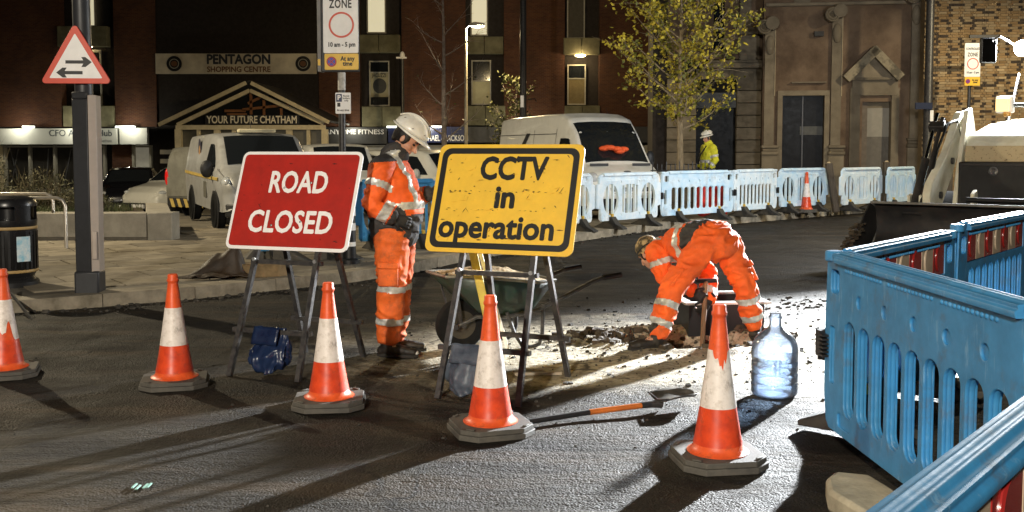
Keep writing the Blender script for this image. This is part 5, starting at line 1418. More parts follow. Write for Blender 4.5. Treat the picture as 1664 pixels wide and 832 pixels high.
vehicle('white_high_roof_van', 'big white high roof van with an orange jacket on its dashboard behind the CCTV sign', 'van', gv(934, 25.2), (.34, -.94), bigvan(2.46), VANWHITE, side=[[(1.12, 1.18), (1.22, 1.88), (1.65, 1.88), (2.2, 1.18)]], screen=(2.40, 1.58, .90), wheels=(-1.9, 2.2), wr=.36, head=[(2.86, .88, .98, .16, .14, .15)], grille=(3.1, .62, .8, .5), bump=[(3.18, .3, .56, .92)], mirrors=(1.95, 1.4, 1.6), seams=[[(.95, .4), (.95, 2.1), (.965, 2.1), (.965, .4)], [(-.45, .4), (-.45, 2.1), (-.435, 2.1), (-.435, .4)], [(-3.0, 1.98), (-3.0, 1.995), (.95, 1.995), (.95, 1.98)]], extra=bv_extra, plate=False)
# railings beside the big van
t = thing('metal_railing', 'row of pale metal railings right of the big white van', 'railing', (at(1035, 300, 29).x, 29.0, PAVE), R(75))
for k in range(16):
    mb = MB(); mb.bar((-1.6 + k * .2, 0, 0), (-1.6 + k * .2, 0, 1.45 + .04 * (k % 2)), .03, .03); mb.build('railing_bar', GALV, t)
mb = MB(); mb.bar((-1.65, 0, 1.3), (1.45, 0, 1.3), .04, .04); mb.bar((-1.65, 0, .2), (1.45, 0, .2), .04, .04); mb.build('rail', GALV, t)
t = thing('black_railing', 'low black iron railing bars below the leafy tree', 'railing', (at(1107, 300, 22.6).x, 22.6, PAVE), R(38))
for k in range(14):
    mb = MB(); mb.cyl((-.9 + k * .14, 0, 0), (-.9 + k * .14, 0, 1.12 + .05 * (k % 3 == 0)), .012, n=6); mb.build('railing_bar', BLACK, t)
mb = MB(); mb.bar((-.95, 0, .98), (.95, 0, .98), .03, .02); mb.build('rail', BLACK, t)

# ================================================================== LOADER (digger) at the right
LCREAM = M('cream loader paint', (.76, .74, .62), .4, var=.25, vs=3, coat=.3, col2=(.60, .56, .42))
LBLACK = M('black bucket steel', (.012, .012, .013), .6, var=.5, vs=4, col2=(.035, .03, .026), bump=.3, bs=18)
HOSE = M('hydraulic hose', (.01, .01, .01), .4, var=.2)
LD = thing('wheel_loader', 'cream digger with a wide black front bucket, rams and bright work lamp', 'digger', (5.62, 12.5, 0), R(-39))
# bucket: curved shell, side plates, cutting lip and dirt
bp = [(0, .86), (.16, .84), (.26, .70), (.28, .50), (.20, .34), (.0, .24), (-.35, .20), (-.80, .19)]
BX0, BX1 = -1.24, 1.22
mb = MB(); n = len(bp); inn = [(y * .93 - .01, z + (.025 if z < .5 else -.0)) for y, z in bp]
outer_ = [(x, y, z) for x in (BX0, BX1) for y, z in bp]; inner_ = [(x, y, z) for x in (BX0, BX1) for y, z in inn]
mb.add(outer_ + inner_, [(i, i + 1, n + i + 1, n + i) for i in range(n - 1)] + [(2 * n + i + 1, 2 * n + i, 3 * n + i, 3 * n + i + 1) for i in range(n - 1)] + [(0, n, 3 * n, 2 * n), (n - 1, 2 * n - 1, 4 * n - 1, 3 * n - 1)] + [(i, 2 * n + i, 2 * n + i + 1, i + 1) for i in range(n - 1)] + [(n + i, n + i + 1, 3 * n + i + 1, 3 * n + i) for i in range(n - 1)])
mb.build('bucket', LBLACK, LD, True, ang=40)
side_ = [(0, .86), (.2, .80), (.27, .5), (.0, .24), (-.80, .19), (-.74, .28), (-.30, .62)]
for x in (BX0 - .025, BX1 + .002):
    mb = MB(); mb.prism(side_, x, x + .024, 'yz'); mb.build('bucket_side', LBLACK, LD, bevel=.004)
mb = MB(); mb.b2((BX0, -.02, .855), (BX1, .03, .885)); mb.build('bucket_rim', M('worn bright edge', (.20, .19, .17), .5, var=.5, vs=8), LD, bevel=.004)
mb = MB(); mb.b2((BX0 - .03, -.92, .175), (BX1 + .03, -.78, .20)); mb.build('cutting_edge', STEEL, LD)
for k in range(7):
    x = BX0 + .05 + k * (BX1 - BX0 - .1) / 6; mb = MB(); mb.prism([(-.78, .165), (-1.06, .18), (-1.06, .195), (-.78, .235)], x - .05, x + .05, 'yz'); mb.build('tooth', LBLACK, LD, bevel=.005)
mb = MB(); q = random.Random(8)
for k in range(190):
    u = q.random(); clod(mb, (BX0 - .03 + q.gauss(0, .03), -.92 + .62 * u + q.gauss(0, .03), .20 + .36 * u + abs(q.gauss(0, .025))), .02 + .035 * q.random() ** 2)
mb.build('stuck_earth', DIRT, LD)
# lift arms, tower, rams
def plate_arm(x0, x1, poly, nm='lift_arm', mat_=LCREAM):
    mb = MB(); mb.prism(poly, x0, x1, 'yz'); return mb.build(nm, mat_, LD, bevel=.012)
arm = [(.22, .98), (.30, 1.12), (.95, 1.52), (1.50, 2.05), (1.62, 2.08), (1.70, 1.96), (1.62, 1.74), (1.15, 1.20), (.75, .84), (.35, .62), (.24, .72)]
for x in (-.66, .56):
    a_ = plate_arm(x, x + .10, arm)
    o = link('lightening_hole', curve_mesh('lightening_hole', [oval(0, 0, .055, .13, 20)], .004), M('dark recess', (.08, .075, .055), .7), a_); o.rotation_euler = (R(-40), 0, R(-90)); o.location = (x - .004, .72, 1.02)
    mb = MB()
    for yy, zz in ((.30, .82), (1.58, 1.95), (.62, .96), (1.1, 1.4)): mb.cyl((x - .03, yy, zz), (x + .13, yy, zz), .045, n=14)
    mb.build('pivot_pin', BLACKPAINT, a_)
for x in (-.80, -.74):
    pass
for x, s in ((-.78, 1), (.72, 1)):
    # bucket ram lies along the arm: thick black cylinder, chrome rod, bracket
    A = Vector((x, .22, .74)); B_ = Vector((x, 1.18, 2.04)); mid = A + (B_ - A) * .52
    mb = MB(); mb.cyl(A, mid, .05, n=14); mb.build('ram_cylinder', LBLACK, LD, True)
    mb = MB(); mb.cyl(mid, B_, .024, n=12); mb.build('ram_rod', CHROME, LD, True)
    mb = MB(); mb.cyl(A + Vector((.1, 0, .06)), A + (B_ - A) * .95 + Vector((.08, 0, 0)), .028, n=10); mb.build('guide_rod', LBLACK, LD, True)
    mb = MB(); mb.box(A + (B_ - A) * .86 + Vector((.04, 0, 0)), (.20, .13, .10), Matrix.Rotation(R(37), 3, 'X')); mb.build('ram_bracket', LBLACK, LD, bevel=.01)
    mb = MB(); pts = [Vector((x + .12, .4, .95)), Vector((x + .14, .75, 1.55)), Vector((x + .16, 1.1, 1.9)), Vector((x + .2, 1.35, 1.95)), Vector((x + .22, 1.5, 1.7))]; mb.tube(pts, .018, 8); mb.build('hose', HOSE, LD, True)
    mb = MB(); mb.prism([(.29, .55), (.42, .55), (.46, .78), (.40, .98), (.29, .96)], x - .09, x - .055, 'yz'); mb.prism([(.29, .55), (.42, .55), (.46, .78), (.40, .98), (.29, .96)], x + .055, x + .09, 'yz'); mb.build('bucket_ear', LCREAM, LD, bevel=.008)
    mb = MB(); mb.cyl((x - .12, .24, .74), (x + .12, .24, .74), .04, n=12); mb.build('pivot_pin', LBLACK, LD)
for x in (-.10, .62):
    mb = MB(); mb.prism([(.29, .60), (.45, .60), (.50, .78), (.42, 1.05), (.30, 1.0)], x, x + .05, 'yz'); mb.build('bucket_link', LCREAM, LD, bevel=.01)
mb = MB(); mb.tube([(.60, .2, .85), (.62, .45, 1.1), (.7, .6, 1.3), (.74, .75, 1.1)], .03, 8); mb.cyl((-.14, .3, .92), (.66, .3, .92), .035, n=10); mb.build('hose', HOSE, LD, True)
# tower plates beside the bonnet
for x in (-.52, .46):
    plate_arm(x, x + .06, [(1.0, .7), (1.15, 1.3), (1.45, 2.08), (1.64, 2.12), (1.76, 1.95), (2.1, 1.3), (2.2, .7)], 'tower')
# bonnet, mud-splashed panel, grille
bon = [(1.30, 1.50), (1.30, 1.62), (1.42, 1.75), (2.4, 1.92), (3.9, 2.02), (3.9, 1.0), (1.35, 1.0)]
mb = MB(); mb.prism(bon, -.45, .45, 'yz'); mb.build('bonnet', LCREAM, LD, bevel=.05, seg=3)
mb = MB(); mb.prism([(1.24, 1.38), (1.22, 1.40), (1.26, 1.60), (1.30, 1.60)], -.43, .43, 'yz'); mb.build('mud_splashed_panel', M('mud splashed cream panel', (.50, .40, .24), .8, var=.6, vs=30, col2=(.12, .08, .045), lo=.3, hi=.42), LD, bevel=.006)
mb = MB(); mb.b2((-.46, 1.05, .62), (.46, 1.28, 1.39)); gr = mb.build('grille_guard', LBLACK, LD, bevel=.02)
mb = MB(); mb.b2((-.42, 1.03, .66), (.42, 1.049, 1.34)); mb.build('guard_panel', M('matt black guard panel', (.022, .021, .02), .7, var=.4, vs=3), gr, bevel=.006)
mb = MB(); mb.lathe([(.03, 0), (.045, .01), (.06, 0)], 14); q = mb.build('guard_latch', STEEL, gr); q.rotation_euler = (R(90), 0, 0); q.location = (-.02, 1.03, 1.27)
mb = MB(); mb.b2((-.5, 1.3, .5), (.5, 4.6, 1.0)); mb.build('chassis', LCREAM, LD, bevel=.02)
mb = MB()
for k in range(12): mb.ell((-.62 + q_, .55, .80) if False else (-.45 + .07 * k, .62, .78), (.10, .09, .06))
mb.build('rag_bundle', M('pale rags', (.55, .52, .46), .8, var=.4), LD, True)
for x, y, r in ((-.95, 2.1, .48), (.75, 2.1, .48), (-1.1, 5.0, .75), (.8, 5.0, .75)):
    mb = MB(); mb.lathe([(r * .5, 0), (r - .06, 0), (r, .06), (r, .22), (r - .06, .28), (r * .5, .28)], 30); wq = mb.build('wheel', TYRE, LD, True); wq.rotation_euler = (0, R(90), 0); wq.location = (x, y, r)
    mb = MB(); mb.lathe([(0, .10), (r * .5, .06)], 20); mb.build('rim', LCREAM, wq)
# cab set well back, mostly outside the picture
cabx0, cabx1, caby0, caby1 = .12, 1.1, 4.0, 5.5
for x in (cabx0, cabx1):
    for y in (caby0, caby1):
        mb = MB(); mb.bar((x, y, 1.0), (x, y + .05, 2.86), .09, .09); mb.build('cab_post', BLACKPAINT, LD)
mb = MB(); mb.b2((cabx0 - .08, caby0 - .15, 2.86), (cabx1 + .08, caby1 + .1, 2.98)); mb.build('cab_roof', LCREAM, LD, bevel=.04)
mb = MB(); mb.b2((cabx0 + .05, caby0 + .01, 1.1), (cabx1 - .05, caby0 + .02, 2.84)); mb.build('cab_windscreen', GLASSDARK, LD)
mb = MB(); mb.b2((cabx0 + .02, caby0 + .05, .9), (cabx1 - .02, caby1, 1.4)); mb.build('cab_lower', LCREAM, LD)
LDI = LD.rotation_euler.z
def to_ld(P): 
    d = Vector(P) - Vector(LD.location); return Matrix.Rotation(-LDI, 3, 'Z') @ d
L_ = to_ld(at(1661, 78, 15.6)); MIR = to_ld(at(1606, 82, 15.3)); IND = to_ld(at(1631, 171, 14.8))
mb = MB(); mb.cyl(L_ + Vector((0, .12, 0)), L_ + Vector((0, .02, 0)), .09, .11, 18); mb.bar(L_ + Vector((0, .1, -.08)), (L_.x + .05, caby0, 2.90), .03, .03); mb.build('work_lamp', BLACK, LD, True)
mb = MB(); mb.lathe([(.125, 0), (.09, .035), (0, .045)], 18); wl = mb.build('work_lamp_glass', LAMPWHITE, LD, True); wl.location = L_ + Vector((0, .03, 0)); wl.rotation_euler = (R(90), 0, 0)
mb = MB(); mb.b2((-.12, -.03, -.19), (.12, .05, .19)); mm = mb.build('mirror', BLACK, LD, bevel=.03, seg=3); mm.location = MIR; mm.rotation_euler = (0, 0, R(40))
mb = MB(); mb.b2((-.10, -.036, -.17), (.10, -.030, .17)); mb.build('mirror_glass', M('mirror glass', (.35, .35, .37), .05, metal=1, var=0), mm)
mb = MB(); mb.tube([MIR + Vector((.05, 0, .14)), MIR + Vector((.15, .02, .20)), (cabx0 - .05, caby0 - .05, 2.75), (cabx0, caby0, 2.6)], .018, 8); mb.build('mirror_arm', BLACKPAINT, LD, True)
P1 = to_ld(at(1656, 120, 15.5)); P2 = to_ld(at(1636, 208, 15.0))
mb = MB(); mb.tube([P1, (P1 + P2) / 2 + Vector((.0, 0, 0)), P2], .02, 10); mb.build('lamp_stem', BLACKPAINT, LD, True)
mb = MB(); mb.b2((-.11, -.02, -.11), (.13, .09, .13)); im = mb.build('indicator_housing', SIGNWHITE, LD, bevel=.02); im.location = IND
mb = MB(); mb.b2((-.10, -.045, -.085), (.08, -.019, .10)); mb.build('indicator_lens', M('warm indicator lens', (1, .75, .35), .2, var=0, emit=(1, .68, .25), estr=1.4), im, bevel=.015)
mb = MB(); mb.cyl((.05, .0, -.16), (.05, .0, -.10), .05, n=10); mb.build('indicator_cap', M('amber cap', (.6, .3, .05), .3), im)
mb = MB(); mb.cyl(IND + Vector((.12, .03, 0)), IND + Vector((.75, .1, .0)), .03, n=8); mb.build('indicator_arm', BLACK, LD, True)
# the lit lamp: one beam on the dig, and its wide spill
d = bpy.data.lights.new('work_lamp_beam', 'SPOT'); d.energy = P_WORK_SPOT; d.color = COOL; d.spot_size = R(29); d.spot_blend = 1; d.shadow_soft_size = .16
beam = bpy.data.objects.new('work_lamp_beam', d); COL.objects.link(beam)
wp = at(1661, 78, 15.6) + Vector((-.07, -.16, 0))
beam.location = wp; tgt = Vector((1.7, 7.7, 0)); beam.rotation_euler = (tgt - wp).to_track_quat('-Z', 'Y').to_euler()
lamp_light('work_lamp_spill', 'POINT', P_WORK_ALL, COOL, wp + Vector((-.10, -.16, .05)), .3)
# ================================================================== PEOPLE
def V(*a): return Vector(a)
def remeshed(mb, voxel, smooth=3, factor=.5):
    """one continuous skin round all the overlapping volumes of mb"""
    me = mb.mesh('tmp'); o = bpy.data.objects.new('tmp', me); COL.objects.link(o)
    r = o.modifiers.new('r', 'REMESH'); r.mode = 'VOXEL'; r.voxel_size = voxel; r.use_smooth_shade = True
    s = o.modifiers.new('s', 'SMOOTH'); s.iterations = smooth; s.factor = factor
    dg = bpy.context.evaluated_depsgraph_get()
    out = bpy.data.meshes.new_from_object(o.evaluated_get(dg))
    bpy.data.objects.remove(o); bpy.data.meshes.remove(me)
    out.polygons.foreach_set('use_smooth', [True] * len(out.polygons))
    return out
def wrinkle(me, amp, sc, seed=0.0, fold=1.0):
    me.update()
    nv = len(me.vertices)
    no = np.empty(nv * 3, np.float32); me.vertices.foreach_get('normal', no); no = no.reshape(-1, 3)
    co = np.empty(nv * 3, np.float32); me.vertices.foreach_get('co', co); co = co.reshape(-1, 3)
    d = np.empty(nv, np.float32)
    for i in range(nv):
        x, y, z = co[i]
        w_ = noise.noise(V(x * 4 + seed, y * 4, z * 4)) * .9
        a = noise.noise(V(x * sc[0] + seed + w_, y * sc[1] + w_, z * sc[2] + w_ * 1.5))
        b = noise.noise(V(x * 24 + seed, y * 24, z * 30 + w_))
        d[i] = (1 - 2.4 * abs(a)) * fold + .35 * b
    co += no * (d * amp)[:, None]
    me.vertices.foreach_set('co', co.ravel()); me.update()
def face_centres(me):
    n = len(me.polygons); c = np.empty(n * 3, np.float32); me.polygons.foreach_get('center', c); return c.reshape(-1, 3)
def seg_t(c, a, b):
    a = np.array(a); b = np.array(b); d = b - a; L2 = (d * d).sum()
    t = ((c - a) @ d) / L2; q = a + np.clip(t, 0, 1)[:, None] * d
    return t, np.linalg.norm(c - q, axis=1)
def band(me, mask, name, mat, parent, off=.0045):
    """lift the faces under mask off the cloth as a part of their own"""
    idx = np.nonzero(mask)[0]
    if not len(idx): return None
    vs = {}; V_ = []; F_ = []
    for i in idx:
        f = []
        for v in me.polygons[int(i)].vertices:
            if v not in vs:
                vs[v] = len(V_); q = me.vertices[v]; V_.append(q.co + q.normal * off)
            f.append(vs[v])
        F_.append(tuple(f))
    m2 = bpy.data.meshes.new(name); m2.from_pydata(V_, [], F_); m2.update(); m2.polygons.foreach_set('use_smooth', [True] * len(m2.polygons))
    return link(name, m2, mat, parent)
HVO = M('hi-vis orange cloth', (.86, .125, .012), .75, var=.22, vs=5, col2=(.62, .085, .012), bump=.25, bs=70, bdist=.004)
add_dirt(HVO, (.20, .07, .03), 9, .56, .74, .6)
HVO2 = M('worn hi-vis orange trousers', (.80, .145, .018), .75, var=.3, vs=5, col2=(.48, .085, .014), bump=.3, bs=60, bdist=.004)
add_dirt(HVO2, (.14, .06, .03), 8, .50, .70, .75)
HVY = M('hi-vis yellow cloth', (.62, .60, .03), .75, var=.25, vs=6, bump=.25, bs=60)
DARKCLOTH = M('dark navy cloth', (.022, .021, .024), .85, var=.4, vs=6, col2=(.05, .045, .04), bump=.3, bs=60)
SILVERTAPE = M('reflective silver tape', (.58, .58, .55), .35, metal=.15, var=.35, vs=18, col2=(.34, .33, .30))
SKIN = M('skin', (.50, .27, .18), .55, var=.15, vs=14, col2=(.40, .19, .12))
HAIR = M('dark hair', (.012, .009, .007), .6, var=.4, vs=30)
BOOT = M('dusty dark work boot', (.011, .009, .008), .6, var=.6, vs=12, col2=(.028, .022, .016), bump=.4, bs=50)
SOLE = M('boot sole', (.02, .018, .016), .8, var=.3)
HELMET = M('scuffed white helmet', (.74, .72, .66), .32, var=.15, vs=7, col2=(.58, .54, .46), coat=.3)
GLOVE = M('black work glove', (.014, .013, .013), .7, var=.4, vs=15, bump=.3, bs=80)
EYE = M('eye', (.02, .015, .012), .2, var=0)
def hand(mb, W, d, pn, th, curl=.6, k=1.0):
    """five-fingered hand: W wrist, d direction, pn palm normal, th side the thumb is on"""
    d = d.normalized(); pn = (pn - d * pn.dot(d)).normalized(); s = d.cross(pn).normalized() * th
    mb.loft([W - d * .01, W + d * .045, W + d * .088], [(.026 * k, .020 * k), (.040 * k, .017 * k), (.041 * k, .014 * k)], s, 12)
    for i, (o, L) in enumerate(((.030, .070), (.010, .080), (-.010, .074), (-.029, .058))):
        p = W + d * .088 + s * o * k; a = .25 * curl; pts = [p]; dr = d
        for j in range(3):
            a += curl * (.75 if j else .5); dr = (d * math.cos(a) + pn * math.sin(a)); p = p + dr * L * (.45, .33, .25)[j] * k; pts.append(p)
        mb.loft(pts, [.0105 * k, .010 * k, .009 * k, .0075 * k], s, 8)
    p = W + d * .03 + s * .032 * k; t1 = p + (d * .6 + s * .6 + pn * .35).normalized() * .04 * k; t2 = t1 + (d * .8 + s * .05 + pn * .55).normalized() * .035 * k
    mb.loft([p, t1, t2], [.014 * k, .012 * k, .009 * k], pn, 8)
def head_parts(mb, H, fd, ud, k=1.0):
    fd = fd.normalized(); ud = (ud - fd * ud.dot(fd)).normalized(); l = ud.cross(fd)
    rot = Matrix((fd, l, ud)).transposed()
    def P(x, y, z): return H + (fd * x + l * y + ud * z) * k
    mb.ell(P(-.012, 0, .03), (.098 * k, .076 * k, .098 * k), 18, 12, rot)
    mb.ell(P(.02, 0, -.045), (.072 * k, .060 * k, .075 * k), 16, 10, rot)
    mb.ell(P(.062, 0, -.088), (.026 * k, .030 * k, .022 * k), 12, 8, rot)
    mb.loft([P(.082, 0, .012), P(.104, 0, -.018), P(.112, 0, -.032)], [.010 * k, .013 * k, .016 * k], l, 8)
    mb.ell(P(.082, 0, -.062), (.016 * k, .026 * k, .008 * k), 10, 6, rot); mb.ell(P(.081, 0, -.072), (.014 * k, .023 * k, .008 * k), 10, 6, rot)
    mb.ell(P(.078, 0, .028), (.016 * k, .052 * k, .012 * k), 12, 6, rot)
    for s in (-1, 1):
        mb.ell(P(-.012, s * .076, -.012), (.020 * k, .011 * k, .032 * k), 10, 8, rot); mb.ell(P(.058, s * .040, -.03), (.024 * k, .02 * k, .02 * k), 10, 8, rot)
    return P, rot
def person(label, loc, rz, J, o):
    t = thing('person', label, 'person', loc, rz, None)
    lat = o['lat']; k = o.get('k', 1)
    # ---------- one continuous body
    mb = MB()
    mb.loft(J['spine'], [(a * .86, b * .84) for a, b in J['spine_r']], lat, 18)
    N, H = J['neck'], J['head']
    mb.loft([J['spine'][-1] + (N - J['spine'][-1]) * .3, N, N + (H - N) * .7], [(.085, .075), (.058, .06), (.056, .06)], lat, 12)
    P, rot = head_parts(mb, H, o['fd'], o['ud'])
    for s in 'LR':
        S, E, W = J['S' + s], J['E' + s], J['W' + s]
        mb.loft([J['spine'][-1] * .6 + S * .4, S], [(.07, .065), (.062, .062)], lat, 10)
        mb.loft([S, (S + E) / 2, E, E + (W - E) * .35, W], [.056, .050, .040, .043, .028], lat, 12)
        Hp, K, A = J['H' + s], J['K' + s], J['A' + s]
        mb.loft([Hp, (Hp + K) / 2, K, K + (A - K) * .35, A], [.088, .076, .056, .056, .036], lat, 14)
        mb.loft([A, A + J['T' + s] * .10 - V(0, 0, .04), A + J['T' + s] * .19 - V(0, 0, .055)], [(.036, .036), (.040, .030), (.034, .02)], lat, 10)
        hd, hn, th, cu = J['hand' + s]
        hand(mb, W, hd, hn, th, cu)
    me = remeshed(mb, o.get('voxel', .0075), 2, .4)
    link('body', me, SKIN, t)
    for s in (-1, 1):
        e = MB(); e.ell(P(.074, s * .033, .006), (.012, .013, .009), 10, 8, rot); e.build('eye', EYE, t, True)
        e = MB(); e.loft([P(.088, s * .016, .030), P(.086, s * .034, .034), P(.074, s * .052, .028)], [.005, .006, .004], rot @ V(0, 1, 0), 6); e.build('eyebrow', HAIR, t, True)
    # ---------- hair
    if o.get('hair', True):
        mb = MB(); mb.ell(P(-.026, 0, .03), (.096, .082, .098), 18, 12, rot)
        for s in (-1, 1): mb.ell(P(.0, s * .066, .0), (.03, .018, .05), 10, 8, rot)
        mb.loft([P(-.085, 0, -.01), P(-.075, 0, -.065)], [(.06, .03), (.045, .02)], rot @ V(0, 1, 0), 10)
        me = remeshed(mb, .008, 2); wrinkle(me, .004, (40, 40, 30), 3)
        # keep the face clear
        bm = bmesh.new(); bm.from_mesh(me); inv = rot.inverted()
        bmesh.ops.delete(bm, geom=[v for v in bm.verts if (lambda q: q.x > .045 or (q.x > -.0 and q.z < .0 and abs(q.y) < .06))(inv @ (v.co - H))], context='VERTS'); bm.to_mesh(me); bm.free()
        link('hair', me, HAIR, t)
    # ---------- trousers
    mb = MB(); ri = o.get('leg_r', (.122, .112, .098, .094, .088))
    sp0 = J['spine'][0]; mb.loft([sp0 - (J['spine'][1] - sp0).normalized() * .06, sp0, sp0 + (J['spine'][1] - sp0) * .75], [(.15, .125), o.get('hip_r', (.188, .158)), (.176, .15)], lat, 18)
    for s in 'LR':
        Hp, K, A = J['H' + s], J['K' + s], J['A' + s]; b = A + (K - A) * .12
        mb.loft([Hp + (Hp - K).normalized() * .02, Hp + (K - Hp) * .5, K, K + (A - K) * .5, b], list(ri), lat, 16)
    me = remeshed(mb, o.get('cvoxel', .009), 3); wrinkle(me, o.get('wr', .013), (7, 7, 13), 1.3, 1)
    tr = link('trousers', me, o['trousers'], t); c = face_centres(me)
    for s in 'LR':
        K, A = J['K' + s], J['A' + s]; tt, dd = seg_t(c, K, A); to, do = seg_t(c, J['K' + ('R' if s == 'L' else 'L')], J['A' + ('R' if s == 'L' else 'L')])
        near = (dd < do) & (dd < .17)
        for a, b in o.get('leg_bands', ((.06, .19), (.58, .71))):
            band(me, near & (tt > a) & (tt < b), 'reflective_band', SILVERTAPE, tr)
        # cargo pocket on the thigh
        Hp = J['H' + s]; out = (lat if s == 'L' else -lat)
        pc_ = Hp + (K - Hp) * .68 + out * (ri[2] + .012); mb = MB(); ax = (K - Hp).normalized()
        rotp = Matrix((ax.cross(out).normalized(), out, ax)).transposed()
        mb.box(pc_, (.15, .028, .17), rotp); mb.box(pc_ + out * .012 - ax * .07, (.16, .025, .05), rotp)
        mb.build('cargo_pocket', o['trousers'], tr, bevel=.012)
    # ---------- jacket
    jf = o.get('jk_from', 0); mb = MB(); mb.loft(J['spine'][jf:], J['spine_r'][jf:], lat, 20)
    for s in 'LR':
        S, E, W = J['S' + s], J['E' + s], J['W' + s]
        mb.loft([J['spine'][-1] * .55 + S * .45, S], [(.095, .085), (.088, .085)], lat, 12)
        mb.loft([S, (S + E) / 2, E, E + (W - E) * .45, E + (W - E) * .90], list(o.get('arm_r', (.088, .080, .072, .066, .052))), lat, 14)
    if o.get('collar', True):
        mb.loft([J['spine'][-1] + (N - J['spine'][-1]) * .35, N - (N - J['spine'][-1]) * .05], [(.115, .105), (.098, .098)], lat, 14)
    me = remeshed(mb, o.get('cvoxel', .009), 3); wrinkle(me, o.get('wr', .013), (7, 7, 12), 5.1, 1)
    jk = link('jacket', me, o['jacket'], t); c = face_centres(me)
    me.materials.append(DARKCLOTH)
    torso = J['spine']; arm_near = {}
    dt = np.full(len(c), 9.0)
    for a, b in zip(torso, torso[1:]): dt = np.minimum(dt, seg_t(c, a, b)[1])
    darm = np.full(len(c), 9.0); tarm = {}
    for s in 'LR':
        S, E, W = J['S' + s], J['E' + s], J['W' + s]
        t1, d1 = seg_t(c, S, E); t2, d2 = seg_t(c, E, W); tarm[s] = (t1, d1, t2, d2); darm = np.minimum(darm, np.minimum(d1, d2))
    isarm = darm < .092
    dirv = (torso[-1] - torso[0]); tt, _ = seg_t(c, torso[0], torso[-1])
    dark = np.zeros(len(c), bool)
    if 'dark_below' in o: dark |= (tt < o['dark_below']) & ~isarm
    if 'dark_fore' in o:
        for s in 'LR': t1, d1, t2, d2 = tarm[s]; dark |= (d2 < .10) & (t2 > o['dark_fore']) & (d2 < d1)
    if 'dark_top' in o: dark |= (tt > o['dark_top'])
    me.polygons.foreach_set('material_index', dark.astype(np.int32)); me.update()
    for a, b in o.get('waist_bands', ()): band(me, (tt > a) & (tt < b) & ~isarm, 'reflective_band', SILVERTAPE, jk)
    for s in 'LR':
        t1, d1, t2, d2 = tarm[s]
        for a, b in o.get('upper_bands', ((.42, .60),)): band(me, (d1 < .115) & (t1 > a) & (t1 < b) & (d1 <= d2), 'reflective_band', SILVERTAPE, jk)
        for a, b in o.get('fore_bands', ((.50, .76),)): band(me, (d2 < .10) & (t2 > a) & (t2 < b) & (d2 < d1), 'reflective_band', SILVERTAPE, jk)
    if 'braces' in o:
        b0, b1, tmin = o['braces']; lv = np.array(lat); q = (c - np.array(torso[1])) @ lv
        band(me, (np.abs(np.abs(q) - b0) < b1) & (tt > tmin) & (dt < .40) & (darm > .075), 'reflective_brace', SILVERTAPE, jk)
    # ---------- gloves
    for s in 'LR':
        if s not in o.get('gloves', 'LR'): continue
        hd, hn, th, cu = J['hand' + s]; mb = MB(); hand(mb, J['W' + s] + hd.normalized() * .002, hd, hn, th, cu, 1.13)
        mb.loft([J['W' + s] - hd.normalized() * .05, J['W' + s] + hd.normalized() * .01], [(.044, .040), (.036, .032)], lat, 10)
        link('glove', remeshed(mb, .0045, 2, .4), o.get('glove', GLOVE), t)
    # ---------- boots
    for s in 'LR':
        A, T = J['A' + s], J['T' + s]; d_ = V(T.x, T.y, 0).normalized(); sd = V(-d_.y, d_.x, 0); g0 = A.z - .09
        mb = MB(); B_ = V(A.x, A.y, g0)
        mb.loft([A + V(0, 0, .08), A + V(0, 0, .0), B_ + V(0, 0, .05)], [(.056, .060), (.050, .056), (.046, .062)], sd, 12)
        mb.loft([B_ - d_ * .055 + V(0, 0, .045), B_ + d_ * .06 + V(0, 0, .052), B_ + d_ * .15 + V(0, 0, .045), B_ + d_ * .205 + V(0, 0, .038)], [(.038, .036), (.044, .044), (.050, .036), (.040, .028)], sd, 12)
        me = remeshed(mb, .007, 3); wrinkle(me, .002, (30, 30, 30), 2); bo = link('boot', me, BOOT, t)
        pts = []
        for q in np.linspace(0, 2 * math.pi, 22)[:-1]:
            f = math.cos(q); w_ = .050 if f > 0 else .040
            p_ = B_ + d_ * (.075 + f * .165) + sd * math.sin(q) * w_; pts.append((p_.x, p_.y))
        mb = MB(); mb.prism(pts, g0 + .0, g0 + .026, 'xy'); mb.build('sole', SOLE, bo, bevel=.004)
        mb = MB()
        for q in range(5):
            e = B_ + d_ * (.055 + q * .018) + V(0, 0, .098 - q * .006); mb.cyl(e - sd * .026, e + sd * .026, .0035, n=6)
        mb.build('lace', SIGNBLACK, bo)
        if o.get('toe'):
            mb = MB(); mb.ell(B_ + d_ * .222 + V(0, 0, .034), (.016, .024, .016)); mb.build('worn_toe_cap', M('pale worn toe cap', (.55, .52, .46), .6, var=.4), bo, True)
    # ---------- headgear
    hc = H + rot @ V(-.012, 0, .055)
    if o['hat'] == 'helmet':
        hr = rot @ Matrix.Rotation(R(o.get('hat_tilt', 0)), 3, 'Y')
        mb = MB(); rows = []
        for j in range(11):
            ph = j / 10 * math.pi / 2; rows.append([hc + hr @ V(.142 * math.cos(ph) * math.cos(u) - .008, .112 * math.cos(ph) * math.sin(u), .125 * math.sin(ph) + .004) for u in np.linspace(0, 2 * math.pi, 37)])
        mb.grid(rows); mb.grid([[hc + hr @ V((.142 + e + (.055 * max(0, math.cos(u)) ** 1.6 if e else 0)) * math.cos(u) - .008, (.112 + e) * math.sin(u), .004 - (.018 if e else 0) * (1 + .5 * math.cos(u))) for u in np.linspace(0, 2 * math.pi, 37)] for e in (0, .010)])
        h_ = mb.build('helmet', HELMET, t, True, ang=60); so = h_.modifiers.new('solid', 'SOLIDIFY'); so.thickness = .004
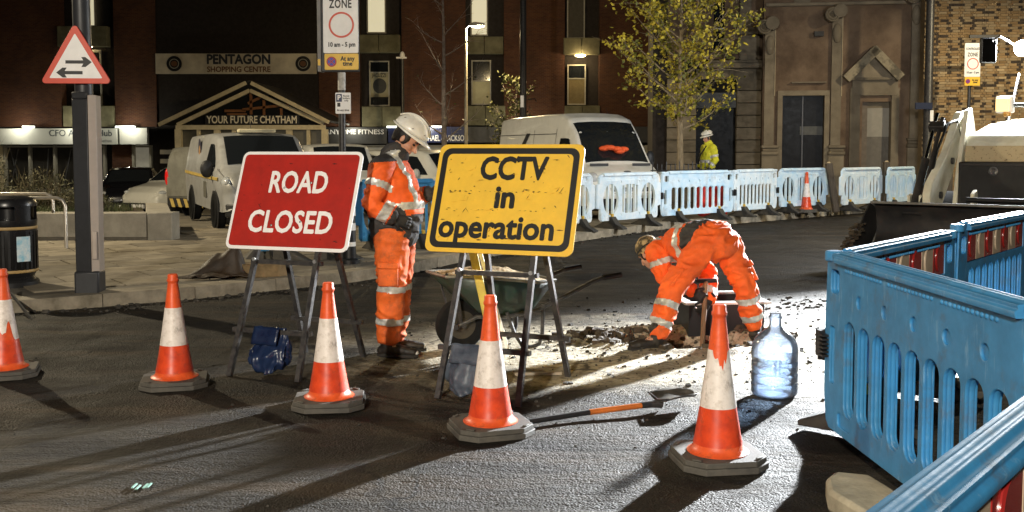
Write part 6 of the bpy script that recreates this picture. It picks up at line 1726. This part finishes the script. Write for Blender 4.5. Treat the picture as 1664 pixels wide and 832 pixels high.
        for yy in (-.045, 0, .045):
            mb = MB(); pts = [hc + hr @ V(.148 * math.cos(ph) - .008, yy, .128 * math.sin(ph) * (1 - .06 * abs(yy) / .045) + .004) for ph in np.linspace(.35, 2.6, 16)]; mb.tube(pts, .007, 6); mb.build('helmet_ridge', HELMET, h_, True)
        mb = MB(); q_ = random.Random(4)
        for _ in range(o.get('scuffs', 6)):
            u = q_.uniform(-2.6, 2.6); ph = q_.uniform(.2, 1.1); p_ = hc + hr @ V(.1445 * math.cos(ph) * math.cos(u) - .008, .1145 * math.cos(ph) * math.sin(u), .1275 * math.sin(ph) + .004); mb.ell(p_, (.009, .003, .003), 6, 4)
        mb.build('scuff', M('helmet scuff', (.16, .13, .10), .8, var=0), h_)
        if o.get('hat_band'):
            mb = MB(); mb.grid([[hc + hr @ V((.145 - .018 * zz) * math.cos(u) - .008, (.115 - .014 * zz) * math.sin(u), .018 + .035 * zz) for u in np.linspace(0, 2 * math.pi, 33)] for zz in (0, 1)]); mb.build('dark_hat_band', SIGNBLACK, h_, True)
    elif o['hat'] == 'cap':
        mb = MB(); mb.ell(hc + rot @ V(-.015, 0, .0), (.112, .094, .092), 18, 12, rot); mb.loft([hc + rot @ V(-.08, 0, -.03), hc + rot @ V(-.085, 0, -.10)], [(.075, .04), (.06, .035)], rot @ V(0, 1, 0), 12)
        me = remeshed(mb, .008, 3); wrinkle(me, .005, (18, 18, 18), 9); cp = link('cap', me, o['hat_mat'], t)
        mb = MB(); mb.tube([hc + rot @ V(.10 * math.cos(u) - .015, .096 * math.sin(u), -.01) for u in np.linspace(0, 2 * math.pi, 25)], .008, 6); mb.build('cap_band', SIGNBLACK, cp, True)
    return t, P, rot

# ---- standing worker, looking down to the right
J = dict(spine=[V(-.045, 0, .93), V(-.035, 0, 1.02), V(-.03, 0, 1.15), V(-.055, 0, 1.30), V(-.075, 0, 1.43)], spine_r=[(.195, .178), (.205, .198), (.208, .205), (.208, .188), (.165, .125)],
    neck=V(-.02, 0, 1.535), head=V(.06, 0, 1.63), SL=V(-.06, .195, 1.415), EL=V(.02, .30, 1.17), WL=V(.20, .20, 1.215), SR=V(-.09, -.195, 1.415), ER=V(-.15, -.275, 1.155), WR=V(.01, -.245, 1.055),
    HL=V(-.03, .085, .90), KL=V(-.045, .09, .50), AL=V(-.065, .10, .095), HR=V(-.045, -.085, .90), KR=V(-.05, -.09, .50), AR=V(-.075, -.10, .095), TL=V(1, .12, 0), TR=V(1, -.1, 0),
    handL=(V(.8, -.2, .35), V(-.2, -.9, -.2), 1, .95), handR=(V(.85, .30, -.35), V(0, .9, -.1), -1, .75))
g = gnd(651, 577)
PS, Pst, _r = person('man in orange hi-vis and white helmet standing and looking down at the dig', (g.x, g.y + .02, 0), R(-6), J, dict(lat=V(0, 1, 0), fd=V(.72, -.05, -.69), ud=V(.69, 0, .72), jacket=HVO, trousers=HVO2, hat='helmet', hat_tilt=-8, dark_below=.26, dark_fore=.86, dark_top=1.06, waist_bands=((.34, .45),), braces=(.115, .022, .45), upper_bands=((.38, .56),), fore_bands=((.42, .80),), leg_bands=((-.10, .02), (.50, .62)), toe=True, leg_r=(.130, .116, .100, .096, .080)))
# small things in his hands
t = thing('radio_detector', 'small dark handset with a white looped cable in the standing worker hand', 'handset', PS.matrix_world @ V(0, 0, 0)); bpy.context.view_layer.update()
wm = PS.matrix_world; hp = wm @ V(.30, .17, 1.245); t.location = hp
mb = MB(); mb.box((0, 0, 0), (.05, .07, .12), Matrix.Rotation(R(25), 3, 'Y')); mb.build('handset', BLACK, t, bevel=.012)
mb = MB(); mb.tube([(.02, -.02, .04), (.07, -.03, .03), (.10, -.03, -.06), (.09, -.03, -.18), (.04, -.02, -.24), (-.03, -.02, -.28)], .006, 6); mb.build('cable', SIGNWHITE, t, True)

# ---- worker bending over the dig
g0 = V(1.55, 8.15, 0)
def W_(x, y, z): return V(x, y, z) - g0
la = V(-.87, -.48, 0)
pel = W_(1.635, 8.14, .815); ch = W_(1.43, 8.52, .845); upc = V(.0, 0, 1)
J = dict(spine=[pel, W_(1.575, 8.23, .825), W_(1.515, 8.34, .805), W_(1.435, 8.47, .77), W_(1.36, 8.58, .72)], spine_r=[(.185, .150), (.190, .155), (.198, .158), (.205, .150), (.155, .115)],
    neck=W_(1.275, 8.69, .70), head=W_(1.175, 8.78, .655), SL=W_(1.20, 8.46, .70), EL=W_(1.265, 8.42, .50), WL=W_(1.49, 8.36, .39), SR=W_(1.50, 8.66, .72), ER=W_(1.66, 8.62, .50), WR=W_(1.63, 8.42, .30),
    HL=W_(1.53, 8.09, .80), KL=W_(1.25, 7.97, .45), AL=W_(1.12, 7.86, .095), HR=W_(1.715, 8.19, .80), KR=W_(1.875, 8.22, .46), AR=W_(1.985, 8.30, .095), TL=V(-.95, -.25, 0), TR=V(.25, .95, 0),
    handL=(V(.7, -.1, -.5), V(.3, .7, -.2), 1, 1.0), handR=(V(-.5, -.3, -.7), V(-.3, .6, .1), -1, 1.0))
CAPM = M('mottled tan cap', (.42, .30, .14), .8, var=.8, vs=16, col2=(.05, .038, .02), lo=.42, hi=.55, bump=.3, bs=40)
person('man in orange hi-vis bending low over the hole with his back to the camera', g0, 0, J, dict(lat=la, fd=V(-.45, .62, -.64), ud=V(-.50, .45, .74), jacket=HVO, trousers=HVO, hat='cap', hat_mat=CAPM, jk_from=1, dark_below=.42, waist_bands=((.46, .58),), braces=(.10, .026, .58), upper_bands=((.30, .52),), fore_bands=((.60, .82),), leg_bands=((.24, .38), (.64, .78)), hip_r=(.190, .165), leg_r=(.116, .100, .088, .084, .074), wr=.017))
mb = MB()
t = thing('digging_bar', 'wooden handled digging bar held upright in the hole by the bending worker', 'tool', (1.575, 8.36, 0))
mb = MB(); mb.cyl((.02, .02, .47), (-.01, -.01, -.10), .021, .02, 10); mb.build('shaft', M('brown wooden shaft', (.24, .14, .07), .7, var=.5, vs=6, stretch=(8, 8, 1)), t, True)
mb = MB(); mb.tube([(-.07, .02, .47), (.11, .02, .475)], .018, 10); mb.build('grip', BLACK, t, True)

# ---- man in yellow behind the barriers
J = dict(spine=[V(0, 0, .95), V(.0, 0, 1.08), V(-.01, 0, 1.22), V(-.02, 0, 1.38), V(-.02, 0, 1.50)], spine_r=[(.20, .165), (.205, .17), (.215, .178), (.22, .17), (.17, .12)],
    neck=V(.0, 0, 1.60), head=V(.035, 0, 1.715), SL=V(-.02, .205, 1.475), EL=V(-.05, .28, 1.19), WL=V(.10, .25, 1.0), SR=V(-.02, -.205, 1.475), ER=V(-.05, -.28, 1.19), WR=V(.10, -.25, 1.0),
    HL=V(0, .09, .92), KL=V(.02, .10, .50), AL=V(0, .11, .095), HR=V(0, -.09, .92), KR=V(.02, -.10, .50), AR=V(0, -.11, .095), TL=V(1, .1, 0), TR=V(1, -.1, 0),
    handL=(V(.5, 0, -.9), V(0, -1, 0), 1, .6), handR=(V(.5, 0, -.9), V(0, 1, 0), -1, .6))
yx = (1150 - 832) / 1664 * 25.0
PY_, _, _ = person('man in yellow hi-vis coat and banded white helmet behind the pale barriers', (yx, 25.0, PAVE), R(200), J, dict(lat=V(0, 1, 0), fd=V(.97, .1, -.2), ud=V(.2, 0, .97), jacket=HVY, trousers=DARKCLOTH, hat='helmet', hat_band=True, scuffs=0, waist_bands=((.28, .42),), upper_bands=((.62, .82),), voxel=.012, cvoxel=.014, leg_bands=()))
bpy.context.view_layer.update()
st = MB(); st.tube([V(.15, .17, 1.52), V(.20, .05, 1.36), V(.20, -.10, 1.22), V(.14, -.22, 1.08)], .016, 6); st.build('shoulder_strap', SIGNBLACK, PY_, True)
mb = MB(); mb.ell((.20, -.02, 1.32), (.02, .05, .03)); mb.build('chest_badge', SIGNBLACK, PY_, True)
# ================================================================== WHEELBARROW AND TOOLS
g = gnd(748, 570); bx, by = g.x, g.y
t = thing('wheelbarrow', 'battered dark green wheelbarrow full of sandy spoil behind the CCTV sign', 'wheelbarrow', (bx, by + .05, 0), R(27))
BGREEN = M('dark green barrow tray', (.012, .04, .026), .4, var=.5, vs=6, col2=(.03, .03, .024), bump=.2, bs=30)
SAND = M('sandy spoil', (.40, .29, .15), .9, var=.6, vs=18, col2=(.16, .11, .05), bump=.9, bs=45, bdist=.015)
# wheel turned a little so that its face shows
mb = MB(); mb.lathe([(.105, -.04), (.14, -.055), (.185, -.045), (.20, -.015), (.20, .015), (.185, .045), (.14, .055), (.105, .04)], 32); wq = mb.build('wheel', TYRE, t, True); wq.location = (0, 0, .20); wq.rotation_euler = (R(90), 0, R(-8))
mb = MB(); mb.lathe([(0, -.03), (.03, -.05), (.05, -.02), (.09, -.012), (.112, -.042)], 28); mb.lathe([(.112, .042), (.09, .012), (.05, .02), (0, .03)], 28); mb.build('rim', M('dark wheel rim', (.07, .06, .045), .5, metal=.5, var=.4), wq, True)
mb = MB(); mb.cyl((0, 0, -.11), (0, 0, .11), .018, n=10); mb.build('axle', BLACKPAINT, wq)
# tray: deep tapered pan, nose at the wheel end
top = [(-.20, -.19, .60), (-.20, .19, .60), (.10, .29, .585), (.52, .30, .53), (.72, .22, .525), (.72, -.22, .525), (.52, -.30, .53), (.10, -.29, .585)]
bot = [(.10, -.12, .30), (.10, .12, .30), (.20, .17, .27), (.46, .18, .26), (.54, .14, .27), (.54, -.14, .27), (.46, -.18, .26), (.20, -.17, .27)]
mb = MB(); n = 8; mb.add(top + bot, [(i, (i + 1) % n, n + (i + 1) % n, n + i) for i in range(n)] + [tuple(range(n, 2 * n))]); tray = mb.build('tray', BGREEN, t, True, ang=30)
so = tray.modifiers.new('solid', 'SOLIDIFY'); so.thickness = .008
mb = MB(); mb.tube(top + [top[0], top[1]], .013, 8); mb.build('tray_rim', M('worn tray rim', (.22, .21, .18), .5, metal=.4, var=.5), t, True)
mb = MB(); rows = []
for i in range(26):
    u = i / 25; x = -.15 + .82 * u; wd = .16 + .12 * sstep(u * 2.2) - .08 * sstep((u - .75) * 4); rows.append([(x, -wd + 2 * wd * j / 17, .60 - .075 * u + .07 * math.sin(math.pi * j / 17) * math.sin(math.pi * u) + .022 * nz3(x * 11, j * .6, 1) + .012 * nz3(x * 30, j * 1.6, 4)) for j in range(18)])
mb.grid(rows); mb.build('spoil_load', SAND, t, True, ang=180)
mb = MB(); q = random.Random(31)
for k in range(120): 
    x = q.uniform(-.12, .60); mb2 = clod(mb, (x, q.uniform(-.17, .17), .575 - .1 * (x + .15) + .03), .008 + .02 * q.random() ** 2)
mb.build('spoil_lump', SAND, t)
for s in (-1, 1):
    mb = MB(); mb.tube([(-.07, s * .09, .20), (.08, s * .13, .27), (.30, s * .19, .26), (.55, s * .225, .30), (.78, s * .27, .40), (1.00, s * .30, .50), (1.12, s * .31, .535), (1.24, s * .315, .545)], .017, 10); mb.build('handle', BLACKPAINT, t, True)
    mb = MB(); mb.cyl((1.10, s * .31, .532), (1.27, s * .316, .548), .023, n=10); mb.build('grip', BLACK, t, True)
    mb = MB(); mb.tube([(.30, s * .20, .30), (.36, s * .205, .14), (.43, s * .21, .03), (.50, s * .215, .012), (.575, s * .22, .03), (.60, s * .225, .12), (.60, s * .235, .34)], .016, 9); mb.build('leg', BLACKPAINT, t, True)
    mb = MB(); mb.bar((-.04, s * .10, .22), (-.10, s * .15, .50), .03, .008); mb.build('brace', BLACKPAINT, t)
mb = MB(); mb.cyl((-.10, -.13, .20), (-.03, -.05, .2), .022, n=8); mb.build('fork_stub', BLACKPAINT, t)
# staves leaning in the barrow
YSTAFF = M('dirty yellow plank', (.62, .47, .05), .6, var=.4, vs=5, col2=(.36, .28, .05))
t = thing('yellow_plank', 'dirty yellow plank leaning against the wheelbarrow behind the CCTV sign', 'plank', (0, 0, 0))
a = gnd(806, 580, .02); b = at(766, 398, a.y + .16); mb = MB(); mb.bar(a, b, .062, .03, (0, 1, 0)); mb.build('plank', YSTAFF, t, bevel=.004)
t = thing('white_pole', 'thin white pole leaning beside the yellow plank at the wheelbarrow', 'pole', (0, 0, 0))
a = gnd(826, 572, .02); b = at(776, 396, a.y + .12); mb = MB(); mb.bar(a, b, .03, .022, (0, 1, 0)); mb.build('pole', SIGNWHITE, t, bevel=.004)
# shovel on the ground
t = thing('shovel', 'long shovel with an orange and black shaft lying on the road beside the cone', 'shovel', (0, 0, 0))
a = gnd(856, 686, .03); m1 = gnd(958, 670, .035); m2 = gnd(1042, 659, .045); e = gnd(1112, 652, .03); dr = (e - a).normalized()
mb = MB(); mb.cyl(a, m1, .0155, n=10); mb.build('shaft', M('black shaft', (.02, .02, .02), .5), t, True)
mb = MB(); mb.cyl(m1, m2, .0165, n=10); mb.build('orange_sleeve', M('orange fibreglass sleeve', (.62, .17, .03), .45, var=.3), t, True)
mb = MB(); mb.tube([m2, m2 + dr * .08 + V(0, 0, .0), m2 + dr * .14 + V(0, 0, -.006)], [.019, .021, .026], 10); mb.build('socket', BLACKPAINT, t, True)
mb = MB(); rows = []; sd = V(-dr.y, dr.x, 0).normalized(); bz = m2 + dr * .10
for i in range(12):
    u = i / 11; wdt = .105 * (1 if u < .55 else math.sqrt(max(.02, 1 - ((u - .55) / .45) ** 2))); rows.append([bz + dr * (.02 + .27 * u) + sd * (wdt * v) + V(0, 0, .008 + .035 * v * v + .02 * math.sin(u * 2.4) - .012 * u) for v in np.linspace(-1, 1, 11)])
mb.grid(rows); bl = mb.build('blade', M('worn shovel blade', (.16, .14, .11), .5, metal=.5, var=.6, vs=10, col2=(.05, .045, .035)), t, True, ang=180); bl.modifiers.new('solid', 'SOLIDIFY').thickness = .004
mb = MB(); mb.tube([bz + dr * .02 - sd * .105 + V(0, 0, .045), bz + dr * .02 + V(0, 0, .02), bz + dr * .02 + sd * .105 + V(0, 0, .045)], .007, 6); mb.build('tread', BLACKPAINT, t, True)
# water carboy
g = gnd(1258, 643)
t = thing('water_bottle', 'large clear plastic water carboy half full, beside the blue barrier', 'water bottle', (g.x, g.y, 0), R(10)); t.scale = (1.05, 1.05, .98)
def carboy(): return [(0, .006), (.10, .004), (.128, .012), (.138, .03), (.138, .085), (.132, .093), (.138, .102), (.138, .15), (.132, .158), (.138, .167), (.138, .225), (.133, .233), (.138, .242), (.138, .30), (.134, .335), (.118, .375), (.085, .41), (.052, .435), (.038, .45), (.034, .465), (.034, .50), (.040, .503), (.040, .515), (.033, .518), (.033, .535)]
def clear_plastic(name, tint, body, k_clear, k_body, rough):
    """thin clear plastic or water: mostly see-through, a little milky, with a gloss"""
    m = bpy.data.materials.new(name); m.use_nodes = True; n = m.node_tree.nodes; l = m.node_tree.links; n.remove(n['Principled BSDF'])
    tr = n.new('ShaderNodeBsdfTransparent'); tr.inputs[0].default_value = (*tint, 1)
    df = n.new('ShaderNodeBsdfDiffuse'); df.inputs[0].default_value = (*body, 1); tl = n.new('ShaderNodeBsdfTranslucent'); tl.inputs[0].default_value = (*body, 1)
    gl = n.new('ShaderNodeBsdfGlossy'); gl.inputs['Roughness'].default_value = rough
    a = n.new('ShaderNodeMixShader'); l.new(df.outputs[0], a.inputs[1]); l.new(tl.outputs[0], a.inputs[2])
    b = n.new('ShaderNodeMixShader'); l.new(tr.outputs[0], b.inputs[1]); l.new(a.outputs[0], b.inputs[2])
    nz_ = n.new('ShaderNodeTexNoise'); nz_.inputs['Scale'].default_value = 12; nz_.inputs['Detail'].default_value = 6; tc = n.new('ShaderNodeTexCoord'); l.new(tc.outputs['Object'], nz_.inputs['Vector'])
    mr = n.new('ShaderNodeMapRange'); mr.inputs[1].default_value = .3; mr.inputs[2].default_value = .7; mr.inputs[3].default_value = k_body * .6; mr.inputs[4].default_value = k_body * 1.4; l.new(nz_.outputs[0], mr.inputs[0]); l.new(mr.outputs[0], b.inputs[0])
    fr = n.new('ShaderNodeFresnel'); fr.inputs[0].default_value = 1.35; c = n.new('ShaderNodeMixShader'); l.new(fr.outputs[0], c.inputs[0]); l.new(b.outputs[0], c.inputs[1]); l.new(gl.outputs[0], c.inputs[2])
    l.new(c.outputs[0], n['Material Output'].inputs[0]); return m
m = clear_plastic('milky clear plastic', (.94, .97, 1), (.58, .63, .72), .6, .22, .12)
CARBOY = m
mb = MB(); mb.lathe(carboy(), 40); o = mb.build('bottle', CARBOY, t, True, ang=60); so = o.modifiers.new('solid', 'SOLIDIFY'); so.thickness = .003
mb = MB(); mb.lathe([(r * .965, z + .004) for r, z in carboy() if z <= .242] + [(.131, .262), (0, .262)], 36); mb.build('water', clear_plastic('water', (.78, .87, .97), (.48, .58, .74), .7, .10, .04), t, True)
mb = MB(); mb.b2((-.066, -.141, .168), (-.052, -.128, .262)); mb.b2((-.034, -.144, .168), (-.022, -.134, .262)); mb.build('moulded_grip', CARBOY, t, bevel=.004)
# plastic inspection chamber in the dig
g = gnd(1173, 536)
t = thing('inspection_chamber', 'square black inspection chamber with a pale rim set beside the hole', 'chamber', (1.80, 8.98, 0), R(6))
CH_ = M('black chamber plastic', (.014, .014, .015), .5, var=.3)
mb = MB()
for s in (-1, 1):
    mb.b2((-.33, s * .29 - .02, -.04), (.33, s * .29 + .02, .235)); mb.b2((s * .31 - .02, -.27, -.04), (s * .31 + .02, .27, .235))
mb.build('chamber_wall', CH_, t)
mb = MB()
for s in (-1, 1):
    mb.b2((-.375, s * .315 - .045, .236), (.375, s * .315 + .045, .256)); mb.b2((s * .335 - .04, -.268, .236), (s * .335 + .04, .268, .256))
mb.build('frame_rim', M('pale galvanised frame', (.60, .60, .58), .45, metal=.3, var=.3), t, bevel=.004)
for x in (-.2, .0, .2):
    mb = MB(); mb.b2((x - .015, -.335, -.02), (x + .015, -.311, .22)); mb.build('rib', CH_, t)
mb = MB(); mb.b2((-.28, -.27, .0), (.28, .27, .02)); mb.build('chamber_floor', DIRT, t)
# paving board in the wet strip right of the hole
# ---- sandbags over the sign frames
def sandbag(label, parent_t, front, x0, wdt, mat, z, seed, drop=.27, bulge=.085, group=None):
    """a half-filled sack hung over the front crossbar of a sign"""
    wmx = Matrix.Translation(parent_t.location) @ Matrix.Rotation(parent_t.rotation_euler.z, 4, 'Z')
    c = front(x0, z) + V(0, .03, 0); t = thing('sandbag', label, 'sandbag', wmx @ c, parent_t.rotation_euler.z, 'sandbags on the sign frames')
    mb = MB(); rows = []; n_ = 72
    for i in range(30):
        v = i / 29; row_ = []
        ry = .012 + bulge * sstep(v * 1.5) * (1 - .45 * sstep((v - .72) / .28)); rx = wdt * (.47 + .10 * math.sin(v * 2.6)) * (1 - .22 * sstep((v - .75) / .25))
        for k in range(n_ + 1):
            a = 2 * math.pi * (k % n_) / n_; cx, cy = math.cos(a), math.sin(a)
            f = 1 - 2.2 * abs(nz3(a * 1.9 if k % n_ < n_ / 2 else (2 * math.pi - a) * 1.9 + 9, v * 1.3 + a * .35, seed)); g2_ = nz3(cx * 2.2, cy * 2.2 + v * 3.5, seed + 3)
            e = (.034 * f + .03 * g2_) * sstep(v * 1.4 + .10)
            row_.append((cx * (rx + e * .6), -.035 * v + cy * (ry + e), -drop * v * (1 - .10 * cx * cx * v + .08 * nz3(cx * 1.5, cy, seed)) + .018))
        rows.append(row_)
    for sc_ in (.6, .2): rows.append([(x * sc_, (y + .03) * sc_ - .03, z - .008) for x, y, z in rows[29]])
    rows.insert(0, [(x, y * .2, z + .012) for x, y, z in rows[0]])
    mb.grid(rows); so_ = mb.build('sack', mat, t, True, ang=180); wrinkle(so_.data, .012, (16, 16, 6), seed)
    mb = MB(); mb.grid([[(-wdt * .46 + wdt * .80 * k / 9, -.036 - .012 * math.sin(v * 3) - bulge * .75 * max(0, v - .25), .034 - .115 * v + .006 * nz3(k * .5, v * 2, seed)) for k in range(10)] for v in (0, .15, .4, .7, 1.0)])
    fl = mb.build('sack_flap', mat, t, True, ang=180); fl.modifiers.new('solid', 'SOLIDIFY').thickness = .006
    return t
BLUESACK = M('shiny navy blue sack', (.006, .012, .04), .3, var=.5, vs=5, col2=(.014, .028, .075), bump=.25, bs=45)
GREYSACK = M('grey blue dusty sack', (.03, .04, .06), .45, var=.6, vs=6, col2=(.10, .12, .15), bump=.3, bs=40)
bpy.context.view_layer.update()
sandbag('shiny navy blue sandbag hung on the ROAD CLOSED sign frame', ROAD_T, frontR, -.02, .25, BLUESACK, .30, 2.7, .29, .075)
sandbag('grey dusty sandbag hung on the CCTV sign frame behind the cone', CCTV_T, frontC, -.10, .26, GREYSACK, .30, 6.1, .29, .09)
# ---- crumpled brown sheet and rubble block on the pavement edge
g = gnd(345, 455, PAVE)
TARP = M('brown muddy sheet', (.05, .032, .018), .6, var=.6, vs=4, col2=(.02, .013, .008), bump=.3, bs=30)
t = thing('crumpled_sheet', 'crumpled muddy brown sheet lying on the pavement left of the ROAD CLOSED sign', 'sheet', (g.x + .0, g.y + .12, PAVE), R(10))
mb = MB(); rows = []
for i in range(40):
    u = i / 39; x = -.42 + .80 * u
    rows.append([(x + .02 * nz3(u * 6, j * .3, 1), (-.18 + .4 * j / 25) * (.35 + .65 * sstep(u * 2.0)), .012 + max(0, (.34 * sstep((u - .1) / .72) * (1 - sstep((u - .80) / .2)) * math.exp(-((j / 25 - .5 - .1 * nz3(u * 3, 2)) / .23) ** 2) + .045 * (1 - 2.5 * abs(nz3(x * 5, j * .22, 5))) * sstep(u * 3) * (1 - u * .3)))) for j in range(26)])
mb.grid(rows); o = mb.build('sheet', TARP, t, True, ang=180); o.modifiers.new('solid', 'SOLIDIFY').thickness = .012
g = gnd(420, 452, PAVE)
t = thing('rubble_block', 'broken tan kerb block lying by the crumpled sheet', 'rubble', (g.x, g.y + .1, PAVE), R(15))
mb = MB(); mb.prism([(-.28, -.10), (.20, -.12), (.30, -.02), (.24, .12), (-.26, .13)], .0, .16, 'xy'); o = mb.build('block', M('tan broken block', (.26, .18, .09), .9, var=.5, vs=6, bump=.6, bs=25), t, bevel=.02, seg=2)
t = thing('black_wedge_foot', 'black rubber wedge foot lying behind the left leg of the ROAD CLOSED sign', 'barrier foot', (gnd(418, 425, PAVE).x, gnd(418, 425, PAVE).y + .3, PAVE), R(20))
mb = MB(); mb.prism([(-.25, 0), (.22, 0), (.22, .03), (.05, .22), (-.06, .22)], -.12, .12, 'xz'); mb.build('wedge', RUBBER, t, bevel=.01)
mb = MB(); mb.b2((-.05, -.03, .22), (.04, .03, .26)); mb.build('lug', RUBBER, t)
for px, py, rzz, lab in ((478, 432, -25, 'black rubber wedge foot behind the middle of the ROAD CLOSED frame'), (556, 424, -20, 'black rubber wedge foot behind the right leg of the ROAD CLOSED frame')):
    g = gnd(px, py, PAVE); t = thing('black_wedge_foot', lab, 'barrier foot', (g.x, g.y + .1, PAVE), R(rzz)); mb = MB(); mb.prism([(-.28, 0), (.26, 0), (.26, .025), (-.20, .24), (-.28, .24)], -.09, .09, 'xz'); mb.build('wedge', RUBBER, t, bevel=.01); mb = MB(); mb.b2((-.26, -.03, .24), (-.21, .03, .34)); mb.build('peg', YELLOW, t)
# spare wooden lath on the ground by the CCTV sign and an angled stick at the left cone
g = gnd(880, 610); t = thing('wooden_lath', 'pale thin lath lying on the road under the CCTV sign', 'lath', (g.x, g.y, 0), R(4)); mb = MB(); mb.b2((-.20, -.012, .004), (.14, .012, .022)); mb.build('lath', M('pale lath', (.38, .33, .25), .7, var=.3), t)
a = gnd(22, 488, .1); b = gnd(52, 520); t = thing('dark_stick', 'dark stick leaning beside the cone at the left edge', 'stick', (0, 0, 0)); mb = MB(); mb.tube([a + V(-.12, .1, .12), b], .016, 6); mb.build('stick', BLACKPAINT, t)
# red sacks behind the pale barrier
for k, (px, Y, s, lab) in enumerate(((1146, 22.6, 1, 'taller red sack seen through the pale barrier slots below the man in yellow'), (1168, 22.4, .9, 'smaller red sack at the right behind the pale barrier slots'))):
    p = at(px, 300, Y); t = thing('red_sack', lab, 'sack', (p.x, Y, PAVE), 0, 'red sacks behind the barrier'); mb = MB(); mb.loft([(0, 0, .08), (0, 0, .4), (.02, 0, .70 * s), (.04, 0, .86 * s)], [(.20, .16), (.22, .18), (.16, .13), (.07, .06)]); me = remeshed(mb, .015, 3); wrinkle(me, .02, (8, 8, 6), k * 3.3); link('sack', me, M('red sack cloth', (.70, .035, .025), .6, var=.4, vs=6), t)

# ================================================================== TREES
BARK = M('pale bark', (.26, .20, .12), .85, var=.5, vs=9, stretch=(3, 3, .6), bump=.5, bs=30)
BARKD = M('grey bark', (.36, .30, .26), .85, var=.5, vs=9, bump=.5, bs=30)
LEAFY = M('autumn yellow green leaves', (.46, .36, .03), .6, var=.5, vs=3.2, col2=(.10, .105, .014), lo=.42, hi=.58)
LEAFD = M('dull green leaves', (.12, .12, .035), .6, var=.5, vs=1.6, col2=(.05, .06, .02))
def tree(label, x, y, h, crown_z, crown_r, leaves, leaf, bark, leafmat, seed, tr=.06, nb=34, shape=None, droop=.0):
    rt = random.Random(seed); t = thing('tree', label, 'tree', (x, y, pave_z(x, y)), 0, None)
    mb = MB(); pts = []; rs = []
    for i in range(13):
        u = i / 12; pts.append(V(.10 * nz3(u * 3, seed) * u, .1 * nz3(u * 3, seed + 5) * u, h * .96 * u)); rs.append(tr * (1 - u) ** .8 + .007)
    mb.tube(pts, rs, 9); twigs = []; limbs = MB()
    def trunk_at(z):
        u = max(0, min(.999, z / (h * .96))) * 12; i = int(u); return pts[i] + (pts[i + 1] - pts[i]) * (u - i)
    for k in range(nb):
        z = crown_z + (h - crown_z) * ((k + rt.random()) / nb) ** 1.1 * .95; a = k * 2.4 + rt.uniform(-.4, .4); u = (z - crown_z) / (h - crown_z)
        reach = crown_r * (shape(u) if shape else (.55 + .9 * u - 1.35 * u * u)) * rt.uniform(.65, 1.12)
        p = trunk_at(z); d = V(math.cos(a), math.sin(a), rt.uniform(.25, .8)); bpts = [p]
        for j in range(5):
            d = (d + V(rt.gauss(0, .14), rt.gauss(0, .14), .10 - droop)).normalized(); bpts.append(bpts[-1] + d * reach / 5)
        r0 = tr * .32 * (1 - u * .6) + .004
        limbs.tube(bpts, [r0, r0 * .75, r0 * .55, r0 * .4, r0 * .28, .004], 6)
        for j in range(1, 6):
            for _ in range(2):
                d2 = (bpts[j] - bpts[j - 1]).normalized() + V(rt.gauss(0, .7), rt.gauss(0, .7), rt.gauss(.1, .5)); d2.normalize(); L = reach * rt.uniform(.15, .38)
                q = bpts[j] + d2 * L; limbs.tube([bpts[j], bpts[j] + d2 * L * .5 + V(0, 0, .02), q], [.006, .005, .003], 4); twigs.append((bpts[j], q))
    mb.build('trunk', bark, t, True); limbs.build('limbs', bark, t, True)
    if leaves:
        cr = MB()
        clump = [rt.random() for _ in twigs]
        for _ in range(leaves):
            i = rt.randrange(len(twigs))
            if clump[i] < .30: continue
            a, b = twigs[i]; c = a + (b - a) * rt.uniform(.2, 1.12) + V(rt.gauss(0, 1), rt.gauss(0, 1), rt.gauss(0, 1)) * leaf * .8
            u = V(rt.gauss(0, 1), rt.gauss(0, 1), rt.gauss(-.3, .8)).normalized(); v = u.cross(V(rt.gauss(0, 1), rt.gauss(0, 1), rt.gauss(0, 1))).normalized(); s = leaf * rt.uniform(.6, 1.25); n_ = u.cross(v)
            cr.add([c - u * s * .5, c + v * s * .34 + n_ * s * .06, c + u * s * .5, c - v * s * .34 + n_ * s * .06], [(0, 1, 2), (0, 2, 3)])
        cr.build('crown', leafmat, t)
    return t
p = at(1104, 300, 23.6)
tree('leafy yellow green street tree behind the pale barriers', p.x, 23.6, 6.1, 1.95, 2.4, 7200, .105, BARK, LEAFY, 12, .085, 40, shape=lambda u: .62 + .95 * u - 1.40 * u * u)
p = at(722, 300, 38.0)
tree('tall thin bare tree rising between the two signs', p.x, 38.0, 9.8, 2.4, 2.5, 150, .10, BARKD, LEAFD, 5, .12, 17, shape=lambda u: .75)
p = at(838, 300, 41.5)
tree('small dim leafy tree behind the white van', p.x, 41.5, 5.3, .7, 1.7, 2600, .13, BARKD, LEAFD, 8, .07, 26, shape=lambda u: 1.0 - .75 * u)
